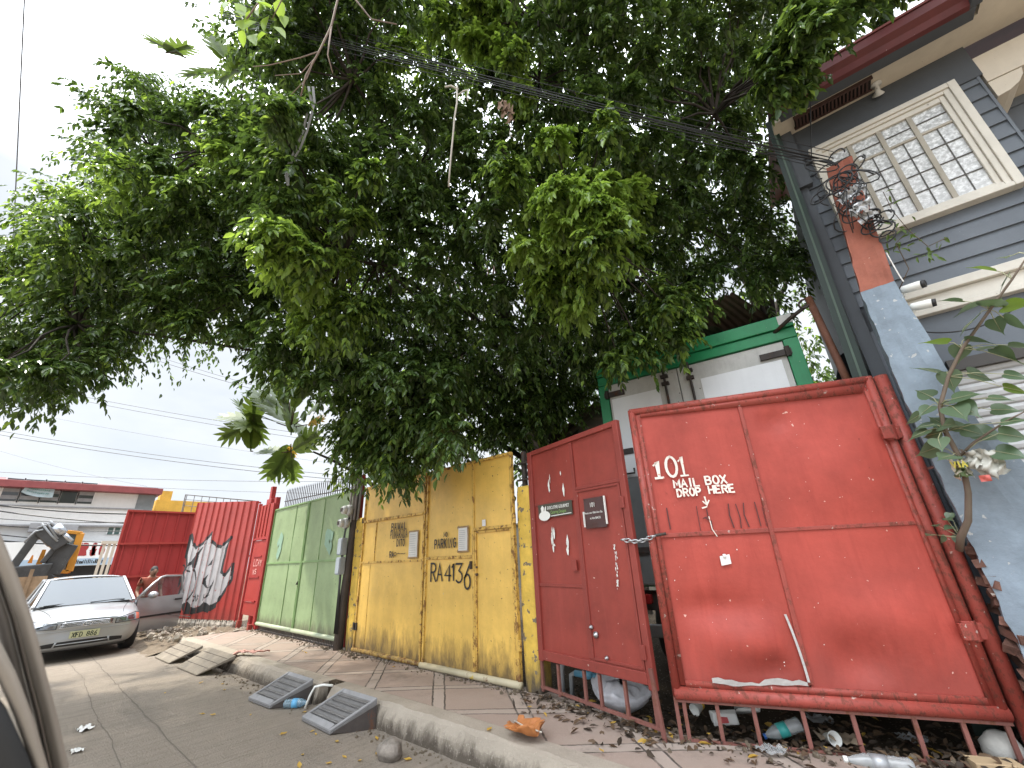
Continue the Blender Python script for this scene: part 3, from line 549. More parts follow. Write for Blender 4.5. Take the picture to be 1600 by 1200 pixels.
# ---- chain joining the two red leaves
t = thing('chain', 'galvanised chain tying the dark red leaf to the wide red leaf', 'chain', (-1.75, 3.5, 1.56))
A = Vector((-.10, .0, .0)); B = Vector((.17, .07, .015)); nl = 9
b = MB()
for i in range(nl):
    f = (i+.5)/nl; p = A.lerp(B, f)+Vector((0, -.045, -.03*math.sin(math.pi*f))); d = (B-A).normalized(); n_ = Vector((0, 0, 1)) if i % 2 else Vector((0, -1, .3)).normalized()
    b.tube([p+d*.026*math.cos(a)+n_*.014*math.sin(a) for a in [k*math.pi/6 for k in range(13)]], .0055, 6, cap=False)
b.build('links', M_STEEL, t, True)
b = MB(); b.tube([B+Vector((.0, -.04, .0)), B+Vector((.09, -.02, .01))], .012, 8); b.build('bolt', M_DARKS, t)
# ================================================================ WALL LINE, TRUCK, HOUSE
# ---- corrugated red fence with a throw-up
fz = R(16); FU = 2.66
cf = thing('corrugated_fence', 'red ribbed sheet-metal fence with a silver and black graffiti throw-up', 'fence', (-11.9-FU*math.cos(fz), 3.66-FU*math.sin(fz), 0), fz)
def rib(u):
    t = (u+.05) % .262; return -.028 if .02 < t < .05 else (-.028*max(0, min(1, t/.02)) if t <= .02 else -.028*max(0, min(1, (.07-t)/.02)))
us = sorted(set([0, FU]+[k*.262-.05+d for k in range(13) for d in (0, .02, .05, .07)])); us = [u for u in us if 0 <= u <= FU]
b = MB()
for i in range(len(us)-1):
    a, c = us[i], us[i+1]; ta = 3.17-.19*a/FU; tc_ = 3.17-.19*c/FU
    for k in range(6):
        q = [(u, rib(u)+.004*wob(u*3, z*2), z) for u, z in ((a, .33+(ta-.33)*k/6), (c, .33+(tc_-.33)*k/6), (c, .33+(tc_-.33)*(k+1)/6), (a, .33+(ta-.33)*(k+1)/6))]
        b.add(q, [(0, 1, 2, 3)])
b.build('sheet', M_CORR, cf, solid=.002)
b = MB(); b.bar((0, .04, 3.13), (FU, .04, 2.94), .04, .04); b.bar((0, .04, 1.7), (FU, .04, 1.7), .04, .04); b.bar((FU-.06, -.03, .30), (FU-.06, -.03, 2.98), .03, .02); b.build('frame', M_CORR2, cf)
b = MB()
for k in range(60):
    u = FU*k/60+.02; h = .08+.05*rnd.random(); b.lathe([(.0, -.1), (.045, -.07), (.05, h*.5), (.02, h)], 6, M=Matrix.Translation((u, rnd.uniform(-.05, .05), .2)) @ Matrix.Rotation(rnd.random()*3, 4, 'Z'))
b.build('rubble_footing', paint('pale_rubble', (.36, .32, .27), .9, var=.3, vs=8, bump=.6, bs=20), cf)
b = MB()
for k in range(26): b.bar((.45+2.1*k/26, -.02, .19), (.45+2.1*k/26, -.02, .34), .012, .01)
b.build('foot_grille', M_DARKS, cf)
GP = [(-2.75, 2.31), (-2.48, 2.11), (-2.27, 1.96), (-2.01, 2.06), (-1.77, 2.25), (-1.70, 2.31), (-1.66, 2.11), (-1.37, 1.97), (-1.17, 1.94), (-.84, 2.15), (-.97, 1.91), (-.98, 1.36), (-.79, 1.28), (-.55, 1.52), (-.51, 1.19), (-.75, .88), (-.89, .69), (-1.15, .60), (-1.4, .69), (-1.58, .57), (-1.83, .54), (-2.12, .68), (-2.65, .52), (-2.62, .62), (-2.55, .97), (-2.5, 1.23), (-2.58, 1.38), (-2.50, 1.53), (-2.62, 1.8)]
GP = np.array([(u+FU, z) for u, z in GP]); GP[0, 0] = .05
def inpoly(P, X, Z):
    r = np.zeros(X.shape, bool); n = len(P)
    for i in range(n):
        x1, z1 = P[i]; x2, z2 = P[(i+1) % n]
        c = ((z1 > Z) != (z2 > Z)) & (X < (x2-x1)*(Z-z1)/(z2-z1+1e-9)+x1); r ^= c
    return r
def dseg(P, X, Z):
    d = np.full(X.shape, 9.)
    for (x1, z1), (x2, z2) in zip(P[:-1], P[1:]):
        vx, vz = x2-x1, z2-z1; t = np.clip(((X-x1)*vx+(Z-z1)*vz)/(vx*vx+vz*vz+1e-9), 0, 1); d = np.minimum(d, np.hypot(X-x1-t*vx, Z-z1-t*vz))
    return d
cs_ = .013; gx = np.arange(.0, 2.4, cs_); gz = np.arange(.42, 2.42, cs_); X, Z = np.meshgrid(gx+cs_/2, gz+cs_/2)
inside = inpoly(GP, X, Z); lines = [list(map(tuple, GP))+[tuple(GP[0])]]
dl = dseg(lines[0], X, Z)
inner = [([(.40, 1.54), (.59, 1.39), (.72, 1.17), (.70, .95), (.51, .73)], .05), ([(.35, 1.4), (.12, 1.46), (.02, 1.56)], .04)]
BLK = [[(.85, 2.11), (.69, 1.95), (.59, 1.80), (.60, 1.65), (.56, 1.46), (.39, 1.57), (.28, 1.55), (.10, 1.43), (.05, 1.47), (.31, 1.66), (.45, 1.80), (.60, 1.93)],
       [(1.08, 1.51), (1.23, 1.69), (1.23, 1.54)], [(1.18, 1.33), (1.04, 1.23), (1.04, 1.11), (1.17, 1.02), (1.30, 1.0), (1.40, 1.09), (1.47, 1.21), (1.46, 1.08), (1.40, .94), (1.35, .82), (1.22, .70), (1.33, .88), (1.35, 1.02), (1.20, 1.07), (1.13, 1.19)],
       [(.38, .68), (.51, .66), (.71, .56), (.98, .56), (1.14, .64), (1.19, .66), (1.44, .62), (1.65, .63), (1.77, .69), (1.95, .86), (1.83, .71), (1.77, .59), (1.48, .47), (1.29, .50), (1.04, .45), (.75, .43), (.52, .44), (.36, .54)],
       [(.0, 1.29), (.05, 1.18), (.0, 1.02)]]
tagl = [[(.72, .74), (.74, .88)], [(.70, .85), (.86, .80)], [(.80, .72), (.84, .86), (.88, .72)], [(.92, .72), (.92, .86), (1.0, .80), (.94, .76)], [(1.18, .74), (1.18, .87)], [(1.18, .80), (1.27, .80)], [(1.27, .74), (1.28, .9)], [(1.33, .84), (1.4, .86)]]
blk = (dl < .05) & ~((dl > .028) & inside)
for P in BLK: blk |= inpoly(np.array(P), X, Z)
for P, th in inner: blk |= (dseg(P, X, Z) < th/2) & (inside | True)
for P in tagl: blk |= dseg(P, X, Z) < .012
msk = inside | blk
b = MB()
vid = {}
def gv(i, j):
    k = (i, j)
    if k not in vid:
        u = gx[0]+i*cs_; z = gz[0]+j*cs_; vid[k] = len(b.v); b.v.append(Vector((u, rib(u)+.004*wob(u*3, z*2)-.0035, z)))
    return vid[k]
for j, i in zip(*np.nonzero(msk)): b.f.append([gv(i, j), gv(i+1, j), gv(i+1, j+1), gv(i, j+1)]); b.mi.append(1 if blk[j, i] else 0)
b.build('graffiti', [paint('silver_spray_paint', (.42, .40, .40), .5, .1, var=.12, vs=6, streak=.35, stcol=(.25, .22, .22), chips=.10, chipcol=(.42, .14, .13), cs=9), plain('black_spray_paint', (.022, .022, .022), .6, var=.3)], cf)
# ---- narrow red door in its own frame
rd = thing('narrow_door', 'narrow bright red sheet-metal door between the graffiti fence and the green gate', 'door', (-11.88, 3.69, 0))
W = 1.0
b = MB(); b.box(.07, W-.07, -.01, .01, 2.08, 2.84)
for k in range(4): b.box(.1+.21*k, .13+.21*k, -.03, -.0105, 2.1, 2.83)
b.build('ribbed_panel', M_CORR, rd)
b = MB(); sheet(b, .09, W-.09, .75, 2.02, -.005, .005, 41.); b.box(.09, W-.09, -.004, .012, .46, .72); d = b.build('door_sheet', M_CORR, rd)
b = MB(); b.box(.25, .75, -.02, -.011, 1.66, 1.69); b.box(.12, .8, -.022, -.011, 1.22, 1.25); b.box(.12, .8, -.022, -.011, .73, .76); b.build('rail', M_CORR2, d)
b = MB(); lettering(b, 'LCAY', .35, .85, 1.47, 1.6, .02, -.018, jit=.1); lettering(b, 'NS', .38, .6, 1.30, 1.40, .02, -.018, jit=.1); b.build('chalk_scrawl', plain('pale_pink_chalk', (.62, .36, .33), .8), d)
b = MB(); b.box(0, .07, -.03, .04, .28, 2.9); b.box(W-.07, W+.04, -.03, .06, .3, 2.82); b.box(.071, W-.071, -.028, .03, 2.03, 2.075); b.build('frame', M_CORR2, rd, bevel=.004)
b = MB(); b.box(.40, .52, .05, .15, .2, 3.28); b.box(.30, .60, .04, .16, 2.86, 2.98); b.box(.78, .90, .05, .15, .2, 2.98); b.build('back_post', M_CORR2, rd, bevel=.006)
b = MB(); b.box(.02, .12, -.06, .03, .10, .34); b.box(.74, .82, -.06, .03, .06, .30); b.build('foot', M_REDF, rd)
# ---- second red leaf further along, standing open
xL = -16.4; tl = PX(201, 798, xL); tr_ = PX(306, 800.5, xL)
ol = thing('sheet_gate', 'deep red ribbed sheet-metal gate standing open behind the silver car', 'gate', (xL, tl.y, 0), R(90))
W = 2.2; zt = tl.z
b = MB(); b.add([(0, 0, .25), (W, 0, .25), (W, 0, zt-.03), (0, 0, zt)], [(0, 1, 2, 3)])
for k in range(8): b.box(.10+.27*k, .13+.27*k, -.03, -.002, .25, zt-.02)
o = b.build('sheet', M_CORR2, ol)
b = MB(); b.bar((-.02, -.03, zt), (W, -.03, zt-.03), .05, .05); b.bar((-.02, -.05, PX(201, 849.5, xL).z), (W, -.05, PX(201, 849.5, xL).z), .05, .05); b.bar((-.02, -.05, PX(201, 901, xL).z), (W, -.05, PX(201, 901, xL).z), .05, .05); b.bar((0, -.02, .2), (0, -.02, zt), .05, .05); b.build('frame', M_CORR, ol)
# ---- meter pole, meters and boxes
mpole = thing('meter_pole', 'weathered dark timber pole with conduits between the green and yellow gates', 'pole', (-7.14, 3.70, .18))
M_WOOD = paint('weathered_dark_wood', (.075, .06, .05), .85, var=.35, streak=.5, stcol=(.16, .13, .1), bump=.6, bs=18)
b = MB(); b.tube([(-.02, 0, 0), (.0, 0, .6), (.02, .02, 1.3), (.05, .05, 2.74)], [.075, .07, .06, .055], 9); b.build('shaft', M_WOOD, mpole, True)
for dx, dy, zt in ((.06, -.07, 2.70), (.12, -.05, 2.72), (.17, -.02, 2.70), (.21, .03, 2.66)):
    b = MB(); b.tube([(dx*.8, dy, 1.95), (dx, dy, zt)], .02, 7); b.build('conduit', paint('grey_conduit', (.22, .20, .19), .6, var=.2, rust=.05), mpole, True)
b = MB()
for k in range(5): b.tube([(.0+.02*k, -.08, 2.0), (-.03+.015*k, -.10, 1.55+.05*k), (.01*k-.03, -.085, .9), (-.04+.03*k, -.08, .25)], .008, 5)
b.build('cable', plain('black_cable', (.02, .02, .02), .5), mpole, True)
M_METER = paint('meter_grey', (.46, .47, .47), .45, var=.12, dirt=0)
for i, (zz, dx, lab) in enumerate(((2.30, .02, 'round glass-fronted electric meter, the upper of the two on the timber pole'), (2.09, -.05, 'round glass-fronted electric meter, the lower of the two on the timber pole'))):
    t = thing('electric_meter', lab, 'meter', (-7.09+dx, 3.60, zz), R(-8), 'electric meters')
    MM = Matrix.Rotation(R(90), 4, 'X')
    b = MB(); b.lathe([(.085, -.05), (.09, .0), (.085, .03), (.07, .035)], 18, M=MM); b.build('socket', M_METER, t, True)
    b = MB(); b.lathe([(.07, .036), (.07, .09), (.06, .115), (.03, .125)], 18, M=MM); b.build('glass_cover', paint('clouded_meter_glass', (.55, .56, .55), .15, var=.15, bump=0), t, True)
    b = MB(); b.box(-.045, .045, -.129, -.1, -.03, .03); b.build('dial', M_DARKS, t)
for zz, lab in ((1.72, 'pale grey metal service box under the meters, the upper one'), (1.42, 'grey metal service box under the meters, the lower one with a rounded foot')):
    t = thing('service_box', lab, 'box', (-7.16, 3.60, zz), 0, 'service boxes on the meter pole')
    b = MB(); b.box(-.07, .07, -.05, .05, -.14, .13); b.build('case', paint('service_box_grey', (.30, .34, .38), .5, var=.15, rust=.03), t, bevel=.012)
    b = MB(); b.box(-.062, .062, -.06, -.051, -.12, .11); b.build('lid', paint('service_lid_grey', (.36, .41, .46), .45, var=.12, rust=.02), t, bevel=.006)
# ---- spiked grille behind the green gate
sg2 = thing('spiked_grille', 'row of thin steel spikes rising behind the top of the green gate', 'grille', (-10.95, 3.95, 0))
p0 = MB(); p0.bar((0, 0, 1.2), (0, 0, 3.1), .013, .013); p0.lathe([(.012, 3.1), (.001, 3.16)], 5); spike = p0.build('spike', M_DARKS, sg2)
for k in range(1, 38): c = spike.copy(); sc.collection.objects.link(c); c.parent = sg2; c.location = (.098*k, 0, .02-.0035*k)
b = MB(); b.bar((-.05, 0, 2.88), (3.75, 0, 2.78), .03, .012); b.bar((-.05, 0, 1.5), (3.75, 0, 1.5), .03, .02); b.build('rail', M_DARKS, sg2)
b = MB(); b.box(3.55, 3.65, -.08, .04, .12, 2.98); b.build('post', M_CORR2, sg2)
# ---- box truck behind the red leaves
tk = thing('box_truck', 'white box truck with a green frame and rusty door hinges, parked behind the red gate', 'truck', (-2.68, 4.92, .1), R(8.5))
M_TG = paint('truck_green', (.02, .25, .095), .4, var=.15, streak=.35, stcol=(.012, .1, .045), rust=.035, rs=8, chips=.05, chipcol=(.3, .32, .28))
M_TW = paint('truck_white_sheet', (.80, .82, .83), .38, var=.04, streak=.12, chips=.02, chipcol=(.2, .18, .15), rust=.0, bump=.1, bs=8)
M_TWG = paint('truck_worn_white', (.54, .54, .51), .5, var=.15, streak=.4, stcol=(.24, .22, .19), rust=.05, chips=.05, chipcol=(.18, .14, .1))
M_TLG = paint('truck_lower_grey', (.17, .18, .18), .5, var=.15, streak=.3, rust=.03)
W = 2.42; T = 3.82
b = MB(); b.box(.02, W-.02, .10, 4.2, .95, T-.04); b.build('cargo_body', M_TG, tk)
b = MB(); b.box(0, W, -.03, .10, T-.16, T); b.box(0, W, .0, .10, T-.29, T-.165); b.box(0, .13, 0, .10, .95, T-.295); b.box(W-.15, W, 0, .10, .95, T-.295); b.build('frame', M_TG, tk, bevel=.008)
b = MB(); b.box(W-.14, W+.004, -.036, -.031, T-.12, T-.01); b.build('corner_plate', M_TWG, tk)
for s_, (u0, u1) in (('l', (.135, 1.07)), ('r', (1.08, W-.155))):
    b = MB(); b.box(u0, u1, .03, .095, .97, T-.30); d = b.build('cargo_door', M_TWG, tk, bevel=.004)
    i0, i1 = (u0+.03, u1-.25) if s_ == 'l' else (u0+.25, u1-.06)
    b = MB(); b.box(i0, i1, .018, .029, 2.22, T-.52); b.build('white_sheet', M_TW, d)
    b = MB(); b.box(i0, i1, .018, .029, .98, 2.215); b.build('grey_sheet', M_TLG, d)
    ub = u1-.16 if s_ == 'l' else u0+.14
    b = MB(); b.tube([(ub, -.005, 1.0), (ub, -.005, T-.27)], .016, 8)
    for zz in (T-.38, T-.48, 2.4): b.box(ub-.045, ub+.045, -.022, .03, zz-.02, zz+.02)
    b.build('lock_bar', M_DARKS, d)
    h0, h1 = (u0-.06, u0+.22) if s_ == 'l' else (u1-.26, u1+.06)
    for zz in (T-.45, 2.55, 1.35):
        b = MB(); b.box(h0, h1, -.012, .017, zz-.035, zz+.035); b.lathe([(.028, -.06), (.028, .06)], 8, M=Matrix.Translation((u0-.02 if s_ == 'l' else u1+.02, -.01, zz))); b.build('hinge_strap', M_DARKS, d)
b = MB()
for k in range(14): b.lathe([(.008, 0), (.004, .004)], 6, M=Matrix.Translation((1.075-.02, .029, 1.1+.16*k)) @ Matrix.Rotation(R(90), 4, 'X')); b.lathe([(.008, 0), (.004, .004)], 6, M=Matrix.Translation((1.30, .029, 1.1+.16*k)) @ Matrix.Rotation(R(90), 4, 'X'))
b.build('rivet', M_DARKS, tk)
b = MB(); b.tube([(.20, -.03, 2.26), (.34, -.03, 2.26), (.34, -.03, 2.32)], .013, 6); b.build('door_catch', M_DARKS, tk)
b = MB(); b.box(.55, .75, .2, 5.6, .62, .90); b.box(W-.75, W-.55, .2, 5.6, .62, .90); b.box(.1, W-.1, .12, .25, .70, .9); b.build('chassis', M_DARKS, tk)
b = MB(); b.box(.05, W-.05, -.02, .08, .45, .57); b.build('bumper', paint('dull_bumper', (.2, .2, .2), .5, .5, rust=.1), tk, bevel=.01)
for u in (.28, W-.28):
    MM = Matrix.Translation((u, 1.1, .42)) @ Matrix.Rotation(R(90), 4, 'Y')
    b = MB(); b.lathe([(.25, -.2), (.40, -.19), (.42, -.12), (.42, .12), (.40, .19), (.25, .2)], 24, M=MM); wl = b.build('wheel', plain('tyre_rubber', (.022, .022, .022), .85, bump=.3), tk, True)
    b = MB(); b.lathe([(.24, -.21), (.2, -.1), (.08, -.09), (.06, -.17)], 18, M=MM); b.build('rim', M_TLG, wl, True)
for u in (.2, W-.2):
    b = MB(); b.box(u-.1, u+.1, -.03, .05, .78, .88); b.build('tail_lamp', plain('red_lamp_lens', (.3, .02, .02), .2), tk, bevel=.01)
b = MB(); b.box(.05, W-.05, 4.5, 6.1, .7, 2.7); b.build('cab', M_TW, tk, bevel=.08)
# ---- rusty pole and tarp behind the truck, open corrugated shed
t = thing('rusty_pole', 'leaning rusty steel pole behind the top edge of the wide red gate', 'pole', (0., 5.0, .1))
b = MB(); b.tube([(.02, 0, 0), (-.01, 0, 2.8), (-.07, 0, 3.8)], .035, 8); b.build('shaft', paint('deep_rust', (.16, .07, .045), .8, var=.3, rust=.2, bump=.5), t, True)
b = MB(); b.tube([(-.06, 0, 3.74), (-.3, .15, 3.70), (-.55, .3, 3.62)], .022, 7); b.tube([(-.12+.05*math.cos(a), -.02, 3.74+.05*math.sin(a)) for a in [k*.6 for k in range(11)]], .012, 5); b.build('arm', M_DARKS, t, True)
t = thing('black_tarp', 'crumpled black tarpaulin hanging behind the rusty pole', 'tarp', (-.12, 5.6, 2.75))
b = MB(); b.grid(12, 10, lambda u, v: (-.25+.55*u, .10*wob(u*5, v*4)+.1*u, -1.2+1.95*v-.55*v*abs(math.sin(3.1*u+.9)))); b.build('sheet', plain('black_plastic', (.012, .012, .013), .35, bump=.3, bs=12), t, True)
sh = thing('lean_to_shed', 'open shed with a rusty corrugated roof showing above the box truck', 'shed', (-1.2, 7.6, .1))
b = MB(); q = [PY(1062, 492, 6.05), PY(1146, 457, 6.05), PY(1206, 497, 6.7), PY(1095, 532, 6.7)]; q = [p-Vector(sh.location) for p in q]
b.grid(60, 6, lambda u, v: (q[0].lerp(q[1], u)).lerp(q[3].lerp(q[2], u), v)+Vector((0, 0, .018*math.sin(u*60)))); b.build('front_sheet', paint('brown_roof_sheet', (.15, .105, .08), .75, .1, var=.3, streak=.4, rust=.08), sh, True, solid=.004)
b = MB()
def shr(u, v): return (-3.6+4.3*u, -1.3+3.4*v, (3.35+1.35*min(1, u*1.35)-.75*max(0, u-.74)*4)+.35*v+.022*math.sin(u*110))
b.grid(240, 4, shr); b.build('roof_sheet', paint('rusty_roof_sheet', (.13, .095, .075), .75, .1, var=.3, streak=.4, rust=.12), sh, True, solid=.004)
for x, y, h in ((-3.5, -1.2, 3.3), (.45, -1.2, 3.9), (-3.5, 2, 3.7), (.5, 2, 4.2), (-1.5, -1.2, 4.1)):
    b = MB(); b.bar((x, y, 0), (x, y, h), .09, .09); b.build('post', M_WOOD, sh)
b = MB(); b.bar((-3.6, -1.2, 3.2), (-.9, -1.2, 4.35), .1, .06); b.build('beam', M_WOOD, sh); b = MB(); b.bar((-3.6, 2, 3.55), (.5, 2, 4.3), .1, .06); b.build('beam', M_WOOD, sh)
# ---- back wall of the yard
t = thing('yard_wall', 'dark mossy concrete block wall at the back of the yard', 'wall', (-4, 14.5, 0))
b = MB(); b.box(-10, 12, 0, .2, 0, 2.6); b.box(-10.1, 12.1, -.04, .24, 2.601, 2.68); b.build('blockwork', paint('mossy_block', (.09, .085, .07), .9, var=.3, streak=.4, bump=.5, bs=8), t)
# ---- house
hs = thing('clapboard_house', 'slate blue clapboard house with cream window frame, dark red eave and a roller shutter below', 'house', (.22, 5.0, 0), R(4.5))
M_CLAP = paint('slate_blue_boards', (.118, .135, .155), .55, var=.10, vs=1.5, streak=.2, stcol=(.07, .085, .105), chips=.02, chipcol=(.3, .32, .34), bump=.1)
M_CLAPD = paint('slate_grey_trim', (.07, .078, .088), .6, var=.1, streak=.15)
M_CREAM = paint('aged_cream_paint', (.60, .54, .44), .6, var=.08, streak=.25, stcol=(.42, .36, .27), chips=.03, chipcol=(.3, .25, .2), bump=.1)
M_TRIM = paint('greyed_white_trim', (.60, .57, .50), .6, var=.1, streak=.25, stcol=(.42, .39, .33), chips=.04, chipcol=(.3, .27, .23), bump=.1)
M_EAVE = paint('maroon_eave_paint', (.10, .018, .017), .5, var=.2, streak=.25, chips=.03)
M_SHUT = paint('roller_shutter_white', (.43, .43, .425), .45, var=.1, streak=.2, dirt=.3, dz=(0, 1))
b = MB(); b.box(0, 1.56, .0, 5, 0, 6.04); b.box(1.561, 6, .42, 5, 0, 6.04); b.box(1.561, 6, .0, .418, 0, 3.30); b.build('wall', M_CLAPD, hs)
b = MB(); z = 3.60
while z < 5.62:
    b.add([(.0, -.026, z), (1.57, -.026, z), (1.57, -.004, z+.176), (0, -.004, z+.176), (0, -.0, z), (1.57, 0, z)], [(0, 1, 2, 3), (4, 5, 1, 0)]); z += .175
for x0, x1, y in ((1.58, 6, .41),):
    z = 3.6
    while z < 5.5: b.add([(x0, y-.026, z), (x1, y-.026, z), (x1, y-.004, z+.30), (x0, y-.004, z+.30), (x0, y, z), (x1, y, z)], [(0, 1, 2, 3), (4, 5, 1, 0)]); z += .30
b.box(1.555, 1.575, -.028, .40, 3.58, 5.62); b.build('clapboard', M_CLAP, hs)
b = MB(); b.box(-.07, .11, -.10, 0, 5.2, 6.2); b.box(-.05, .06, -.05, 0, 0, 5.199); b.build('corner_board', M_CLAPD, hs)
b = MB(); b.box(.11, 1.60, -.034, 0, 5.60, 6.03); b.build('frieze_board', M_CLAPD, hs)
b = MB(); b.box(-.05, 6, -.33, .0, 6.035, 6.08); b.box(1.66, 6, -.75, -.331, 6.035, 6.08); b.build('soffit', M_CREAM, hs)
b = MB(); b.box(1.60, 6, -.02, .40, 5.50, 5.84); b.prism([(1.6+.0, 5.49)]+[(1.6+.22*math.sin(a), 5.49-.2*math.cos(a)+.0) for a in (0, .4, .8, 1.2, 1.57)], -.015, .39); b.build('porch_beam', M_CREAM, hs)
b = MB(); b.box(.03, 1.62, -.47, -.331, 5.995, 6.14); b.box(1.57, 1.66, -.64, -.471, 6.00, 6.30); b.build('fascia_board', M_CLAPD, hs, bevel=.006)
b = MB(); b.add([(.03, -.471, 5.99), (1.569, -.471, 5.99), (1.569, -.52, 6.00), (.03, -.52, 6.00), (.03, -.55, 6.06), (1.569, -.55, 6.06), (1.569, -.61, 6.10), (.03, -.61, 6.10), (.03, -.62, 6.19), (1.569, -.62, 6.19), (1.569, .4, 6.50), (.03, .4, 6.50)],
    [(0, 1, 2, 3), (3, 2, 5, 4), (4, 5, 6, 7), (7, 6, 9, 8), (8, 9, 10, 11), (1, 10, 9, 6, 5, 2), (0, 3, 4, 7, 8, 11)]); b.build('eave', M_EAVE, hs)
b = MB(); b.add([(-.02, -.64, 6.205), (6, -.64, 6.205), (6, 3, 7.4), (-.15, 3, 7.4)], [(0, 1, 2, 3)]); b.build('roof', paint('roof_sheet_red', (.18, .05, .045), .5, var=.2, rust=.04), hs, solid=.02)
v = MB(); v.box(.16, .86, -.265, -.125, 6.010, 6.034, 1)
for k in range(20): v.box(.17+.034*k, .187+.034*k, -.26, -.13, 5.995, 6.009, 0)
v.box(.15, .87, -.285, -.266, 5.99, 6.034, 0); v.box(.15, .87, -.124, -.11, 5.99, 6.034, 0); v.build('vent_grille', [plain('vent_brown', (.06, .03, .024), .7), plain('vent_dark', (.008, .006, .005), .9)], hs)
# window
wf = MB()
def ring(b, u0, u1, z0, z1, wl, wr, wb, wt, y0, y1, m=0):
    b.box(u0, u0+wl, y0, y1, z0, z1, m); b.box(u1-wr, u1, y0, y1, z0, z1, m); b.box(u0+wl, u1-wr, y0, y1, z0, z0+wb, m); b.box(u0+wl, u1-wr, y0, y1, z1-wt, z1, m)
ring(wf, .185, 1.405, 4.27, 5.645, .06, .06, .045, .06, -.105, -.0); ring(wf, .246, 1.344, 4.316, 5.584, .045, .045, .035, .04, -.088, -.0); ring(wf, .292, 1.298, 4.352, 5.543, .05, .04, .03, .06, -.07, -.0)
win = wf.build('window', M_TRIM, hs, bevel=.006)
M_FILM = None
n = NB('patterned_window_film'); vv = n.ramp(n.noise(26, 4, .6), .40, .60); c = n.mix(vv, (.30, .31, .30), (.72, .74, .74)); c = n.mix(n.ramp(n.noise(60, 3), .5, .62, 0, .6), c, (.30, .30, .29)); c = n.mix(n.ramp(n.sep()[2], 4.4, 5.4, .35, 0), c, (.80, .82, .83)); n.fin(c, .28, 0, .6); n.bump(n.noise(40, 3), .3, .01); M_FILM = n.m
M_MUNT = paint('greyed_putty_frame', (.36, .33, .27), .6, var=.15, rust=.05)
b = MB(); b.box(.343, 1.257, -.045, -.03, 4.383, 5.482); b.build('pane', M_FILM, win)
b = MB()
for u in (.515, .765, 1.01): b.box(u-.02, u+.02, -.066, -.0455, 4.383, 5.482)
b.box(.343, 1.257, -.060, -.0456, 5.205, 5.232); b.build('mullion', M_MUNT, win, bevel=.003)
b = MB()
for u0, u1 in ((.343, .495), (.535, .745), (.785, .99), (1.03, 1.257)):
    um = (u0+u1)/2
    for k in range(1, 4): b.box(u0, u1, -.054, -.0457, 4.383+.206*k-.005, 4.383+.206*k+.005)
    b.box(um-.004, um+.004, -.0535, -.0458, 4.383, 5.205); b.box(u0, u1, -.054, -.0457, 5.35, 5.36)
b.build('glazing_bar', plain('dark_glazing_bar', (.07, .065, .055), .6), win)
b = MB(); b.box(.10, 6, -.12, .0, 3.50, 3.585); b.box(.10, 6, -.075, .0, 3.375, 3.499); b.box(.10, 6, -.10, 0, 3.32, 3.374); b.build('belt_moulding', M_TRIM, hs, bevel=.008)
b = MB(); b.box(.06, 6, -.03, 0, 2.80, 3.319); b.box(.06, .44, -.03, 0, .0, 2.799); b.build('grey_panel', M_CLAP, hs)
b = MB(); b.box(.44, 6, -.10, -.031, 2.76, 2.86); b.build('shutter_housing', plain('dark_housing', (.05, .045, .04), .6), hs)
b = MB(); prof = []
z = .12
while z < 2.75:
    prof += [(-.030, z), (-.048, z+.012), (-.052, z+.04), (-.040, z+.066)]; z += .072
b.add([(u, y, zz) for y, zz in prof for u in (.44, 6)], [(2*i, 2*i+1, 2*i+3, 2*i+2) for i in range(len(prof)-1)]); b.build('roller_shutter', M_SHUT, hs)
fl = thing('floodlight', 'small rusty floodlight fixed under the cream eave beside the vent', 'lamp', (0, 0, 0)); fl.location = hs.matrix_basis @ Vector((.91, -.13, 6.03)); fl.rotation_euler = (0, 0, R(4.5))
b = MB(); b.lathe([(.05, .0), (.05, -.012), (.015, -.02), (.012, -.06)], 12); b.build('base', M_TWG, fl, True)
b = MB(); b.lathe([(.02, 0), (.025, -.05), (.055, -.09), (.05, -.095)], 12, M=Matrix.Translation((.0, 0, -.03)) @ Matrix.Rotation(R(55), 4, 'X')); b.build('lamp_head', M_TWG, fl, True)
dp = thing('downpipe', 'short dark drainpipe at the right edge of the cream window', 'pipe'); dp.location = hs.matrix_basis @ Vector((1.52, -.11, 3.6)); dp.rotation_euler = (0, 0, R(4.5))
b = MB(); b.tube([(0, 0, 0), (0, 0, .85)], .04, 10); b.tube([(0, 0, .62), (0, 0, .75)], .052, 10); b.tube([(0, 0, .85), (.06, .03, .93), (.25, .06, .95)], .04, 10); b.build('pipe', plain('dark_pipe', (.03, .03, .032), .4), dp, True)
# ---- leaning green post in front of the house corner
gp = thing('green_post', 'tall dark green sheet-metal post leaning at the corner of the blue house', 'post', (.09, 4.9, .1))
b = MB(); b.hexa([(-.15, -.05, 0), (-.02, -.05, 0), (-.02, .06, 0), (-.15, .06, 0), (.055, -.05, 6.2), (.15, -.05, 6.2), (.15, .06, 6.2), (.055, .06, 6.2)]); b.build('shaft', paint('dark_green_metal', (.012, .028, .019), .45, var=.2, streak=.4, stcol=(.03, .055, .038)), gp)
b = MB(); b.bar((-.075, -.056, .2), (.105, -.056, 6.1), .018, .01); b.build('light_stripe', paint('pale_green_edge', (.085, .13, .095), .5, streak=.3), gp)
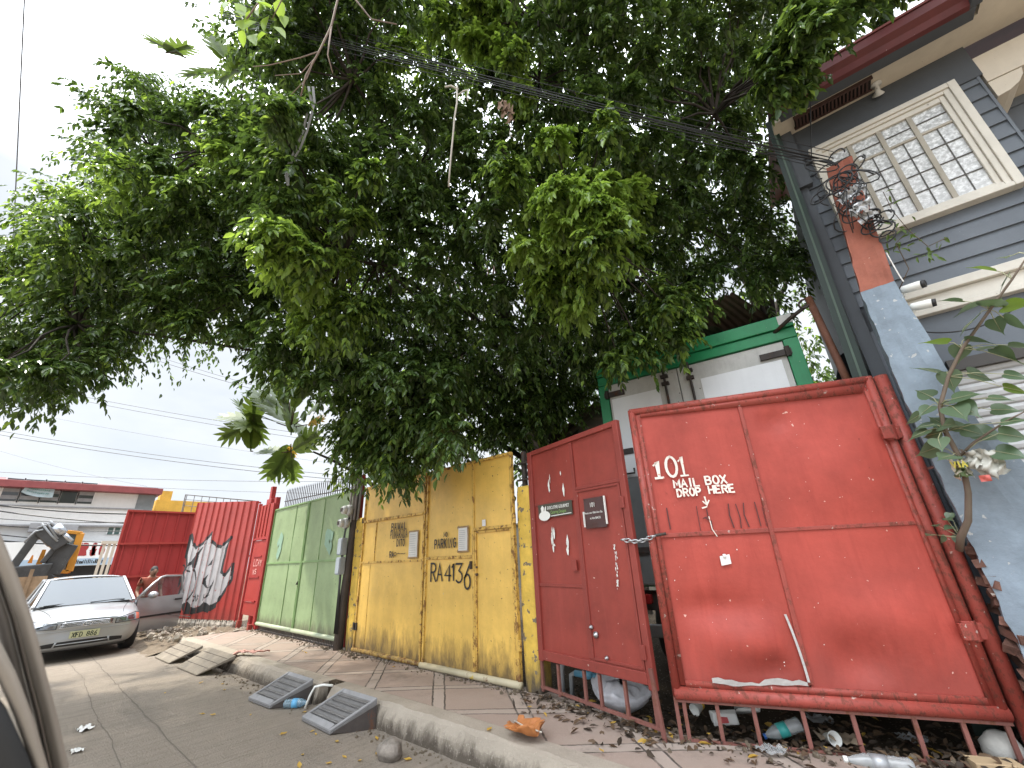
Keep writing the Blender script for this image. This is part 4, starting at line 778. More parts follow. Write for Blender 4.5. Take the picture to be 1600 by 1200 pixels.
# ---- painted concrete pillar
M_PILB = paint('blue_grey_render', (.215, .265, .315), .8, var=.2, vs=3, streak=.2, stcol=(.16, .20, .24), chips=.10, chipcol=(.42, .43, .43), cs=18, spots=.09, spotcol=(.42, .12, .09), bump=.7, bs=16, dirt=.35, dz=(.1, 1.2), dirtcol=(.12, .11, .1))
M_PILR = paint('faded_red_render', (.30, .10, .065), .8, var=.2, vs=4, streak=.3, chips=.03, chipcol=(.45, .3, .24), bump=.5, bs=18)
pl = thing('concrete_pillar', 'concrete pillar painted blue-grey below and faded red on top, crowned by tangled cables', 'pillar', (.46, 4.35, 0))
def shaft(levels, mat, name, d0=0., d1=.42, rough=.006):
    b = MB(); n = len(levels); vs = []; m = 10
    for z, xl, xr in levels:
        for k in range(m): vs.append((xl-.46+(xr-xl)*k/(m-1)+(rough*wob(z*9, k*2.) if k else rough*1.5*wob(z*23, 1.)), d0+rough*wob(k*1.3, z*8, 2.), z))
        vs.append((xr-.46, d1, z)); vs.append((xl-.46, d1, z))
    q = m+2; fs = [(i*q+k, i*q+(k+1) % q, (i+1)*q+(k+1) % q, (i+1)*q+k) for i in range(n-1) for k in range(q)]; fs.append(tuple((n-1)*q+k for k in range(q)))
    b.add(vs, fs); return b.build(name, mat, pl, bevel=0)
def interp(lv, n):
    out = []
    for i in range(n+1):
        z = lv[0][0]+(lv[-1][0]-lv[0][0])*i/n
        for a, c in zip(lv[:-1], lv[1:]):
            if a[0] <= z <= c[0]+1e-6: t = (z-a[0])/(c[0]-a[0]); out.append((z, a[1]+(c[1]-a[1])*t, a[2]+(c[2]-a[2])*t)); break
    return out
shaft(interp([(.03, .33, 1.25), (.85, .31, 1.02), (1.3, .30, .86), (1.75, .295, .74), (2.2, .285, .655)], 40), M_PILB, 'lower_shaft')
shaft(interp([(2.201, .285, .60), (2.7, .285, .575), (3.47, .30, .525)], 20), M_PILB, 'middle_shaft', .002, .36)
shaft(interp([(3.472, .30, .525), (4.2, .37, .58), (4.86, .43, .635)], 20), M_PILR, 'upper_shaft', .004, .30)
b = MB()
for k in range(22):
    z = .15+1.3*k/22; s_ = .02+.02*rnd.random(); b.M = Matrix.Translation((-.135-.02*rnd.random(), .06+.16*rnd.random(), z)) @ Euler((rnd.gauss(0, .2), rnd.gauss(0, .25), rnd.gauss(0, .3))).to_matrix().to_4x4(); b.box(-s_, s_, -.09, .09, -.026, .026); b.M = None
for k in range(0):
    z = .25+.8*rnd.random()**.8; s_ = .02+.05*rnd.random(); b.lathe([(.0, -.004), (s_, -.003), (s_*.9, .004), (0, .006)], 7, M=Matrix.Translation((-.10+.22*rnd.random()*(1.1-z), -.004, z)) @ Matrix.Rotation(R(90), 4, 'X') @ Matrix.Rotation(rnd.random()*6, 4, 'Z'))
b.build('exposed_brick', paint('broken_brick', (.15, .075, .055), .9, var=.45, vs=10, bump=.8, bs=25, chips=.06, chipcol=(.35, .3, .26)), pl)
# ================================================================ TREES
M_BARK = paint('dark_ficus_bark', (.036, .028, .022), .9, var=.35, vs=4, streak=.4, stcol=(.08, .065, .05), bump=.8, bs=14)
M_TWIG = plain('grey_brown_twig', (.10, .075, .05), .85, var=.2)
LM = [leafmat('mature_leaf', (.038, .074, .021), (.070, .122, .034), .33, .27), leafmat('mid_leaf', (.085, .150, .032), (.125, .205, .048), .38, .32), leafmat('young_sunlit_leaf', (.21, .34, .060), (.29, .43, .09), .48, .34)]  # palest one also carries painted sunlight on the bright sprays
M_YLEAF = leafmat('yellowed_leaf', (.45, .26, .04), (.55, .36, .07), .3, .5)
def leaf_mesh(name, P, A, Nn, Ln, Wd, mi, mats, parent=None):
    """many creased pointed leaves: base points P, axes A, normals Nn (all N x 3)"""
    N = len(P); A = A/np.linalg.norm(A, axis=1, keepdims=True); S = np.cross(A, Nn); S /= np.linalg.norm(S, axis=1, keepdims=True)+1e-9; U = np.cross(S, A)
    Ln = Ln[:, None]; Wd = Wd[:, None]
    v = np.empty((N, 6, 3)); v[:, 0] = P; v[:, 1] = P+A*Ln*.30+S*Wd*.42+U*Wd*.14; v[:, 2] = P+A*Ln*.64+S*Wd*.36+U*Wd*.08; v[:, 3] = P+A*Ln-U*Ln*.13
    v[:, 4] = P+A*Ln*.64-S*Wd*.36+U*Wd*.08; v[:, 5] = P+A*Ln*.30-S*Wd*.42+U*Wd*.14
    q = np.array([[0, 1, 2, 3], [0, 3, 4, 5]]); idx = (np.arange(N)*6)[:, None, None]+q[None]
    me = bpy.data.meshes.new(name); me.vertices.add(N*6); me.vertices.foreach_set('co', v.astype(np.float32).ravel())
    me.loops.add(N*8); me.loops.foreach_set('vertex_index', idx.astype(np.int32).ravel()); me.polygons.add(N*2)
    me.polygons.foreach_set('loop_start', np.arange(0, N*8, 4, dtype=np.int32)); me.polygons.foreach_set('loop_total', np.full(N*2, 4, np.int32))
    for m in mats: me.materials.append(m)
    me.polygons.foreach_set('material_index', np.repeat(mi, 2).astype(np.int32)); me.update(calc_edges=True); me.validate()
    o = bpy.data.objects.new(name, me); sc.collection.objects.link(o)
    if parent: o.parent = parent
    return o
def spray(C, rad, ntw, nl, ln, young, droop=.55, rng=nr, spread=1.):
    """twigs leaving each clump centre, arching over, leaves set alternately and hanging; returns arrays"""
    K = len(C); rad = np.asarray(rad)
    d = rng.normal(0, 1, (K, ntw, 3)); d[..., 2] = d[..., 2]*.75+.1; d /= np.linalg.norm(d, axis=2, keepdims=True)
    lt = (rad[:, None]*rng.uniform(.75, 1.35, (K, ntw)))[..., None, None]
    t = np.sort(rng.uniform(.12, 1, (K, ntw, nl)), axis=2)[..., None]
    p = C[:, None, None, :]+d[:, :, None, :]*lt*t*spread; p[..., 2] -= (droop*lt*t*t)[..., 0]
    tan = d[:, :, None, :]*np.ones_like(t)*1.0; tan = tan.copy(); tan[..., 2] -= 2*droop*t[..., 0]
    side = np.cross(tan, np.array([0, 0, 1.])); side /= np.linalg.norm(side, axis=-1, keepdims=True)+1e-6
    sg = np.where(np.arange(nl) % 2 == 0, 1., -1.)[None, None, :, None]
    ax = tan*.55+side*sg*.75+rng.normal(0, .28, p.shape); ax[..., 2] -= .45
    nn = np.array([0, 0, 1.])+rng.normal(0, .35, p.shape)+d[:, :, None, :]*.35
    yo = np.repeat(np.repeat(np.asarray(young)[:, None], ntw, 1)[:, :, None], nl, 2)  # share of pale leaves, raised where sunlight is painted in
    rr = rng.random(yo.shape); tipb = t[..., 0]*.25
    mi = np.where(rr < yo*.9+yo*tipb, 2, np.where(rr < .25+yo+tipb*.6, 1, 0))
    n = K*ntw*nl; L_ = ln*rng.uniform(.7, 1.25, n); W_ = L_*rng.uniform(.40, .52, n)
    return p.reshape(n, 3), ax.reshape(n, 3), nn.reshape(n, 3), L_, W_, mi.reshape(n)
def poisson(poly, dist, rng, holes=()):
    P = np.array(poly, float); lo, hi = P.min(0), P.max(0); pts = []; cell = {}
    for _ in range(int(14*(hi-lo).prod()/dist**2)):
        q = lo+(hi-lo)*rng.random(2)
        if not inpoly(P, np.array([q[0]]), np.array([q[1]]))[0]: continue
        if any(math.hypot((q[0]-h[0])/h[2], (q[1]-h[1])/h[3]) < 1 for h in holes): continue
        k = (int(q[0]//dist), int(q[1]//dist))
        if all((q[0]-r[0])**2+(q[1]-r[1])**2 > dist*dist for i in (-1, 0, 1) for j in (-1, 0, 1) for r in cell.get((k[0]+i, k[1]+j), ())):
            cell.setdefault(k, []).append(q); pts.append(q)
    return pts
SIL = [(-60, 375), (20, 355), (70, 320), (125, 310), (165, 275), (150, 245), (135, 205), (140, 170), (175, 130), (205, 115), (235, 115), (265, 150), (320, 150), (390, 115), (380, 60), (375, -80), (1330, -80), (1290, 60), (1225, 105), (1175, 120), (1170, 200), (1215, 330), (1250, 420), (1200, 425), (1080, 425), (1060, 500), (985, 525), (930, 580), (880, 640), (820, 665), (760, 690), (690, 700), (640, 735), (590, 725), (545, 715), (540, 650), (530, 600), (470, 590), (410, 585), (385, 530), (350, 500), (305, 500), (270, 535), (240, 500), (205, 515), (170, 535), (130, 570), (105, 600), (60, 612), (-60, 580)]
LEFT = [(-60, 390), (40, 360), (130, 320), (170, 270), (160, 190), (200, 140), (260, 170), (420, 150), (430, 480), (305, 490), (270, 520), (235, 490), (170, 530), (110, 590), (40, 600), (-60, 570)]
def depth_front(x, y):
    d = 5.2+.35*math.sin(x*.011)+.3*math.sin(y*.013+1)
    if x < 420: d = 5.8+.5*(420-x)/420
    if y > 560: d = 5.0 if x < 740 else 6.3
    if x > 960: d = 5.4+.5*(x-960)/300 if y < 430 else 5.8
    return d
rngT = np.random.default_rng(21)
C = []; RR = []; YY = []
HOLES = [(300, 190, 20, 14), (292, 172, 26, 18), (560, 640, 18, 30), (330, 205, 16, 14), (365, 330, 14, 22), (915, 645, 25, 28), (1210, 65, 30, 26), (660, 705, 30, 16), (410, 380, 12, 16)]
# sprays with sunlight painted in by paler leaf colours: (px, py, rx, ry)
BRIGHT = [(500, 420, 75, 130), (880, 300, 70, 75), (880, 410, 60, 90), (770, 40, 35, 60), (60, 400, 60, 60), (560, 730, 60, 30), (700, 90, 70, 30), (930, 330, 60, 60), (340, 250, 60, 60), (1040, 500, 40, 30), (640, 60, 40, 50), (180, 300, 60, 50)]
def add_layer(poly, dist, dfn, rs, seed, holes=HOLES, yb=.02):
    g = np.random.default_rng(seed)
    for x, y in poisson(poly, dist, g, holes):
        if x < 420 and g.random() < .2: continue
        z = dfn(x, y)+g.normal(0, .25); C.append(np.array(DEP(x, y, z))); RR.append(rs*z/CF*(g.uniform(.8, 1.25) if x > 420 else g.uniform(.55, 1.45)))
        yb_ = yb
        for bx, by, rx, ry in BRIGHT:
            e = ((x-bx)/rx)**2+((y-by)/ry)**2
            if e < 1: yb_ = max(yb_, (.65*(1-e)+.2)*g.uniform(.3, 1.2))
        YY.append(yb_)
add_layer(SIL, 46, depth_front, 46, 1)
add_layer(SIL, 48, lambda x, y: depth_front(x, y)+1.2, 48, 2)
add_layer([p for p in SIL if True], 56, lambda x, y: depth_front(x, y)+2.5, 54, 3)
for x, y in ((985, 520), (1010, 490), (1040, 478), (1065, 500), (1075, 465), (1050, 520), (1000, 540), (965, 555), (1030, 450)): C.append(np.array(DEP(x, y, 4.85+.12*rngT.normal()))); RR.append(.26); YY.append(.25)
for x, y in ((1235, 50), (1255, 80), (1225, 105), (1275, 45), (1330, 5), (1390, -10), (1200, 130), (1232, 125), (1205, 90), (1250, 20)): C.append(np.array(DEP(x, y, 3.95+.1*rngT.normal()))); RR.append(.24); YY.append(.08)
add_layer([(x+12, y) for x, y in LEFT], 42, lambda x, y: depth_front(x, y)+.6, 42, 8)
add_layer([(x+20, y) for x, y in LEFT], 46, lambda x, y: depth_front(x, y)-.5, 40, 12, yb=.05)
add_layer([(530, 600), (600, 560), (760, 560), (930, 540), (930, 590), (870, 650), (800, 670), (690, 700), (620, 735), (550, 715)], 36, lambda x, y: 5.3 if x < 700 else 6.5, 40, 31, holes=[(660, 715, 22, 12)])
# tassels hang before the crown, their sunlit look painted with pale leaves
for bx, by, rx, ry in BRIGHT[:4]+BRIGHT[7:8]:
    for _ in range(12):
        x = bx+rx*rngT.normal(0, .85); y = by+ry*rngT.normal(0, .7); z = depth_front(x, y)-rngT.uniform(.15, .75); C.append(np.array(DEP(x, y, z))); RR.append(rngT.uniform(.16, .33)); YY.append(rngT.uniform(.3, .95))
# unseen leaf clumps added out of view to shade the road and house
g = np.random.default_rng(9)
OV = []
while len(OV) < 150:
    p = np.array([g.uniform(-12, -5), g.uniform(-6, 1), g.uniform(5.5, 9.)])
    px, py, z = proj(p[None])
    if z[0] > -.2 and -650 < px[0] < 2250 and py[0] > -560: continue
    if (p[0]+8.5)**2/12.5+(p[1]+2.5)**2/12.5 < 1: OV.append(p)
while len(OV) < 215:
    p = np.array([g.uniform(-3, 2.6), g.uniform(2.6, 6), g.uniform(8.6, 10.6)]); px, py, z = proj(p[None])
    if z[0] > .3 and py[0] > -260: continue
    OV.append(p)
C = np.array(C); RR = np.array(RR); YY = np.array(YY); OV = np.array(OV)
ft = thing('ficus_tree', 'huge dark ficus tree whose drooping crown spreads over the gates and the street', 'tree', (-4.55, 6.6, .1))
TB = Vector((-4.55, 6.6, .1))
o1 = leaf_mesh('x', *([C[:1]]*3), np.array([.1]), np.array([.05]), np.array([0]), LM) if False else None
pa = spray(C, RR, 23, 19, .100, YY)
pb = spray(OV, np.full(len(OV), .95), 12, 16, .17, np.full(len(OV), .02))
cat = [np.concatenate([x, y]) for x, y in zip(pa, pb)]
def gates_clear(p):   # leaves hanging at the wall line stay on the street side of, or above, the gates
    bad = (p[:, 1] > 3.3) & (p[:, 1] < 3.95) & (p[:, 2] < 2.62) & (p[:, 0] > -11.5) & (p[:, 0] < -1.8)
    inhouse = (p[:, 0] > .12) & (p[:, 1] > 4.2) & (p[:, 2] < 6.3)
    intruck = (p[:, 0] > -2.6) & (p[:, 0] < -.2) & (p[:, 1] > 4.75) & (p[:, 2] < 4.0)
    low = (p[:, 1] > 1.2) & (p[:, 0] > -7.6) & (p[:, 0] < -3.) & (p[:, 2] < 2.16)
    return ~(bad | inhouse | intruck | low)
k = gates_clear(cat[0]); cat = [x[k] for x in cat]
crown = leaf_mesh('crown', cat[0]-np.array(TB), *cat[1:], LM, ft)
# trunk, limbs and branchlets
def limb_pts(a, c, n=9, sag=.5, w=.18, seed=0):
    a = Vector(a); c = Vector(c); out = []
    for i in range(n+1):
        t = i/n; p = a.lerp(c, t); p.z += sag*math.sin(math.pi*t)*(1 if t < .6 else .9); p.x += w*wob(t*3+seed, seed*2.)*math.sin(math.pi*t); p.y += w*wob(seed, t*3+5)*math.sin(math.pi*t); out.append(p)
    return out
T0 = [Vector((-4.55, 6.6, .05)), Vector((-4.6, 6.6, 1.2)), Vector((-4.75, 6.55, 2.8)), Vector((-5.0, 6.4, 4.2)), Vector((-5.1, 6.3, 5.4))]
b = MB(); b.tube([p-TB for p in T0], [.50, .40, .35, .31, .26], 14); b.build('trunk', M_BARK, ft, True)
def kmeans(P, k, seed):
    g = np.random.default_rng(seed); c = P[g.choice(len(P), k, False)]
    for _ in range(8):
        a = ((P[:, None]-c[None])**2).sum(2).argmin(1); c = np.array([P[a == i].mean(0) if (a == i).any() else c[i] for i in range(k)])
    return c, a
AN, asg = kmeans(C, 22, 3)
sub = MB()
for i, c in enumerate(AN):
    st = T0[2+i % 3]; pts = limb_pts(st, c, 9, .7, .35, i*1.7); Ls = (Vector(c)-st).length
    r0 = .03+(.009 if c[0] > -6.5 else .004)*Ls
    b = MB(); b.tube([p-TB for p in pts], [max(.02, r0*(1-.8*j/9)) for j in range(10)], 8); b.build('limb', M_BARK, ft, True)
    for q in C[asg == i]:
        j = min(range(4, 10), key=lambda j: (pts[j]-Vector(q)).length); pp = limb_pts(pts[j], q, 4, .08, .10, q[0]); sub.tube([p-TB for p in pp], [.018, .015, .012, .009, .006], 5, cap=False)
for i, q in enumerate(OV): 
    dd = ((np.vstack([C, OV[:i]])-q)**2).sum(1); j = dd.argmin(); q2 = np.vstack([C, OV])[j]
    if dd[j] < 1.0: sub.tube([p-TB for p in limb_pts(q2, q, 4, .1, .1, i)], [.016, .015, .013, .011, .008], 5, cap=False)
sub.build('branchlets', M_BARK, ft, True)
# upright bare stems in the heart of the tree
b = MB()
for k in range(16):
    px = 690+190*rngT.random(); py = 560+90*rngT.random(); a = PY(px, py, 6.0+rngT.normal(0, .4)); c = PY(px+rngT.normal(-10, 45), py-150-120*rngT.random(), 6.+rngT.normal(0, .5))
    b.tube([p-TB for p in limb_pts(a, c, 6, .05, .15, k)], [.04, .036, .032, .028, .022, .018, .012], 6)
b.build('sucker_stems', paint('reddish_stem', (.10, .055, .04), .85, var=.25), ft, True)
# near branch hanging into the top of the picture: bare grey twigs and large lit leaves
def near_twig(pxs, z, r):
    return [DEP(x, y, z+dz)-TB for x, y, dz in pxs], r
b = MB()
for pts, r in (([(560, -90, .3), (530, -10, .15), (518, 40, .05), (500, 78, 0), (478, 118, 0), (470, 150, 0)], .009), ([(518, 40, .05), (512, 85, 0), (520, 115, 0)], .006), ([(500, 80, 0), (470, 90, 0), (420, 102, 0), (395, 104, 0)], .005), ([(495, 88, 0), (470, 115, 0), (430, 118, .02)], .004), ([(490, 95, 0), (480, 122, .0), (455, 148, 0)], .004), ([(540, -20, .1), (580, 30, .1), (620, 38, .1)], .007), ([(470, -80, .2), (430, -30, .05), (400, 10, 0), (385, 30, 0)], .008), ([(440, -40, .05), (440, 0, 0), (425, 30, 0)], .005)):
    q = [DEP(x, y, 2.9+dz)-TB for x, y, dz in pts]; b.tube(q, [r*(1-.5*i/len(q)) for i in range(len(q))], 6)
b.build('near_twig', paint('pale_grey_twig', (.22, .17, .14), .8, var=.2), ft, True)
P = []; A_ = []
for x, y in ((368, 32), (378, 45), (380, 20), (395, 30), (405, 48), (412, 18), (425, 38), (432, 55), (440, 12), (385, 60), (415, 5), (398, 68), (420, 66), (430, 28), (372, 5), (448, 38), (402, 10), (365, 18), (355, 25), (390, 0)):
    P.append(np.array(DEP(x-4, y-14, 2.9+rngT.normal(0, .05)))-np.array(TB)); A_.append(np.array([rngT.normal(0, .45), rngT.normal(0, .45), -1+rngT.normal(0, .3)]))
P = np.array(P); A_ = np.array(A_); nn = np.array(-np.array(_x*0))+np.tile(np.array([.45, -.7, .45]), (len(P), 1))+rngT.normal(0, .3, P.shape)
leaf_mesh('near_leaves', P, A_, nn, rngT.uniform(.11, .16, len(P)), rngT.uniform(.07, .1, len(P)), np.full(len(P), 2), LM, ft)
# ---- breadfruit tree with big lobed leaves
M_BF = leafmat('breadfruit_leaf', (.075, .13, .028), (.12, .18, .040), .35, .4)
def lobed(L_, W_):
    """deeply lobed leaf: a pointed central blade with five pairs of pointed side lobes, axis +x, drooping to the tip"""
    vs = []; fs = []
    def z(x, y): return -.16*L_*x*x+.10*abs(y)*W_-.10*W_*y*y
    def poly(pts, dz=0.):
        k = len(vs); vs.extend((x*L_, y*W_, z(x, y)+dz) for x, y in pts); fs.append(tuple(range(k, k+len(pts))))
    for s_ in (1, -1):
        prev = 0.
        for i, (x0, x1, ln) in enumerate(((.06, .20, .34), (.20, .37, .47), (.37, .53, .52), (.53, .69, .46), (.69, .83, .32))):
            tipx = x1+.10+.02*i; w0 = .10
            p = [(x0, 0), (x1, 0), (x1+.005, .09*s_), ((x1+tipx)/2+.02, ln*.62*s_), (tipx, ln*s_), ((x0+tipx)/2-.02, ln*.74*s_), (x0+.005, .13*s_)]
            poly(p if s_ < 0 else p[::-1], .0006*i)
        p = [(0, 0), (.83, 0), (1.0, 0), (.92, .07*s_), (.83, .10*s_), (.02, .03*s_)]; poly(p if s_ < 0 else p[::-1], .004)
    return vs, fs
bt = thing('breadfruit_tree', 'breadfruit tree with big lobed leaves showing left of and above the ficus crown', 'tree', (-9.6, 6.4, .1))
BB = Vector((-9.6, 6.4, .1))
lowc = DEP(455, 690, 8.6); hic = DEP(330, 105, 8.2)
b = MB(); b.tube([(0, 0, 0), (.05, -.1, 2), (.2, -.5, 4), (.9, -1.4, 6.5)], [.17, .15, .12, .09], 10); b.build('trunk', M_BARK, bt, True)
b = MB(); b.tube(limb_pts((.05, -.1, 2.2), lowc-BB+Vector((.2, .4, -.2)), 7, .3, .1, 1), [.07, .065, .06, .05, .045, .04, .03, .02], 8); b.build('limb', M_BARK, bt, True)
b = MB(); b.tube(limb_pts((.9, -1.4, 6.5), hic-BB, 8, .4, .15, 2), [.09, .085, .08, .07, .06, .05, .04, .03, .02], 8); b.build('limb', M_BARK, bt, True)
lf = MB(); tw = MB()
BL = [(390, 665, 1), (372, 655, 1), (405, 672, 1), (385, 640, 1), (398, 690, 1), (420, 605, 1), (450, 600, 1), (470, 615, 1), (430, 640, 1), (460, 650, 1), (490, 640, 1), (440, 700, 1), (475, 690, 1), (430, 725, 1), (455, 735, 1), (500, 660, 1), (440, 620, 1), (480, 600, 1), (420, 655, 1), (465, 670, 1), (378, 678, 1), (412, 650, 1), (395, 655, 1), (445, 715, 1), (425, 708, 1), (415, 625, 1), (400, 640, 1),
      (262, 70, 2), (278, 66, 2), (340, 90, 2), (350, 82, 2), (395, 105, 2), (420, 100, 2), (375, 95, 2), (318, 108, 2), (405, 85, 2), (365, 120, 2)]
for i, (x, y, w_) in enumerate(BL):
    c = DEP(x, y, 8.6 if w_ == 1 else 8.2)+Vector(rngT.normal(0, .06, 3)); hub = lowc if w_ == 1 else hic
    hx_ = DEP(395 if x < 412 else 455, 668 if y < 690 else 705, 8.6) if w_ == 1 else DEP(275 if x < 300 else 375, 82 if x < 300 else 110, 8.2)
    d = (c-hx_); d.z -= .08; d = d.normalized() if d.length > .05 else Vector((.3, -.3, -.8)); d = (d+Vector(rngT.normal(0, .2, 3))).normalized()
    Ls = rngT.uniform(.62, .85)*(.55 if i in (11, 15) else 1); toc = (Vector((0, 0, CH))-c).normalized(); nrm = (toc*.5+Vector((0, 0, 1))*.8+Vector(rngT.normal(0, .3, 3))).normalized()
    s_ = nrm.cross(d).normalized(); nrm = d.cross(s_); Mx = Matrix((d, s_, nrm)).transposed().to_4x4(); Mx.translation = c-d*Ls*.45-BB
    vs, fs = lobed(Ls, Ls*.72); lf.add([Mx @ Vector(p) for p in vs], fs, 1 if i in (11, 15) else 0); tw.tube([hx_-BB, Mx.translation], .012, 5)
lf.build('foliage', [M_BF, M_YLEAF], bt, True); tw.build('leaf_stalks', M_TWIG, bt, True)['kind'] = 'stuff'
# ---- trees in the yard behind the truck and behind the wall
def back_tree(name, lab, base, blobs, n_leaf, ln, grp=None, young=.1):
    t = thing(name, lab, 'tree', base, 0, grp); B0 = Vector(base)
    Cc = np.array([np.array(DEP(x, y, z)) for x, y, z, r in blobs]); rr = np.array([r*z/CF for x, y, z, r in blobs])
    q = spray(Cc, rr, n_leaf, 14, ln, np.full(len(Cc), young)); kk = gates_clear(q[0]); q = [x[kk] for x in q]; leaf_mesh('crown', q[0]-np.array(B0), *q[1:], LM, t)
    top = Cc.mean(0); b = MB(); b.tube([p-B0 for p in limb_pts(B0, top, 8, .0, .25, base[0])], [.22, .2, .18, .16, .14, .12, .1, .07, .04], 10); b.build('trunk', M_BARK, t, True)
    b = MB()
    for i in range(0, len(Cc), 3): b.tube([p-B0 for p in limb_pts(Vector(base).lerp(Vector(top), .6), Cc[i], 6, .2, .2, i)], [.07, .06, .05, .04, .03, .02, .012], 6)
    b.build('limb', M_BARK, t, True)
def blobs(poly, dist, z0, z1, seed): g = np.random.default_rng(seed); return [(x, y, g.uniform(z0, z1), dist*.95) for x, y in poisson(poly, dist, g)]
back_tree('yard_tree', 'leafy tree standing behind the box truck, next to the blue house', (-.9, 11.0, .1), blobs([(1000, 20), (1180, 90), (1200, 200), (1240, 330), (1275, 440), (1320, 560), (1330, 600), (1230, 600), (1180, 560), (1080, 470), (1000, 480)], 60, 8.6, 10.5, 4), 16, .14, young=.12)
back_tree('yard_tree', 'dark spreading tree deep in the yard behind the yellow gate', (-7.5, 12.5, .1), blobs([(560, 560), (700, 520), (900, 500), (960, 560), (950, 690), (880, 720), (760, 700), (700, 715), (600, 690)], 62, 9.5, 12, 6), 13, .17, young=.03)
# ---- sapling growing out of the concrete pillar
fg = thing('fig_sapling', 'young fig sapling with heart-shaped leaves sprouting from the blue-grey pillar', 'plant', (.22, 4.30, 1.35))
FB = Vector((.22, 4.30, 1.35))
c7 = lambda x, y: (1200+x/2.3075, 380+y/2.3075)
stem = [(690, 1105, 4.33), (695, 1060, 4.26), (722, 1000, 4.2), (722, 900, 4.16), (706, 820, 4.14), (690, 770, 4.13), (640, 680, 4.12), (620, 590, 4.12), (650, 480, 4.1), (700, 380, 4.08), (800, 240, 4.04), (880, 130, 4.0), (940, 40, 3.96)]
SP = [PY(*c7(x, y), yy)-FB for x, y, yy in stem]
b = MB(); b.tube(SP, [.022, .021, .019, .017, .016, .015, .014, .013, .012, .0105, .009, .007, .005], 8); b.tube([SP[5], PY(*c7(740, 720), 4.1)-FB, PY(*c7(860, 640), 4.05)-FB, PY(*c7(940, 600), 4.)-FB], [.009, .008, .006, .004], 6); b.build('stem', paint('sapling_bark', (.15, .115, .085), .8, var=.2), fg, True)
def heart(L_, W_):
    o = [(0, .06), (-.06, .22), (-.03, .38), (.10, .49), (.28, .50), (.46, .42), (.63, .28), (.78, .13), (.90, .045), (1.1, 0)]
    vs = [(x*L_, y*W_, .10*y*W_-.10*L_*x*x) for x, y in o]; mid = [(max(x, 0)*L_, 0, -.10*L_*max(x, 0)**2-.015*L_) for x, y in o]; n = len(o)
    verts = mid+vs+[(x, -y, z) for x, y, z in vs]
    return verts, [(i, i+1, n+i+1, n+i) for i in range(n-1)]+[(i, 2*n+i, 2*n+i+1, i+1) for i in range(n-1)]
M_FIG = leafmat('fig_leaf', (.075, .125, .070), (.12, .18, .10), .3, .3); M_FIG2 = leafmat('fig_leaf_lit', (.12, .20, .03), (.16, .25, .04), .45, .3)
M_VEIN = plain('leaf_stalk', (.30, .30, .17), .5)
lf = MB(); tw = MB()
FL = [(775, 90, 1), (870, 45, 0), (850, 140, 0), (660, 205, 0), (820, 210, 0), (720, 235, 0), (720, 295, 0), (600, 355, 1), (800, 375, 0), (770, 480, 0), (570, 455, 0), (560, 540, 0), (565, 605, 0), (520, 635, 0), (715, 550, 0), (720, 600, 0), (650, 655, 0), (745, 682, 0), (620, 725, 0), (570, 750, 0), (900, 530, 1), (890, 640, 0), (890, 695, 0), (900, 290, 0), (905, 220, 1), (640, 570, 0), (700, 660, 0), (800, 690, 0), (830, 300, 0), (860, 400, 0), (690, 400, 0), (760, 350, 0), (915, 370, 0), (610, 640, 0), (590, 690, 0), (540, 690, 0), (640, 770, 0), (560, 660, 0), (690, 610, 0), (860, 600, 0), (900, 480, 0), (840, 560, 0), (660, 500, 0), (880, 760, 0), (910, 430, 0)]
for i, (x, y, lit) in enumerate(FL):
    c = PY(*c7(x, y), 4.08+rngT.normal(0, .08)); j = min(range(4, len(SP)), key=lambda j: (SP[j]+FB-c).length); a = SP[j]+FB
    d = (c-a); d.z -= .03; d = (d.normalized()+Vector(rngT.normal(0, .25, 3))+Vector((0, 0, -.15))).normalized()
    nrm = (Vector((0, -.25, 1))+Vector(rngT.normal(0, .38, 3))).normalized() if y < 520 else (Vector((-.1, -.75, .65))+Vector(rngT.normal(0, .25, 3))).normalized()
    s_ = nrm.cross(d).normalized(); nrm = d.cross(s_); Ls = rngT.uniform(.11, .165); Mx = Matrix((d, s_, nrm)).transposed().to_4x4(); Mx.translation = c-d*Ls*.5-FB
    vs, fs = heart(Ls, Ls*.92); lf.add([Mx @ Vector(p) for p in vs], fs, lit); tw.tube([a-FB, a.lerp(c-d*Ls*.5, .5)-FB+Vector((0, 0, .02)), c-d*Ls*.5-FB, c+d*Ls*.25-FB+nrm*.0005], [.003, .0028, .0025, .001], 5)
for x, y in ((588, 1050), (660, 1020), (640, 1058), (680, 1055), (605, 1015), (655, 972), (640, 990)):
    c = PY(*c7(x, y), 4.30); d = Vector(rngT.normal(0, .5, 3))+Vector((-.2, -.3, -.3)); d.normalize(); nrm = Vector((-.1, -.7, .7)); s_ = nrm.cross(d).normalized(); nrm = d.cross(s_); Mx = Matrix((d, s_, nrm)).transposed().to_4x4(); Mx.translation = c-FB
    vs, fs = heart(.065, .055); lf.add([Mx @ Vector(p) for p in vs], fs, 0); tw.tube([SP[1], c-FB], .002, 5)
lf.build('foliage', [M_FIG, M_FIG2], fg, True); tw.build('leaf_stalks', M_VEIN, fg, True)['kind'] = 'stuff'
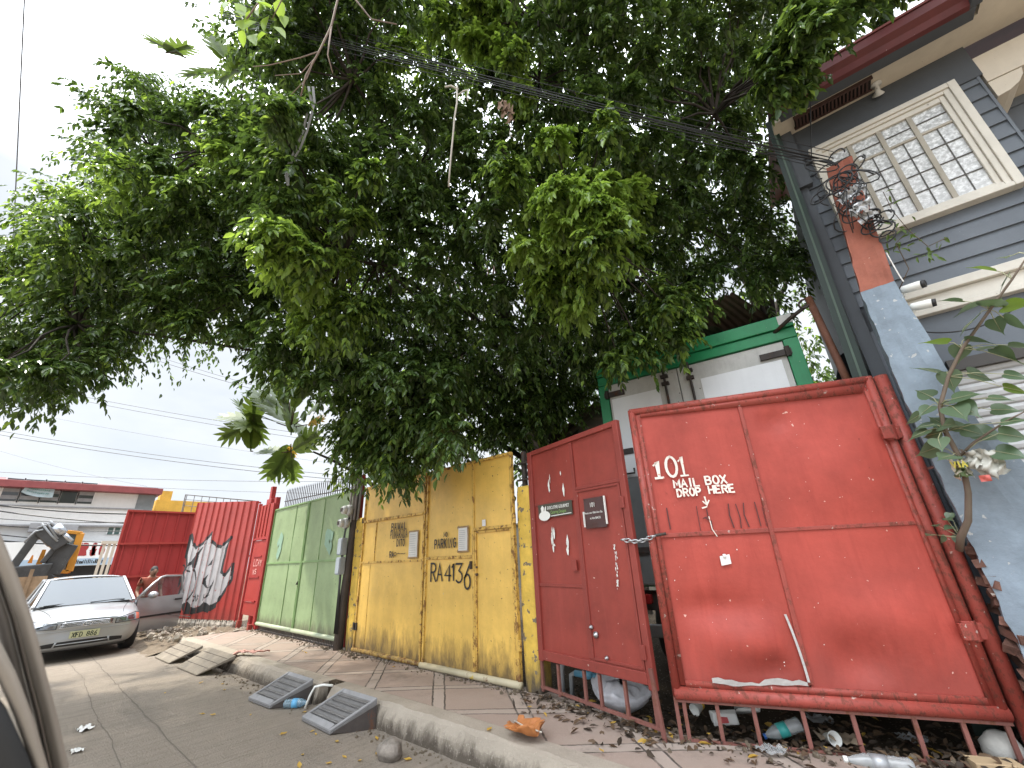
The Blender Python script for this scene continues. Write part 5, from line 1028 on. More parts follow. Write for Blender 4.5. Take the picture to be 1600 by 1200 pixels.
# ---- thin creeper by the tangled cables
cr_ = thing('creeper', 'thin creeper with small leaves beside the tangled cables on the pillar', 'plant', (.75, 4.55, 3.7))
KB = Vector((.75, 4.55, 3.7)); st = [PY(x, y, 4.5)-KB for x, y in ((1405, 452), (1420, 420), (1400, 380), (1420, 360), (1450, 385), (1478, 372))]
b = MB(); b.tube(st, .004, 5); b.tube([st[3], PY(1395, 330, 4.5)-KB, PY(1380, 300, 4.5)-KB], .003, 5); b.build('stem', M_TWIG, cr_, True)
cc = np.array([np.array(PY(x, y, 4.5+rngT.normal(0, .04))) for x, y in [(1400+g_, 365+h_) for g_, h_ in rngT.normal(0, 1, (26, 2))*np.array([16, 14])]+[(1440+g_, 395+h_) for g_, h_ in rngT.normal(0, 1, (16, 2))*np.array([24, 12])]+[(1465, 378), (1475, 370), (1395, 320), (1390, 305), (1383, 300)]])-np.array(KB)
n_ = len(cc); ax = rngT.normal(0, .6, (n_, 3)); ax[:, 2] -= .5; leaf_mesh('foliage', cc, ax, np.tile(np.array([-.2, -.7, .6]), (n_, 1))+rngT.normal(0, .3, (n_, 3)), rngT.uniform(.05, .08, n_), rngT.uniform(.02, .032, n_), np.full(n_, 1), LM, cr_)
# ================================================================ VEHICLES, FAR BUILDING, PERSON
M_SILV = NB('silver_car_paint'); M_SILV.fin(M_SILV.mix(M_SILV.noise(3, 4), (.33, .34, .35), (.39, .395, .40)), .32, .5, .5); M_SILV.b.inputs['Coat Weight'].default_value = .6; M_SILV = M_SILV.m
M_CGLASS = glassy('tinted_windscreen', (.10, .115, .13), .05); M_CGLASS.node_tree.nodes['Principled BSDF'].inputs['Specular IOR Level'].default_value = .28
M_DGLASS = glassy('dark_side_glass', (.012, .013, .015), .06)
M_RUB = plain('black_rubber', (.018, .018, .018), .7); M_TYRE = plain('tyre_black', (.02, .02, .02), .85, bump=.3)
M_CHR = plain('chrome', (.62, .63, .65), .15, .95, var=.03); M_BLKP = plain('black_plastic_trim', (.016, .016, .017), .5)
M_LAMP = glassy('headlamp_lens', (.20, .215, .23), .06); M_AMB = glassy('amber_lens', (.55, .10, .05), .15)
car = thing('silver_sedan', 'silver four-door sedan facing the camera with its driver door open', 'car', (-12.05, 1.15, 0), R(1.5)); car.scale = (.95, 1.02, .985)
ST = [(.0, .40, .60, .46, .30, .50, .665), (-.05, .58, .72, .56, .21, .49, .69), (-.16, .68, .795, .66, .18, .50, .735), (-.34, .73, .835, .72, .17, .53, .79), (-.75, .75, .855, .755, .17, .56, .865), (-1.15, .76, .857, .77, .17, .56, .93), (-1.5, .76, .857, .78, .17, .56, .95), (-2.3, .76, .857, .785, .17, .56, .965), (-3.2, .76, .857, .785, .17, .56, .975), (-3.9, .74, .84, .75, .2, .58, .99), (-4.3, .64, .77, .66, .25, .58, .97), (-4.42, .5, .66, .52, .3, .58, .88)]
def carsec(s):
    x, wb, wm, wt, zb, zm, zt = s
    h = [(0, zb), (wb*.6, zb), (wb, zb+.01), (wm*.965, zb+.14), (wm, zm), (wm*.985, zm+.55*(zt-zm)), (wt, zt-.02), (wt*.72, zt+.005), (wt*.35, zt+.022), (0, zt+.026)]
    return [(x-.10*(y/.8)**2*(1 if x > -1 else 0), y, z) for y, z in h]+[(x-.10*(y/.8)**2*(1 if x > -1 else 0), -y, z) for y, z in h[-2:0:-1]]
b = MB(); secs = [carsec(s) for s in ST]; n = len(secs[0])
b.add([p for s in secs for p in s], [(i*n+k, (i+1)*n+k, (i+1)*n+(k+1) % n, i*n+(k+1) % n) for i in range(len(secs)-1) for k in range(n)]+[tuple(range(n)), tuple((len(secs)-1)*n+k for k in range(n-1, -1, -1))])
body = b.build('body', M_SILV, car, True, sub=2)
b = MB()
CB = [(-1.02, .70, .925), (-1.9, .56, 1.395), (-3.0, .56, 1.40), (-3.85, .68, .985)]
lo = [(-1.02, .73, .92), (-3.9, .70, .97)]
rf = MB(); rf.grid(12, 10, lambda u, v: (-1.84-1.22*v, (-.585+1.17*u)*(1-.03*abs(v-.5)), 1.385+.05*math.sin(math.pi*u)**.6+.035*math.sin(math.pi*(.15+.75*v))-.02)); roof = rf.build('roof', M_SILV, car, True, solid=.03)
for s_ in (1, -1):
    for p_, q_, w1, w2 in (((-.98, .735*s_, .91), (-1.88, .59*s_, 1.39), .05, .06), ((-2.35, .755*s_, .93), (-2.4, .60*s_, 1.40), .07, .04), ((-3.9, .70*s_, .97), (-3.02, .585*s_, 1.39), .09, .06)):
        b = MB(); b.bar(p_, q_, w1, w2); b.build('pillar', M_SILV, car, bevel=.012)
    b = MB(); b.bar((-1.88, .59*s_, 1.385), (-3.02, .585*s_, 1.385), .05, .05); b.build('roof_rail', M_SILV, car, bevel=.012)
b = MB(); b.grid(8, 6, lambda u, v: (-.96-.88*v+.05*math.sin(math.pi*u), (-1+2*u)*(.70-.135*v), .915+.475*v+.01*math.sin(math.pi*u))); b.build('windscreen', M_CGLASS, car, True)
b = MB(); b.grid(6, 4, lambda u, v: (-3.9+.86*v, (-1+2*u)*(.66-.1*v), .985+.40*v)); b.build('rear_window', M_DGLASS, car, True)
for s_ in (1, -1):
    b = MB(); b.add([(-1.1, .735*s_, .94), (-2.36, .75*s_, .95), (-2.4, .60*s_, 1.37), (-1.9, .60*s_, 1.37)], [(0, 1, 2, 3)]); b.add([(-2.4, .75*s_, .95), (-3.75, .70*s_, .985), (-3.1, .59*s_, 1.37), (-2.43, .60*s_, 1.37)], [(0, 1, 2, 3)]); b.build('side_window', M_DGLASS, car)
def nose(y, z0=0):   # x of the nose skin at lateral position y (slightly proud)
    return -.10*(y/.8)**2
from mathutils.bvhtree import BVHTree
_dg = bpy.context.evaluated_depsgraph_get(); _bv = BVHTree.FromObject(body, _dg)
def skin(y, z, off=.004):
    h = _bv.ray_cast(Vector((2, y, z)), Vector((-1, 0, 0)))
    return Vector((h[0].x+off, y, z)) if h[0] else Vector((-.3, y, z))
def skint(x, y, off=.004):
    h = _bv.ray_cast(Vector((x, y, 3)), Vector((0, 0, -1)))
    return Vector((x, y, h[0].z+off)) if h[0] else Vector((x, y, .9))
M_DARKG = plain('grille_black', (.008, .008, .009), .5)
b = MB(); b.grid(14, 3, lambda u, v: skin((-.36+.72*u)*(1-.05*(1-v)), .575+.075*v+.008*math.sin(math.pi*u), .005)); g_ = b.build('grille', M_DARKG, car, True)
for k in range(4):
    b = MB(); b.tube([skin(y*(1-.02*k), .577+.024*k+.008*math.cos(y*4.3), .012) for y in [-.36+.72*i/12 for i in range(13)]], .0075, 6); b.build('grille_bar', M_CHR, g_, True)
cx = skin(0, .612, .02).x
b = MB(); b.tube([(cx, .062*math.cos(a), .614+.038*math.sin(a)) for a in [k*math.pi/8 for k in range(17)]], .0085, 6)
for y_ in (-.02, .02): b.tube([(cx, y_*1.3, .642), (cx, y_*.8, .588)], .007, 6)
b.tube([(cx, -.02, .614), (cx, .02, .614)], .007, 6); b.build('badge', M_CHR, g_, True)
for s_ in (1, -1):
    def hlyz(u, v):
        y = .40+.385*u; zlo = .562+.018*u; zhi = .645+.085*u**.8-.03*max(0, u-.85)/.15; return y*s_, zlo+(zhi-zlo)*v
    b = MB(); b.grid(14, 6, lambda u, v: skin(*hlyz(u, v), .007)); h_ = b.build('headlight', M_LAMP, car, True)
    b = MB(); b.grid(4, 4, lambda u, v: skin(*hlyz(.83+.17*u, .08+.84*v), .011)); b.build('indicator', M_AMB, h_, True)
    b = MB(); b.grid(6, 4, lambda u, v: skin(*hlyz(.12+.28*u, .18+.62*v), .0105)); b.grid(6, 4, lambda u, v: skin(*hlyz(.46+.30*u, .16+.66*v), .0105)); b.build('reflector', plain('lamp_reflector', (.20, .21, .23), .15, .9, var=.4), h_, True)
    b = MB(); b.tube([skin(*hlyz(u, 0), .006) for u in [i/10 for i in range(11)]]+[skin(*hlyz(1, v), .006) for v in (.3, .6, 1)]+[skin(*hlyz(1-i/10, 1), .006) for i in range(11)]+[skin(*hlyz(0, v), .006) for v in (.6, .3, 0)], .006, 5); b.build('seal', M_RUB, h_, True)
b = MB(); b.grid(16, 3, lambda u, v: skin(-.56+1.12*u, .262+.085*v*(1-.35*abs(2*u-1)**3), .005)); it = b.build('lower_intake', M_DARKG, car, True)
b = MB(); b.tube([skin(y, .30, .012) for y in [-.34+.68*i/8 for i in range(9)]], .009, 6); b.build('intake_bar', M_SILV, it, True)
for s_ in (1, -1): b = MB(); b.tube([skin(.37*s_, .262, .012), skin(.345*s_, .345, .012)], .014, 6); b.build('intake_strut', M_SILV, it, True)
b = MB(); b.tube([skin(y, .515, .002) for y in [-.72+1.44*i/20 for i in range(21)]], .006, 5); b.build('bumper_crease', M_SILV, car, True)
px_ = skin(0, .45, .0).x; b = MB(); b.box(px_-.02, px_+.018, -.20, .20, .385, .500); pt = b.build('number_plate', paint('worn_plate', (.50, .50, .30), .4, var=.08, streak=.1, bump=0), car, bevel=.004)
lt = MB(); lettering(lt, 'XFD', -.165, -.03, .402, .475, .013, -.0005, jit=.0); lt2 = MB(); lettering(lt2, '886', .03, .165, .402, .475, .013, -.0005, jit=.0)
for q_ in (lt, lt2):
    for i, p in enumerate(q_.v): q_.v[i] = Vector((px_+.0185-p.y*.6, p.x, p.z))
    q_.build('plate_number', plain('plate_black', (.02, .03, .02), .5), pt)
for s_ in (1, -1):
    b = MB(); b.tube([skint(-.22-.72*i/12, s_*(.50+.15*(i/12)**1.5), .001) for i in range(13)], .005, 5); b.build('bonnet_seam', M_RUB, car)
b = MB(); b.tube([skin(y, .685-.01*abs(y), .001) for y in [-.42+.84*i/10 for i in range(11)]], .0045, 5); b.build('bonnet_edge', M_RUB, car)
b = MB(); b.tube([(-.93, -.60, .935), (-1.02, -.2, .955), (-.985, -.05, .95)], .010, 5); b.tube([(-.93, .05, .94), (-1.0, .45, .955), (-.98, .58, .95)], .010, 5); b.build('wiper', M_RUB, car)
b = MB(); b.grid(10, 2, lambda u, v: (-.925-.07*v, -.66+1.32*u, .925+.008*v)); b.build('cowl', M_BLKP, car)
for x in (-.86, -3.45):
    for s_ in (1, -1):
        MM = Matrix.Translation((x, .77*s_, .30)) @ Matrix.Rotation(R(90), 4, 'X')
        b = MB(); b.lathe([(.19, -.095), (.28, -.1), (.305, -.07), (.305, .07), (.28, .1), (.19, .095)], 26, M=MM); wl = b.build('wheel', M_TYRE, car, True)
        b = MB(); b.lathe([(.19, -.1), (.17, -.06), (.05, -.05), (.03, .06), (.17, .05), (.19, .1)], 20, M=MM); b.build('rim', M_CHR, wl, True)
b = MB(); b.box(-4.0, -.3, -.66, .66, .16, .30); b.build('underbody', M_RUB, car)
def mirror(par, x, y, z, s_):
    b = MB(); b.lathe([(.0, -.1), (.05, -.095), (.075, -.04), (.078, .03), (.05, .085), (0, .1)], 12, M=Matrix.Translation((x, y, z)) @ Matrix.Rotation(R(90), 4, 'X') @ Matrix.Diagonal((.8, 1, 1, 1))); b.bar((x, y-.08*s_, z-.03), (x-.03, y-.16*s_, z-.05), .05, .05); b.build('mirror', M_SILV, par, True)
mirror(car, -1.28, -.93, .965, -1)
dj = bpy.data.objects.new('open_door', None)
hp = Vector((-1.28, .84, 0)); DM = Matrix.Translation(hp) @ Matrix.Rotation(R(-62), 4, 'Z')     # local -x along the door; outward = +y
b = MB(); b.M = DM
b.grid(10, 8, lambda u, v: (-1.06*u, .012+.035*math.sin(math.pi*min(1, .15+.8*v)), .22+.70*v)); b.box(-1.06, 0, -.06, .005, .22, .90)
door = b.build('door', M_SILV, car, True); q = door.modifiers.new('e', 'EDGE_SPLIT'); q.split_angle = R(35)
b = MB(); b.M = DM
wfp = [(0, .0, .92), (-.30, -.05, 1.20), (-.48, -.08, 1.335), (-.60, -.09, 1.36), (-1.0, -.10, 1.345), (-1.06, -.02, .92)]
b.tube(wfp, .026, 6); b.build('window_frame', M_SILV, door, True)
b = MB(); b.M = DM; b.add(wfp, [(0, 1, 2, 3, 4, 5)]); b.build('window_glass', glassy('clear_tinted_glass', (.05, .055, .06), .05, .5), door)
b = MB(); b.M = DM; b.box(-1.0, -.84, .045, .07, .80, .835); b.build('handle', M_BLKP, door)
b = MB(); b.M = DM; b.box(-1.06, .0, .047, .056, .50, .54); b.build('rub_strip', M_RUB, door)
MB_ = MB(); MB_.M = DM; MB_.lathe([(.0, -.1), (.05, -.095), (.075, -.04), (.078, .03), (.05, .085), (0, .1)], 12, M=Matrix.Translation((-.20, .16, .97)) @ Matrix.Rotation(R(90), 4, 'X')); MB_.build('mirror', M_SILV, door, True)
# ---- person behind the open door
def person_body(name, joints, edges, mat, parent, sub=2):
    me = bpy.data.meshes.new(name); me.from_pydata([j[0] for j in joints], edges, []); me.materials.append(mat); o = bpy.data.objects.new(name, me); sc.collection.objects.link(o); o.parent = parent
    sk = o.modifiers.new('skin', 'SKIN'); sk.use_smooth_shade = True
    for i, j in enumerate(joints): r = j[1]; me.skin_vertices[0].data[i].radius = r if isinstance(r, tuple) else (r, r)
    me.skin_vertices[0].data[0].use_root = True
    s_ = o.modifiers.new('sub', 'SUBSURF'); s_.levels = sub; s_.render_levels = sub; return o
ph = PX(241, 889, -14.6)
pr = thing('person', 'short-haired person in an orange-red shirt standing behind the open door of the silver car', 'person', (ph.x, ph.y, ph.z-1.60), R(8))
M_SKIN = plain('brown_skin', (.24, .125, .075), .55, var=.06)
J = [((0, 0, .92), (.13, .10)), ((0, 0, 1.12), (.125, .095)), ((0, 0, 1.32), (.15, .10)), ((0, 0, 1.42), (.06, .055)), ((.01, 0, 1.50), .05), ((.02, 0, 1.575), .055),
     ((0, .18, 1.36), .055), ((-.02, .24, 1.10), .042), ((.12, .26, .92), .034), ((.17, .265, .86), (.032, .02)), ((0, -.18, 1.36), .055), ((-.02, -.23, 1.10), .042), ((.14, -.22, .97), .034), ((.2, -.21, .93), (.032, .02)),
     ((0, .10, .86), .085), ((.01, .11, .48), .06), ((0, .12, .09), .042), ((.13, .13, .04), (.04, .03)), ((0, -.10, .86), .085), ((.01, -.11, .48), .06), ((0, -.12, .09), .042), ((.13, -.13, .04), (.04, .03))]
E_ = [(0, 1), (1, 2), (2, 3), (3, 4), (4, 5), (2, 6), (6, 7), (7, 8), (8, 9), (2, 10), (10, 11), (11, 12), (12, 13), (0, 14), (14, 15), (15, 16), (16, 17), (0, 18), (18, 19), (19, 20), (20, 21)]
for hand, s_ in ((9, 1), (13, -1)):
    hx_, hy_, hz_ = J[hand][0]
    for k in range(4):
        i = len(J); J.append(((hx_+.035, hy_+.022*(k-1.5), hz_-.035), .0085)); J.append(((hx_+.05-.004*abs(k-1), hy_+.024*(k-1.5), hz_-.085+.006*abs(k-1)), .007)); E_ += [(hand, i), (i, i+1)]
    i = len(J); J.append(((hx_+.03, hy_-.045*s_, hz_-.02), .009)); J.append(((hx_+.05, hy_-.06*s_, hz_-.05), .008)); E_ += [(hand, i), (i, i+1)]
pb_ = person_body('body', J, E_, M_SKIN, pr)
b = MB(); b.grid(20, 18, lambda u, v: ((.086+.012*math.exp(-((v-.52)/.1)**2)*math.exp(-(min(u, 1-u)/.06)**2)*2)*math.sin(math.pi*v)**.8*math.cos(2*math.pi*u)+.035, .072*math.sin(math.pi*v)**.8*math.sin(2*math.pi*u), 1.545-.115*math.cos(math.pi*(1-v))*-1 if 0 else 1.54-.115*math.cos(math.pi*v))); hd = b.build('head', M_SKIN, pr, True)
b = MB()
for s_ in (1, -1): b.lathe([(.0, -.006), (.012, 0), (0, .006)], 8, M=Matrix.Translation((.115, .03*s_, 1.555)) @ Matrix.Rotation(R(90), 4, 'Y'))
b.lathe([(.0, -.004), (.022, 0), (0, .004)], 8, M=Matrix.Translation((.112, 0, 1.485)) @ Matrix.Rotation(R(90), 4, 'Y')); b.build('face_features', M_BLKP, hd)
b = MB()
for s_ in (1, -1): b.lathe([(.0, -.03), (.016, -.01), (.018, .012), (0, .03)], 8, M=Matrix.Translation((.03, .076*s_, 1.54)))
b.build('ear', M_SKIN, hd, True)
b = MB(); b.grid(20, 8, lambda u, v: (.094*math.sin(math.pi*(.5*v+.0))**.8*math.cos(2*math.pi*u)+.022, .080*math.sin(math.pi*.5*v)**.8*math.sin(2*math.pi*u), 1.548+.124*math.cos(math.pi*.5*v)+(.02*math.cos(2*math.pi*u) if v > .7 else 0))); b.build('hair', plain('black_hair', (.012, .01, .009), .7), pr, True)
JS = [((0, 0, .86), (.145, .115)), ((0, 0, 1.12), (.14, .11)), ((0, 0, 1.31), (.165, .112)), ((0, 0, 1.405), (.075, .065)), ((0, .19, 1.37), .068), ((-.015, .225, 1.20), .06), ((0, -.19, 1.37), .068), ((-.015, -.22, 1.20), .06)]
person_body('shirt', JS, [(0, 1), (1, 2), (2, 3), (2, 4), (4, 5), (2, 6), (6, 7)], plain('orange_red_shirt', (.28, .07, .04), .85), pr)
JT = [((0, 0, .93), (.145, .11)), ((0, .10, .84), .098), ((.01, .11, .48), .076), ((0, .12, .12), .062), ((0, -.10, .84), .098), ((.01, -.11, .48), .076), ((0, -.12, .12), .062)]
person_body('trousers', JT, [(0, 1), (1, 2), (2, 3), (0, 4), (4, 5), (5, 6)], plain('dark_trousers', (.03, .033, .045), .9), pr)
# ---- far building across the junction
xB = -40.
fbld = thing('white_building', 'long white two-storey building with a maroon roof edge and a banner across its windows', 'building', (xB, -2, -.0))
FO = Vector((xB, -2, 0))
def fb(px, py, dx=0): p = PX(px, py, xB+dx)-FO; return p
M_FW = paint('far_white_wall', (.74, .74, .73), .8, var=.06, vs=.4, streak=.2, bump=0); M_FWIN = glassy('far_window_glass', (.05, .055, .06), .1); M_FWS = paint('grey_roller_blinds', (.30, .30, .31), .7, bump=0)
def yz(px, py): p = fb(px, py); return p.y, p.z
def fquad(b, x, pts, m=0, th=.06):
    P = [(x, *yz(*p)) for p in pts]; Q = [(x-th, y, z) for _, y, z in P]; n = len(P); b.add(P+Q, [tuple(range(n))]+[(i, n+i, n+(i+1) % n, (i+1) % n) for i in range(n)], m)
y1, z1 = yz(243, 768); y0 = -14.
b = MB(); b.box(-14, 0, y0, y1-.35, 0, z1-.25); b.build('wall', M_FW, fbld)
b = MB(); b.box(-15, .8, y0, y1+.3, z1-.27, z1+.12); b.add([(.8, y0, z1+.12), (.8, y1+.3, z1+.12), (-7, y1-4.5, z1+1.3), (-7, y0, z1+1.3), (-15, y1+.3, z1+.12)], [(0, 1, 2, 3), (1, 4, 2)]); b.build('roof', paint('far_maroon_roof', (.24, .06, .06), .6, var=.15, bump=0), fbld)
c_ = lambda x, y: (x*280/1600, 730+y*280/1600)
b = MB()
zA = yz(*c_(860, 330))[1]; zT = zA+1.35
yl_ = [yz(*c_(x, y))[0] for x, y in ((20, 200), (175, 240), (360, 260), (530, 270), (690, 270), (840, 270))]
WN = []
for i in range(5):
    b = MB(); b.box(.0, .03, yl_[i]+.04, yl_[i+1]-.04, zA, zT); wn = b.build('window', M_FWIN, fbld); WN.append(wn)
    b = MB(); ring_y = (yl_[i], yl_[i+1]); b.box(.0, .07, yl_[i]-.03, yl_[i]+.04, zA-.05, zT+.05); b.box(.0, .07, yl_[i+1]-.04, yl_[i+1]+.03, zA-.05, zT+.05); b.build('frame', M_FW, wn)
    if i != 3:
        b = MB()
        for k in range(3): b.box(.031, .05, yl_[i]+.05, yl_[i+1]-.05, zA+.12+.42*k, zA+.34+.42*k)
        b.build('blind', M_FWS, wn)
b = MB(); yy0, yy1 = yz(*c_(1240, 240))[0], yz(*c_(1410, 250))[0]; b.box(.0, .04, yy0, yy1-.1, zA-.8, zT-.05); b.build('corner_window', paint('louvre_grey', (.22, .24, .25), .5, bump=0), fbld)
b = MB(); b.box(.04, .10, y0, y1-.4, zA-.30, zA-.22); b.box(.04, .3, y0, y1-.4, zA-1.45, zA-1.36); b.build('ledge', M_FWS, fbld)
b = MB(); ya, yb_ = yz(*c_(965, 560))[0], yz(*c_(1070, 560))[0]; za, zb = yz(*c_(970, 600))[1], yz(*c_(970, 540))[1]; b.box(.0, .05, ya, yb_, za, zb); w_ = b.build('window', paint('greenish_glass', (.12, .18, .17), .15, bump=0), fbld)
b = MB(); b.box(.05, .08, (ya+yb_)/2-.04, (ya+yb_)/2+.04, za, zb); b.box(.05, .08, ya-.06, ya, za, zb); b.box(.05, .08, yb_, yb_+.06, za, zb); b.build('frame', M_FW, w_)
b = MB(); b.box(.0, 1.6, y0, y1-.5, 2.95, 3.10); b.box(-.02, .1, y0, y1-.5, .1, 2.94); b.build('awning', paint('dark_shopfront', (.045, .045, .05), .5, bump=0), fbld)
for (xx, yy) in ((335, 535), (625, 545)):
    y_, z_ = yz(*c_(xx, yy)); b = MB(); b.box(.05, .5, y_-.35, y_+.35, z_-.3, z_+.2); b.build('air_conditioner', M_FWS, fbld)
bn = thing('banner', 'pale blue tarpaulin banner tied across the upper windows of the white building', 'banner', (xB+.5, -2, 0))
b = MB()
BP = [yz(*c_(*p)) for p in ((265, 145), (495, 180), (465, 278), (185, 230))]
def bl(u, v): 
    a = np.array(BP[0])*(1-u)+np.array(BP[1])*u; c = np.array(BP[3])*(1-u)+np.array(BP[2])*u; q = c*(1-v)+a*v; return (.05*wob(u*7, v*6), q[0], q[1]-.12*math.sin(math.pi*u)*(1-v)+.02*wob(u*9, 3.))
b.grid(20, 8, bl); b.build('sheet', paint('pale_blue_tarp', (.42, .52, .56), .6, var=.06, streak=.1, bump=0), bn, True)
b = MB()
for i in range(3):
    tmp = MB()
    for k in range(11 if i else 8):
        u_ = .14+.74*k/(11 if i else 8); stroke(tmp, [(u_, .72-.24*i), (u_+.02*rnd.random(), .88-.26*i-.04*rnd.random()), (u_+.035, .76-.24*i)], .022, 0)
    b.add([(bl(p.x, p.z)[0]+.03, bl(p.x, p.z)[1], bl(p.x, p.z)[2]) for p in tmp.v], tmp.f)
b.build('faint_print', plain('faded_green_print', (.13, .30, .28), .7), bn)
sgn = thing('shop_sign', 'long white shop sign with dark red lettering AR & G under the far building', 'sign', (xB+1.7, -2, 0))
cs2 = lambda x, y: (x/8, 800+y/8)
sy0, sz1 = yz(*cs2(880, 510)); sy1, sz0 = yz(*cs2(1260, 665)); 
b = MB(); b.box(-.05, .0, -2.2, sy1+.9, sz0, sz0+1.4); b.build('board', M_FW, sgn)
def yzlet(txt, ya, yb_, za, zb, th, mat, nm):
    tmp = MB(); lettering(tmp, txt, ya, yb_, za, zb, th, 0, jit=0); o = MB(); o.add([(.012-p.y*.3, p.x, p.z) for p in tmp.v], tmp.f); return o.build(nm, mat, sgn)
ya = yz(*cs2(930, 560))[0]; yb_ = yz(*cs2(1230, 560))[0]; yzlet('AR & G', ya, yb_, sz0+.62, sz0+1.25, .15, plain('sign_dark_red', (.32, .03, .03), .6), 'red_lettering')
b = MB(); b.box(.001, .01, -2.2, sy1+.9, sz0+.02, sz0+.42); b.build('blue_band', plain('sign_pale_blue', (.35, .45, .55), .6), sgn)
b = MB()
for k in range(30): y_ = ya-.9+(yb_-ya+1.2)*k/30; h_ = .12+.12*rnd.random(); b.box(.011, .02, y_, y_+.03+.04*rnd.random(), sz0+.12, sz0+.12+h_)
b.build('unreadable_small_print', M_BLACKP, sgn)['kind'] = 'stuff'
yb = thing('yellow_building', 'yellow-orange parapet of a building behind the end of the white one', 'building', (-48, 9.3, 0))
p0_ = PX(246, 783, -48); p1_ = PX(300, 800, -48)
b = MB(); b.box(-6, 0, p0_.y-9.3, p0_.y-9.3+6, 0, p0_.z-.9); b.build('wall', M_FW, yb); b = MB(); b.box(-6, .15, p0_.y-9.3-.1, p0_.y-9.3+6.1, p0_.z-.9, p0_.z+.1); b.box(-1, .1, p0_.y-9.2, p0_.y-8.4, p0_.z+.1, p0_.z+.9); b.build('parapet', paint('yellow_parapet', (.58, .33, .05), .7, bump=0), yb)
wfn = thing('wire_fence', 'thin welded wire frame standing behind the red corrugated fence', 'fence', (-17.5, 0, 0))
b = MB(); q = [PX(290, 773, -17.5), PX(400, 783, -17.5), PX(286, 800, -17.5)]; O_ = Vector((-17.5, 0, 0))
b.tube([q[2]-O_-Vector((0, 0, 2.)), q[0]-O_, q[1]-O_], .022, 6)
for k in range(8): p = q[0].lerp(q[1], .02+.1*k); b.tube([p-O_, p-O_-Vector((0, 0, 1.6))], .01, 4)
for k in range(5): b.tube([q[0]-O_-Vector((0, 0, .15+.2*k)), q[1]-O_-Vector((0, 0, .15+.2*k))], .008, 4)
b.build('wire_frame', plain('weathered_wire', (.16, .15, .14), .6), wfn)
# ---- excavator parked beyond the car
xE = -26.
ex = thing('excavator', 'orange excavator with a folded dark boom parked beyond the silver car', 'excavator', (xE, .4, 0)); EO = Vector((xE, .4, 0))
def ep_(x, y, dx=0.): return PX(x/8, 800+y/8, xE+dx)-EO
M_EXO = paint('excavator_orange', (.56, .24, .03), .45, var=.12, rust=.02, bump=0); M_EXD = paint('boom_dark_grey', (.06, .06, .06), .4, .2, var=.3, chips=.03); M_EXS = plain('cylinder_steel', (.45, .47, .5), .25, .8)
def beam(pts, w0, name, mat, d=.35, dx=0.):
    b = MB(); P = [ep_(*p, dx) for p in pts]
    for i in range(len(P)-1): b.bar(P[i], P[i+1]+(P[i+1]-P[i]).normalized()*.05, w0[i], d, up=(1, 0, 0))
    return b.build(name, mat, ex, bevel=.03)
beam([(160, 690), (430, 320), (560, 210)], [.26, .34], 'stick', M_EXD, .3, .5)
beam([(540, 200), (700, 360), (760, 420)], [.55, .5], 'boom_head', M_EXD, .5, .5)
beam([(860, 400), (620, 760), (380, 960)], [.6, .5], 'boom', M_EXD, .5, .3)
beam([(720, 400), (540, 620)], [.16], 'link_bar', M_EXD, .2, .6)
b = MB(); b.tube([ep_(690, 170, .7), ep_(790, 270, .7)], .17, 10); b.tube([ep_(780, 260, .7), ep_(890, 370, .7)], .09, 8); b.build('hydraulic_cylinder', M_EXS, ex, True)
b = MB(); b.tube([ep_(470, 200, .75), ep_(600, 150, .75), ep_(720, 340, .75)], .04, 6); b.tube([ep_(520, 140, .75), ep_(640, 290, .75), ep_(720, 370, .75)], .04, 6); b.tube([ep_(620, 110, .75), ep_(700, 190, .75)], .05, 6); b.tube([ep_(300, 380, .8), ep_(440, 240, .8), ep_(540, 220, .8)], .03, 6); b.build('hose', plain('grey_hose', (.25, .26, .27), .4), ex, True)
cb = MB()
a0, a1, a2, a3 = ep_(800, 245), ep_(1010, 265), ep_(860, 745), ep_(700, 745)
for p, q in ((a0, a1), (a1, a2), (a2, a3), (a0, a3)): cb.bar(p, q, .24 if p is a1 and q is a2 else .14, .14, up=(1, 0, 0))
for p in (a0, a1, a2, a3): cb.bar(p, p+Vector((-1.5, 0, 0)), .12, .12)
cab = cb.build('cab', M_EXO, ex, bevel=.02)
b = MB(); b.add([p+Vector((-.05, 0, 0)) for p in (a0, a1, a2, a3)], [(0, 1, 2, 3)]); b.build('cab_glass', glassy('cab_glass', (.20, .25, .25), .08), cab)
b = MB(); b.hexa([ep_(380, 800, -.1), ep_(480, 800, -.1), ep_(480, 800, -1.5), ep_(380, 800, -1.5), ep_(530, 470, -.1), ep_(580, 470, -.1), ep_(580, 470, -1.5), ep_(530, 470, -1.5)]); b.hexa([ep_(340, 640, -.3), ep_(400, 640, -.3), ep_(400, 640, -1.5), ep_(340, 640, -1.5), ep_(400, 540, -.3), ep_(420, 540, -.3), ep_(420, 540, -1.5), ep_(400, 540, -1.5)]); b.build('engine_cover', M_EXO, ex)
b = MB(); p = ep_(170, 690, .5); b.hexa([p+Vector(v) for v in ((-.3, -.15, -.7), (.3, -.15, -.7), (.3, .9, -.7), (-.3, .9, -.7), (-.3, -.15, 0), (.3, -.15, 0), (.3, 1.0, .1), (-.3, 1.0, .1))]); b.build('bucket', M_EXD, ex, bevel=.04)
b = MB()
for s_ in (-.9, 1.1): b.prism([(-2.3, .0), (.5, .0), (.8, .35), (.5, .75), (-2.3, .75), (-2.6, .35)], s_-.25, s_+.25)
b.build('track', M_EXD, ex, bevel=.03); b = MB(); b.box(-2.2, .3, -1., 1.2, .76, 1.35); b.build('turntable', M_EXO, ex)
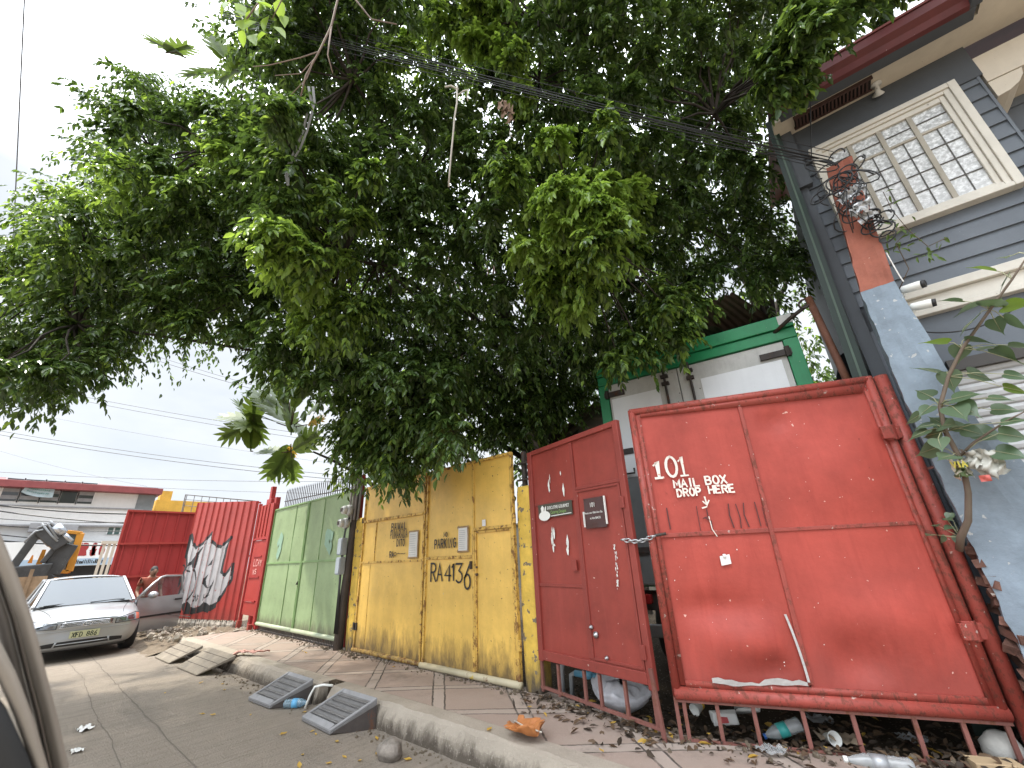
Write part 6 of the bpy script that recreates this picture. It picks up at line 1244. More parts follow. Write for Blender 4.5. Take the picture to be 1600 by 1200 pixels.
# ---- low brown hoarding and slatted truck body beyond the car
lw = thing('brown_hoarding', 'low brown board hoarding at the kerb beyond the silver car', 'wall', (-24, -1.5, 0)); b = MB(); b.box(-.1, 0, -2.6, 2.3, 0, 1.45)
for k in range(5): b.box(.0, .05, -2.6+1.1*k, -2.5+1.1*k, 0, 1.7)
b.build('boards', paint('brown_boards', (.24, .16, .095), .85, var=.25, vs=2), lw)
sb = thing('slatted_truck_body', 'cream slatted truck body half hidden by the deep red sheet gate', 'truck', (-19, 1.2, .0)); SO = Vector((-19, 1.2, 0))
q = [PX(x/8, 800+y/8, -19)-SO for x, y in ((1280, 400), (1420, 300), (1480, 300), (1340, 760), (1190, 720))]
ya, yb_ = q[4].y, 3.2; zb_, zt_ = .9, q[0].z
b = MB()
for k in range(16): b.box(-.02, .0, ya+.12*k, ya+.07+.12*k, zb_, zt_)
b.box(-.06, .03, ya-.05, ya+2., zt_, zt_+.09); b.box(-.06, .03, ya-.05, ya+2., zb_-.2, zb_); b.box(-.05, .02, ya+.85, ya+.93, zb_, zt_+.25); b.build('slatted_side', paint('cream_slats', (.50, .47, .38), .6, var=.12, streak=.2, bump=0), sb)
b = MB(); b.box(-3.5, 0, ya+.1, ya+1.9, .55, .69); b.build('bed', M_EXD, sb)
for x in (-.6, -2.8):
    b = MB(); b.lathe([(.2, -.12), (.4, -.12), (.42, 0), (.4, .12), (.2, .12)], 18, M=Matrix.Translation((x, ya+.2, .42)) @ Matrix.Rotation(R(90), 4, 'X')); b.build('wheel', M_TYRE, sb, True)
# ---- the vehicle the picture is taken from: edge of its open window and door
vh = thing('vehicle_door', 'blurred beige door edge of the vehicle in the near left foreground', 'vehicle', tuple(DEP(30, 1100, .5)-Vector((0, 0, 1.0))))
VO = Vector(vh.location)
def strip(edge, wpx, z, name, mat, th=.02, zo=0.):
    """band along a slanted edge; edge = points down the right side, wpx = band width at each"""
    b = MB(); f = []; bk = []
    for (x, y), w_ in zip(edge, wpx):
        f += [DEP(x-w_, y, z+zo)-VO, DEP(x-w_*.5, y, z-.006+zo)-VO, DEP(x, y, z+zo)-VO]
    away = Vector(ray(0, 1000)/np.linalg.norm(ray(0, 1000)))
    n_ = len(f); vs = f+[p+away*th for p in f]; k = len(edge)
    fs = [(3*i+j, 3*i+j+1, 3*i+j+4, 3*i+j+3) for i in range(k-1) for j in (0, 1)]+[(n_+3*i+j, n_+3*i+3+j, n_+3*i+j+4, n_+3*i+j+1) for i in range(k-1) for j in (0, 1)]
    fs += [(3*i+2, n_+3*i+2, n_+3*i+5, 3*i+5) for i in range(k-1)]+[(3*i, 3*i+3, n_+3*i+3, n_+3*i) for i in range(k-1)]
    b.add(vs, fs); return b.build(name, mat, vh, True)
M_VB = paint('beige_grey_trim', (.26, .225, .185), .5, var=.1, streak=0, bump=.05)
M_VB2 = paint('taupe_trim', (.15, .13, .11), .5, var=.1, streak=0, bump=.05)
E1 = [(-70, 690), (-25, 780), (8, 850), (30, 905), (52, 970), (72, 1050), (90, 1120), (108, 1200), (150, 1420)]
strip(E1, [26]*9, .50, 'window_frame', M_VB)
strip([(x-26, y) for x, y in E1], [10]*9, .515, 'seal', M_VB2)
strip([(x-37, y) for x, y in E1], [24, 24, 24, 24, 24, 22, 20, 18, 18], .50, 'inner_frame', M_VB2)
strip([(-40, 940), (-8, 985), (25, 1050), (52, 1120), (76, 1200), (130, 1420)], [60, 50, 34, 30, 26, 26], .46, 'channel', M_VB)
strip([(-60, 1010), (-25, 1060), (10, 1110), (45, 1185), (60, 1230), (110, 1420)], [120, 110, 110, 120, 130, 200], .45, 'door_lining', M_RUB, .03)
b = MB(); b.add([DEP(x, y, .53)-VO for x, y in ((-30, 880), (6, 920), (30, 1000), (62, 1110), (40, 1140), (-40, 1000))], [(0, 1, 2, 3, 4, 5)]); b.build('quarter_glass', glassy('window_glass_reflecting', (.22, .24, .26), .03, .75), vh)
# ================================================================ CABLES AND SMALL THINGS
M_CAB = plain('black_cable_sheath', (.014, .014, .015), .5); M_CABG = plain('grey_far_cable', (.10, .10, .105), .6)
def cable(name, lab, a, c, r, sag, grp=None, mat=None, n=26):
    a = Vector(a); c = Vector(c); m = a.lerp(c, .5); b = MB()
    b.tube([a.lerp(c, i/n)-m+Vector((0, 0, -sag*4*(i/n)*(1-i/n))) for i in range(n+1)], r, 6)
    o = b.build(name, mat or M_CAB, None, True, loc=m); tag(o, lab, 'cable', grp); return o
top = PY(1285, 258, 4.42)
GC = 'black overhead cables strung to the pillar'
fars = [(200, -8, 'lowest thin black cable running from the pillar top to the upper left corner'), (238, -8, None), (252, -8, None), (268, -8, None), (290, -8, None), (335, -8, 'highest black cable running from the pillar top past the white rope')]
LABB = 'black cable in the tight bundle strung from the pillar across the ficus crown'
for i, (x, y, lab) in enumerate(fars):
    z = 5.2; a = DEP(x, y, z+.05*i); d = a-top; a2 = a+d*.35
    cable('overhead_cable', lab or LABB, a2, top+Vector((.02*i+.02, .03, .022*i-.05+(.05 if i == 5 else 0))), .0035 if i in (0, 5) else .0055, .05+.02*i, GC if not lab else None)
for x0, y0, x1, y1, lab in ((560, 60, 1290, 245, 'thin cable above the bundle between the crown and the pillar'), (990, 195, 1265, 255, 'short slack cable dropping into the tangle at the pillar')):
    cable('overhead_cable', lab, DEP(x0, y0, 5.1), top+Vector((0, .03, .12)), .006, .10)
# vertical hanging wire by the eave
cable('hanging_wire', 'thin wire hanging from the eave past the corner of the cream window', PY(1262, -20, 4.2), PY(1268, 250, 4.35), .006, 0, None)
cable('hanging_wire', 'long thin wire falling down the left edge of the picture', DEP(39, -20, 9), DEP(10, 610, 14), .012, .0, None, M_CABG)
WL = [((-40, 462, 24), (410, 612, 24), .022), ((-40, 455, 24), (410, 606, 24), .018), ((-40, 590, 26), (520, 692, 26), .022), ((-40, 584, 26), (520, 684, 26), .022), ((-40, 628, 30), (520, 724, 30), .014), ((-40, 672, 22), (560, 752, 22), .026), ((-40, 666, 22), (560, 745, 22), .022), ((-60, 686, 34), (230, 760, 34), .014), ((-40, 735, 28), (560, 752, 28), .022), ((-40, 742, 28), (560, 772, 28), .018)]
WN_ = ['upper of the paired wires crossing the sky below the left bough', 'topmost thin wire crossing the sky below the left bough', 'lower of the two wires level with the bough tips in the sky', 'upper of the two wires level with the bough tips in the sky', 'faintest single wire across the middle of the open sky', 'thicker lower wire of the sagging pair above the white building', 'upper wire of the sagging pair above the white building', 'thin wire slanting down steeply to the white roof', 'wire just over the maroon roof, the upper one', 'wire skimming the maroon roof, the lower one']
for i, (a, c, r) in enumerate(WL): cable('utility_wire', WN_[i], DEP(*a), DEP(*c), r*.7, .25, 'utility wires across the left sky', M_CABG)
for i, (ya, yb_, r, lab) in enumerate(((786, 803, .05, 'thick black street cable across the front of the white building, the uppermost'), (794, 818, .035, 'black street cable across the white building below the uppermost one'), (808, 816, .02, 'thin street cable across the white wall above the excavator'), (818, 830, .02, 'thin street cable crossing behind the top of the excavator boom'), (832, 848, .03, 'street cable across the white wall level with the excavator cab roof'), (842, 852, .045, 'lowest thick street cable above the shop sign'))):
    cable('street_cable', lab, DEP(-30, ya, 24), DEP(205, yb_, 24), r, .12, 'street cables before the white building')
# tangle on the pillar head
tg = thing('cable_tangle', 'messy coils of black cable tied around the top of the pillar', 'cable', tuple(PY(1315, 290, 4.3))); TO = Vector(tg.location)
for k in range(26):
    c = Vector((rnd.gauss(.03, .09), rnd.uniform(-.10, .02), rnd.gauss(-.02, .14))) if k < 17 else PY(1370+rnd.gauss(0, 12), 345+rnd.gauss(0, 12), 4.3)-TO
    r0 = rnd.uniform(.05, .13) if k < 17 else rnd.uniform(.04, .07); e1 = Vector((1, rnd.uniform(-.5, .5), rnd.uniform(-.4, .4))).normalized(); e2 = Vector((rnd.uniform(-.4, .4), rnd.uniform(-.5, .3), 1)).normalized(); tt = rnd.uniform(4, 9)
    b = MB(); b.tube([c+e1*r0*math.cos(tt*j/16)*(1+.02*j)+e2*r0*math.sin(tt*j/16) for j in range(17)], .0065, 5); b.build('coil', M_CAB, tg, True)
for k in range(7):
    b = MB(); x = rnd.uniform(-.04, .12); ll = rnd.uniform(.25, .6); b.tube([Vector((x, -.08, 0)), Vector((x+rnd.uniform(-.06, .06), -.11, -.3*ll)), Vector((x+rnd.uniform(-.09, .07)-.04, -.09, -.65*ll)), Vector((x+rnd.uniform(-.08, .08)-.08, -.07, -ll))], .0045, 5); b.build('loose_end', M_CAB, tg, True)
pt_ = thing('foil_scrap', 'torn silvery plastic and foil caught on the pillar below the cable coils', 'litter', tuple(PY(1330, 325, 4.25))); 
b = MB()
for k in range(6):
    c = Vector((rnd.gauss(.02, .03), rnd.uniform(-.06, .02), rnd.gauss(-.02, .10))); f = rnd.random()*6
    b.grid(6, 6, lambda u, v: c+Vector(((u-.5)*.09+.03*wob(v*6, f), .04*wob(u*7+f, v*7)-.02, (v-.5)*.10+.03*wob(u*6, f+2))))
b.build('crumpled_sheet', plain('silver_plastic', (.55, .56, .57), .25, .3, var=.2), pt_, True)
for j, ((x, y), lab, rz) in enumerate((((1425, 449), 'white bullet security camera, the upper of two on the blue-grey pillar', -20), ((1440, 477), 'white bullet security camera, the lower of two on the blue-grey pillar', -8))):
    p = PY(x, y, 4.42); t = thing('security_camera', lab, 'camera', tuple(p), R(rz), 'security cameras on the pillar'); MM = Matrix.Rotation(R(100), 4, 'Y')
    b = MB(); b.lathe([(.02, -.07), (.033, -.06), (.036, .05), (.034, .06)], 14, M=MM); b.build('housing', M_SIGNW, t, True)
    b = MB(); b.lathe([(.033, .061), (.030, .085), (.0, .08)], 14, M=MM); b.build('lens_hood', M_BLKP, t, True)
    b = MB(); b.tube([(-.05, 0, -.02), (-.10, .05, -.04), (-.14, .1, -.03)], .013, 7); b.lathe([(.03, 0), (.03, .015)], 10, M=Matrix.Translation((-.14, .1, -.03)) @ Matrix.Rotation(R(90), 4, 'Y')); b.build('bracket', M_SIGNW, t, True)
cable('camera_cable', 'thin white cable looping down from the tangle to the security cameras', PY(1385, 395, 4.38), PY(1412, 440, 4.40), .005, .06, None, M_SIGNW)
cable('camera_cable', 'thin black cable drooping across the grey wall behind the sapling', PY(1440, 518, 4.7), PY(1600, 470, 4.7), .006, .10, None)
# rope, rag and string dangling from the cables
def dangle(name, lab, cat_, pts, z, r, mat, parts=None):
    P = [DEP(x, y, z) for x, y in pts]; t = thing(name, lab, cat_, tuple(P[0])); b = MB(); b.tube([p-P[0] for p in P], r, 6); b.build('strand', mat, t, True); return t, P[0]
M_ROPE = plain('off_white_rope', (.50, .48, .42), .8)
t, o_ = dangle('hanging_rope', 'off-white rope hanging straight down from the overhead cables', 'rope', [(714, 134), (714, 160), (710, 185), (708, 210), (705, 240), (703, 262), (701, 292)], 4.3, .010, M_ROPE)
b = MB(); b.tube([DEP(x, y, 4.3)-o_ for x, y in ((716, 148), (724, 142), (733, 140))], .008, 5); b.tube([DEP(x, y, 4.3)-o_ for x, y in ((731, 141), (730, 152), (731, 158))], .007, 5); b.tube([DEP(x, y, 4.3)-o_ for x, y in ((695, 136), (705, 134), (716, 140))], .012, 5); b.build('knot', M_ROPE, t, True)
rg = thing('snagged_rag', 'dry brown leaves and torn rag snagged on the overhead cables', 'litter', tuple(DEP(795, 165, 4.4))); RO = Vector(rg.location)
b = MB()
for k in range(7):
    c = DEP(788+rnd.uniform(-8, 18), 172+rnd.uniform(-12, 14), 4.4)-RO; f = rnd.random()*9
    b.grid(4, 4, lambda u, v: c+Vector(((u-.5)*.07+.02*wob(v*6, f), .02*wob(u*7+f, v*7), (v-.5)*.12)))
b.build('scrap', plain('dry_brown', (.20, .13, .085), .9), rg, True)
b = MB(); b.tube([DEP(x, y, 4.4)-RO for x, y in ((793, 175), (795, 192), (798, 200), (796, 208), (800, 214))], .004, 5); b.build('string', M_ROPE, rg, True)
t = thing('plastic_streamer', 'long torn grey plastic strip tangled in the crown left of the rope', 'litter', tuple(DEP(484, 130, 4.2))); SO_ = Vector(t.location)
b = MB()
for off in (0, 7):
    pts = [(482+off, 135), (487+off*.6, 160), (478+off, 185), (474+off*.8, 205), (462+off, 232), (450+off*.4, 258), (447+off*.5, 275), (450, 290)]
    b.grid(1, 7, lambda u, v: DEP(pts[int(round(v*7))][0]+(u-.5)*4, pts[int(round(v*7))][1], 4.2+.02*u)-SO_)
b.build('strip', plain('grey_plastic_film', (.34, .35, .36), .4), t, True)
# ---- kerb ramps
M_CRAMP = paint('concrete_ramp', (.20, .17, .132), .9, var=.22, vs=4, streak=.1, bump=.6, bs=25)
M_SRAMP = paint('grey_checker_ramp', (.15, .143, .138), .65, .1, var=.2, vs=6, streak=.15, rust=.03, bump=.3)
def ramp(name, lab, lo0, lo1, hi0, hi1, mat, grp, steel):
    o0 = Vector(lo0); t = thing(name, lab, 'ramp', tuple(o0), 0, grp); A, B_, C_, D_ = [Vector(p)-o0 for p in (lo0, lo1, hi1, hi0)]; th = .045
    U = lambda u, v: (A.lerp(B_, u)).lerp(D_.lerp(C_, u), v)
    b = MB(); up = Vector((0, 0, th))
    b.hexa([A+Vector((0, 0, .004)), B_+Vector((0, 0, .004)), C_, D_, A+up*.5, B_+up*.5, C_+up, D_+up]); b.build('plate', mat, t, bevel=.006)
    if steel:
        b = MB()
        for u0, u1, v0, v1 in ((0, .045, 0, 1), (.955, 1, 0, 1), (.046, .954, 0, .11), (.046, .954, .93, 1)):
            b.hexa([U(u0, v0)+up*.6, U(u1, v0)+up*.6, U(u1, v1)+up, U(u0, v1)+up, U(u0, v0)+up*.6+Vector((0, 0, .016)), U(u1, v0)+up*.6+Vector((0, 0, .016)), U(u1, v1)+up+Vector((0, 0, .016)), U(u0, v1)+up+Vector((0, 0, .016))])
        b.build('rim', paint('worn_light_grey', (.24, .235, .235), .6, .1, var=.2, rust=.03), t, bevel=.003)
        for k in range(5):
            v = .22+.155*k; b = MB(); p, q = U(.06, v)+up*(.62+.38*v)+Vector((0, 0, .004)), U(.94, v)+up*(.62+.38*v)+Vector((0, 0, .004)); b.bar(p, q, .028, .012); b.build('tread', mat, t, bevel=.003)
        for u in (.0, .97):
            b = MB(); b.hexa([U(u, .06), U(u+.03, .06), U(u+.03, 1)+Vector((0, 0, -.19)), U(u, 1)+Vector((0, 0, -.19)), U(u, .06)+up*.4, U(u+.03, .06)+up*.4, U(u+.03, 1), U(u, 1)])
            b.build('side_web', M_DARKS, t)
    else:
        b = MB()
        for k in range(3): p, q = U(.03, .3+.25*k)+up*(.5+.5*(.3+.25*k))+Vector((0, 0, .001)), U(.97, .3+.25*k)+up*(.5+.5*(.3+.25*k))+Vector((0, 0, .001)); b.bar(p, q, .012, .006)
        b.build('groove', M_CRACK, t)
ramp('kerb_ramp', 'pale concrete kerb ramp nearest the silver car', (-10.85, 2.08, 0), (-9.9, 2.12, 0), (-10.72, 2.46, .19), (-9.63, 2.50, .19), M_CRAMP, 'kerb ramps', False)
ramp('kerb_ramp', 'pale concrete kerb ramp next to the pink rag', (-9.41, 2.13, 0), (-8.43, 2.18, 0), (-9.26, 2.50, .20), (-8.04, 2.54, .20), M_CRAMP, 'kerb ramps', False)
ramp('kerb_ramp', 'grey ribbed kerb ramp left of the blue water bottle', (-6.37, 2.23, 0), (-5.81, 2.27, 0), (-6.22, 2.60, .185), (-5.57, 2.62, .185), M_SRAMP, 'kerb ramps', True)
ramp('kerb_ramp', 'grey ribbed kerb ramp right of the blue water bottle', (-5.12, 2.33, 0), (-4.50, 2.33, 0), (-4.90, 2.64, .185), (-4.28, 2.67, .185), M_SRAMP, 'kerb ramps', True)
# ---- litter on the street
M_PET = NB('clear_blue_plastic'); M_PET.fin((.50, .72, .85), .1, 0, .6); M_PET.b.inputs['Transmission Weight'].default_value = .75; M_PET = M_PET.m
M_CLR = NB('clear_plastic'); M_CLR.fin((.75, .78, .78), .12, 0, .6); M_CLR.b.inputs['Transmission Weight'].default_value = .7; M_CLR = M_CLR.m
M_BLUEL = plain('blue_label', (.10, .33, .55), .45); M_TEAL = plain('teal_label', (.05, .36, .33), .45)
def bottle(lab, loc, rot, r, L_, mat, label_mat, cap_mat, grp=None):
    t = thing('plastic_bottle', lab, 'bottle', loc, 0, grp); M0 = Euler(rot).to_matrix().to_4x4()
    b = MB(); b.lathe([(r*.75, -L_/2), (r, -L_*.46), (r*.93, -L_*.3), (r, -L_*.25), (r*.93, -L_*.1), (r, L_*.05), (r*.95, L_*.18), (r*.55, L_*.36), (r*.36, L_*.41), (r*.36, L_*.45)], 16, M=M0); b.build('shell', mat, t, True)
    b = MB(); b.lathe([(r*1.02, -L_*.14), (r*1.02, L_*.10)], 16, M=M0); b.build('label', label_mat, t, True)
    b = MB(); b.lathe([(r*.42, L_*.44), (r*.42, L_*.50), (r*.2, L_*.505)], 12, M=M0); b.build('cap', cap_mat, t, True)
bottle('pale blue water bottle lying on the road between the grey ramps', (-5.60, 2.47, .045), (R(88), R(0), R(128)), .045, .27, M_PET, M_BLUEL, M_SIGNW)
t = thing('plastic_pipe', 'bent white plastic pipe hanging over the kerb beside the water bottle', 'pipe', (-5.40, 2.55, .03)); b = MB(); b.tube([(-.02, -.06, -.01), (0, -.03, .10), (.03, .0, .18), (.10, .06, .195), (.2, .12, .19)], .012, 8); b.build('tube', M_SIGNW, t, True)
def rock(lab, loc, s_, mat, seed, name='rock', cat_='rock', grp=None):
    b = MB(); b.grid(18, 12, lambda u, v: tuple((1+.13*wob(2*math.cos(6.283*u)*math.sin(math.pi*v)+seed, 2*math.sin(6.283*u)*math.sin(math.pi*v), 2*math.cos(math.pi*v)+seed))*q for q in (s_[0]*math.cos(6.283*u)*math.sin(math.pi*v)**.7, s_[1]*math.sin(6.283*u)*math.sin(math.pi*v)**.7, s_[2]*-math.cos(math.pi*v)))); o = b.build(name, mat, None, True, loc=loc); tag(o, lab, cat_, grp); return o
M_ROCK = paint('grey_rock', (.19, .165, .14), .9, var=.45, vs=9, streak=0, bump=.9, bs=22)
rock('rough grey rock lying in the gutter at the bottom of the picture', (-3.62, 2.40, .055), (.115, .09, .075), M_ROCK, 2.)
rock('broken concrete lump on the verge beside the graffiti fence', (-14.0, 2.35, .26), (.13, .12, .14), M_SIGNW, 5., 'concrete_lump', 'rubble')
t = thing('thin_stake', 'thin dark metal stake standing on the verge before the graffiti fence', 'stake', (-13.7, 2.45, .15)); b = MB(); b.tube([(0, 0, 0), (.02, 0, .55)], .012, 6); b.tube([(-.2, .0, .38), (.9, .5, .30)], .008, 5); b.build('rod', M_DARKS, t)
t = thing('pink_rag', 'crumpled pink striped rag hanging over the kerb edge', 'rag', (-8.15, 2.66, .215)); b = MB()
b.grid(18, 8, lambda u, v: (-.30+.62*u+.05*wob(v*5, u*4), -.08+.10*v-.16*max(0, .35-u)*2+.25*u*u, .03*abs(wob(u*9, v*6))+.012-.22*max(0, .33-u)*1.9+.02)); b.build('cloth', paint('pink_cloth', (.50, .27, .22), .9, var=.1, streak=.3, stcol=(.62, .5, .42), bump=.2), t, True, solid=.01)
def scrap(name, lab, loc, s_, mat, seed, cat_='paper'):
    b = MB(); b.grid(8, 6, lambda u, v: ((u-.5)*s_+.2*s_*wob(v*5, seed), (v-.5)*s_*.7+.15*s_*wob(u*5, seed+2), .22*s_*abs(wob(u*6+seed, v*6))+.006)); o = b.build(name, mat, None, True, loc=loc); tag(o, lab, cat_); return o
scrap('paper_scrap', 'crumpled whitish paper on the sunlit edge of the shadow on the road', (-6.86, .88, 0), .16, M_PAPER, 1.)
scrap('paper_scrap', 'small torn whitish paper on the shaded road near the vehicle door', (-6.13, .77, 0), .11, M_PAPER, 3.)
# leaves on the ground
M_ORL = paint('dry_orange_leaf', (.42, .16, .05), .7, var=.25, streak=.2, bump=.3)
t = thing('dry_leaf', 'big curled orange-brown dry leaf lying at the kerb edge', 'leaf', (-2.60, 2.92, .20), R(-20)); b = MB()
b.grid(22, 14, lambda u, v: (-.17+.36*u, (v-.5)*.26*(math.sin(math.pi*min(1, u*.94+.05))**.6)*(1+.28*math.sin(u*34)*abs(2*v-1)), .012+.17*abs(v-.5)**1.4*(.5+.8*u)+.022*abs(wob(u*7, v*5))+.06*(u-.5)**2)); b.build('blade', M_ORL, t, True, solid=.002)
b = MB(); b.tube([(-.17, 0, .05), (0, .01, .05), (.2, .03, .07)], .006, 5); b.build('midrib', M_ROPE, t, True)
def small_leaf(L_=.07, W_=.032):
    b = MB(); b.add([(-L_/2, 0, .004), (-L_*.15, W_/2, .012), (L_*.2, W_*.4, .010), (L_/2, 0, .016), (L_*.2, -W_*.4, .010), (-L_*.15, -W_/2, .012), (0, 0, .003)], [(0, 6, 1), (1, 6, 2), (2, 6, 3), (3, 6, 4), (4, 6, 5), (5, 6, 0)]); return b
sl0 = small_leaf().build('fallen_leaf', M_YLEAF, None, True, loc=(-4.3, 2.3, .0)); GL1 = 'small yellow fallen leaf lying on the road or pavement'
tag(sl0, GL1, 'leaf', 'small yellow fallen leaves')
LP = [(912, 655, 'r'), (1070, 640, 'r'), (1090, 655, 'r'), (1420, 680, 'r'), (1245, 780, 'r'), (1330, 800, 'r'), (1160, 815, 'r'), (1000, 828, 'r'), (1590, 795, 'r'), (1425, 765, 'r'), (805, 460, 'r'), (745, 480, 'r'), (470, 546, 'r'), (530, 550, 'r'), (1030, 535, 'r'), (270, 430, 'r'), (735, 550, 'r')]
pts = [PZ(180+x*460/1600, 960+y*460/1600, 0) for x, y, _ in LP]
pts += [PZ(800+x/4, 1000+y/4, .2) for x, y in ((110, 425), (430, 500), (635, 525), (995, 605), (900, 580), (1230, 595), (980, 560), (840, 545), (560, 700))]
g = np.random.default_rng(44)
for _ in range(14):
    x = g.uniform(-9, 0); y = g.uniform(1.6, 3.6); kk = kerb_y(x)
    if kk-.1 < y < kk+.02: continue
    pts.append(Vector((x, y, zp(x)+.004 if y > kk else 0.)))
for p in pts:
    c = sl0.copy(); sc.collection.objects.link(c); c.location = (p.x, p.y, p.z+.003); c.rotation_euler = (rnd.uniform(-.2, .2), rnd.uniform(-.2, .2), rnd.random()*6); k = rnd.uniform(.6, 1.15); c.scale = (k, k, k)
# leaf litter and grit along the foot of the gates (too many to count)
P = []; A_ = []
g = np.random.default_rng(12)
N_ = 1700
x = g.uniform(-3.2, 1.0, N_); y0 = np.where(x < -1.75, 3.62-(x+3.1)*.12, 3.45+(x+1.75)*.47); y = y0+np.abs(g.normal(0, .42, N_))*g.choice([1, -.35], N_, p=[.88, .12]); z = np.where(y > y0+.12, .135, .19-.03*(x > -1.7))+g.uniform(0, .03, N_)
P = np.stack([x, y, z], 1); A_ = g.normal(0, 1, (N_, 3)); A_[:, 2] *= .25; nn = np.tile(np.array([0, 0, 1.]), (N_, 1))+g.normal(0, .4, (N_, 3)); L_ = g.uniform(.03, .10, N_)
M_LIT = [leafmat('brown_litter_leaf', (.07, .045, .028), (.13, .08, .045), .1, .7), leafmat('dark_litter_leaf', (.03, .022, .016), (.06, .042, .028), .1, .8), M_YLEAF]
o = leaf_mesh('leaf_litter', P, A_, nn, L_, L_*g.uniform(.35, .6, N_), g.choice([0, 1, 2], N_, p=[.5, .46, .04]), M_LIT); tag(o, 'brown leaf litter piled along the foot of the red gates', 'litter', None, 'stuff')
def grit(name, lab, n, fx, mat, seed, smin=.006, smax=.03):
    g = np.random.default_rng(seed); b = MB()
    for _ in range(n):
        x, y, z = fx(g); s_ = smin+(smax-smin)*g.random()**3; q = g.random(3)*6
        b.lathe([(0, -s_*.6), (s_, -s_*.2), (s_*.8, s_*.4), (0, s_*.6)], 5, M=Matrix.Translation((x, y, z)) @ Euler(q).to_matrix().to_4x4())
    o = b.build(name, mat, None); tag(o, lab, 'grit', None, 'stuff'); return o
def gx1(g): x = g.uniform(-11.2, .5); y = (3.66+g.normal(0, .06) if x < -1.7 else 3.45+(x+1.75)*.47+g.normal(0, .08)); return x, y, zp(x)+.004
grit('grit', 'loose grit and crumbs along the foot of the gates', 900, gx1, M_DIRT, 3)
def gx2(g): x = g.uniform(-11, 1); return x, kerb_y(x)-.09-abs(g.normal(0, .12)), .003
grit('gutter_grit', 'loose grit and crumbs lying in the gutter along the kerb', 700, gx2, M_DIRT, 4, .004, .022)
def gx3(g): u = g.random(); return -16.5+5.3*u, 2.2+1.6*g.random(), .15+.06*g.random()
grit('verge_rubble', 'broken stones scattered on the earth verge by the graffiti fence', 420, gx3, M_KERB, 5, .015, .085)
# ---- rubbish seen under the red gates
M_SACK = paint('white_woven_sack', (.44, .44, .46), .7, var=.2, vs=9, streak=.15, bump=.5, bs=14)
def sackf(u, v):
    a = 6.283*u; r_ = math.sin(math.pi*min(1, v*.97+.02))**.55; w_ = 1+.16*wob(math.cos(a)*2.3, math.sin(a)*2.3, v*4)+.05*wob(math.cos(a)*7, math.sin(a)*7, v*12)
    return (.25*r_*w_*math.cos(a), .17*r_*w_*math.sin(a), .27*v**.8*(1+.2*math.cos(a-2.6)*v)*w_)
t = thing('white_sack', 'stuffed white woven sack behind the foot bars of the dark red leaf', 'sack', (-2.30, 3.88, .15)); b = MB(); b.grid(36, 20, sackf); b.build('bag', M_SACK, t, True)
b = MB(); b.grid(8, 5, lambda u, v: (-.02+.16*(u-.5)*(1-.3*v), -.02+.05*wob(u*9, v*3), .26+.10*v)); b.build('tied_neck', M_SACK, t, True)
t = thing('water_meter', 'small blue water meter with grey pipes behind the dark red leaf', 'meter', (-2.68, 3.98, .12)); M_PVC = paint('blue_pipe', (.11, .30, .42), .45, var=.15); M_GPI = paint('grey_pipe', (.30, .31, .31), .55, var=.2)
b = MB(); b.lathe([(.05, 0), (.062, .02), (.06, .06), (.045, .075)], 14, M=Matrix.Translation((0, 0, .22))); b.tube([(-.16, 0, .24), (.16, 0, .24)], .028, 10); b.build('meter_body', M_PVC, t, True)
b = MB(); b.tube([(.16, 0, .24), (.22, 0, .23), (.24, -.01, .17), (.24, -.02, 0)], .022, 8); b.build('supply_pipe', M_GPI, t, True); b = MB(); b.tube([(-.16, 0, .24), (-.21, 0, .22), (-.22, 0, .0)], .024, 8); b.build('supply_pipe', M_GPI, t, True); b = MB(); b.tube([(-.3, -.05, 0), (-.29, -.05, .26), (-.27, -.05, .34)], .026, 8); b.build('supply_pipe', M_GPI, t, True); b = MB(); b.tube([(.3, .1, .5), (.42, -.02, .3), (.5, -.06, .22)], .018, 8); b.build('supply_pipe', M_GPI, t, True)
b = MB(); b.lathe([(.02, 0), (.028, .02), (.028, .06), (.015, .07)], 10, M=Matrix.Translation((-.02, 0, .295))); b.tube([(-.06, 0, .35), (.03, 0, .35)], .008, 6); b.build('tap', M_PVC, t, True)
def cup(lab, loc, rot, mat, ring=None):
    t = thing('paper_cup', lab, 'cup', loc, 0, 'cups dropped under the red gate'); M0 = Euler(rot).to_matrix().to_4x4(); b = MB(); b.lathe([(.028, -.05), (.043, .05), (.046, .054), (.040, .05), (.026, -.045)], 18, M=M0); b.build('cup_wall', mat, t, True)
    if ring: b = MB(); b.lathe([(.03, -.056), (.034, -.025)], 18, M=M0); b.build('coloured_base', ring, t, True)
cup('white cup with a yellow base tipped towards the bars under the red gate', (-1.73, 4.15, .22), (R(100), 0, R(-15)), M_SIGNW, plain('yellow_print', (.55, .33, .03), .5))
cup('white cup lying mouth outward on brown cardboard under the red gate', (-.82, 4.17, .18), (R(75), 0, R(40)), M_SIGNW)
scrap('cardboard_piece', 'torn piece of brown cardboard under the white cup', (-.80, 4.24, .15), .24, plain('cardboard', (.30, .23, .16), .9), 7., 'cardboard')
t = thing('milk_carton', 'crushed white and red drink carton lying behind the foot bars', 'carton', (-1.52, 4.15, .14), R(35)); b = MB(); b.hexa([(-.11, -.05, 0), (.09, -.045, .01), (.10, .05, 0), (-.1, .05, .01), (-.10, -.04, .09), (.08, -.03, .075), (.1, .04, .09), (-.11, .05, .08)]); b.build('box', M_SIGNW, t, bevel=.008)
b = MB(); b.add([(-.07, -.052, .02), (.01, -.05, .025), (.005, -.043, .06), (-.06, -.045, .065)], [(0, 1, 2, 3)]); b.build('red_print', plain('carton_red', (.5, .06, .06), .5), t)
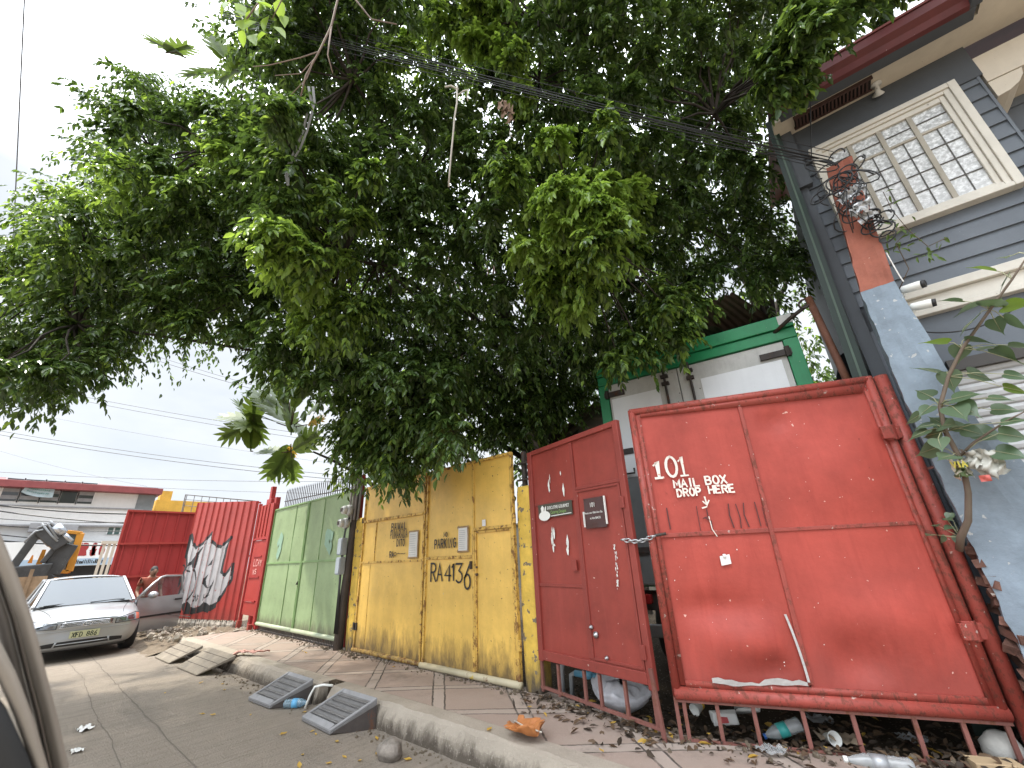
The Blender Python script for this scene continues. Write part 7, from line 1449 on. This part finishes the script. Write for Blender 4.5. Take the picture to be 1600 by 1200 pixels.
bottle('clear bottle with a teal label and blue cap under the wide red leaf', (-1.10, 4.08, .20), (R(108), 0, R(-62)), .045, .28, M_CLR, M_TEAL, plain('deep_blue_cap', (.03, .12, .40), .4))
bottle('crushed clear bottle lying outside the foot rail of the wide red leaf', (-.55, 3.93, .175), (R(90), 0, R(-72)), .045, .36, M_CLR, M_GREYB, M_SIGNW)
t = thing('old_shoe', 'dirty white shoe sole leaning behind the foot bars of the wide red leaf', 'shoe', (-1.38, 4.3, .14), R(-40)); b = MB(); b.grid(20, 6, lambda u, v: (-.15+.3*u, (.045*math.sin(math.pi*min(1, u*1.02+.02))**.5)*(2*v-1)*(1+.15*math.sin(5*u)), .02+.10*u+.02*abs(2*v-1))); b.build('sole', M_SIGNW, t, True, solid=.022)
b = MB(); b.grid(12, 8, lambda u, v: (-.13+.2*u, .042*math.cos(math.pi*v), .05+.08*u+.07*math.sin(math.pi*v)*(1-.5*u))); b.build('upper', plain('grey_shoe_upper', (.16, .17, .16), .8), t, True)
M_FOAM = plain('dirty_foam', (.42, .41, .38), .9, var=.2, bump=.4)
rock('dirty white foam block at the far right behind the foot bars', (.05, 4.52, .20), (.10, .05, .09), M_FOAM, 8., 'foam_block', 'foam')
scrap('plastic_bag', 'flattened clear plastic bag on the dirt before the wide red leaf', (-1.10, 3.72, .175), .16, M_CLR, 9., 'bag')
t = thing('cardboard_box', 'flat brown carton lid at the bottom right corner behind the bars', 'cardboard', (-.03, 4.30, .14), R(25)); b = MB(); b.box(-.1, .14, -.06, .06, 0, .05); b.build('lid', plain('carton_brown', (.40, .29, .17), .85), t, bevel=.004)
for i, (x, y, s_, lab) in enumerate(((-.4, 4.55, .15, 'grey crumpled plastic in the dark behind the wide red leaf, nearest the house'), (-.95, 4.6, .16, 'grey crumpled plastic in the dark behind the teal-labelled bottle'), (-1.9, 4.3, .12, 'brown crumpled paper in the gap between the two red leaves'))):
    scrap('crumpled_litter', lab, (x, y, .14), s_, M_GREYB if i < 2 else plain('rusty_brown_paper', (.20, .08, .03), .9), 10.+i, 'litter')
# plastic bag caught on the sapling
t = thing('snagged_bag', 'white plastic bag with green and yellow print caught on the fig sapling', 'bag', tuple(PY(1525, 728, 4.12))); BO = Vector(t.location)
def bagf(cx, cz, w_, h, f): return lambda u, v: (cx+(u-.5)*w_*.85*(1+.3*wob(v*4, f))+.02*wob(u*7+f, v*7), -.05*math.sin(math.pi*u)+.035*wob(u*6, v*6+f), cz+(v-.5)*h*(1+.25*wob(u*4, f+1))+.02*wob(u*8, v*5+f))
b = MB(); b.grid(14, 12, bagf(.06, .0, .14, .17, 1.)); b.grid(12, 12, bagf(.00, .04, .10, .12, 2.)); b.build('film', plain('white_bag_film', (.42, .41, .36), .45, var=.2), t, True)
b = MB(); b.grid(12, 10, bagf(-.075, -.01, .10, .13, 3.)); b.build('printed_film', paint('green_printed_film', (.09, .13, .05), .4, var=.2, vs=20, streak=0, chips=.25, chipcol=(.55, .52, .42), cs=22), t, True)
b = MB(); lettering(b, 'VIA', -.115, -.045, .0, .035, .009, -.07, jit=.1); b.build('yellow_lettering', plain('yellow_ink', (.5, .42, .05), .5), t)
b = MB(); b.grid(5, 4, lambda u, v: (-.02+.05*u, -.09+.01*wob(u*5, v*4), -.11+.04*v)); b.build('red_print', plain('red_ink', (.45, .08, .06), .5), t, True)
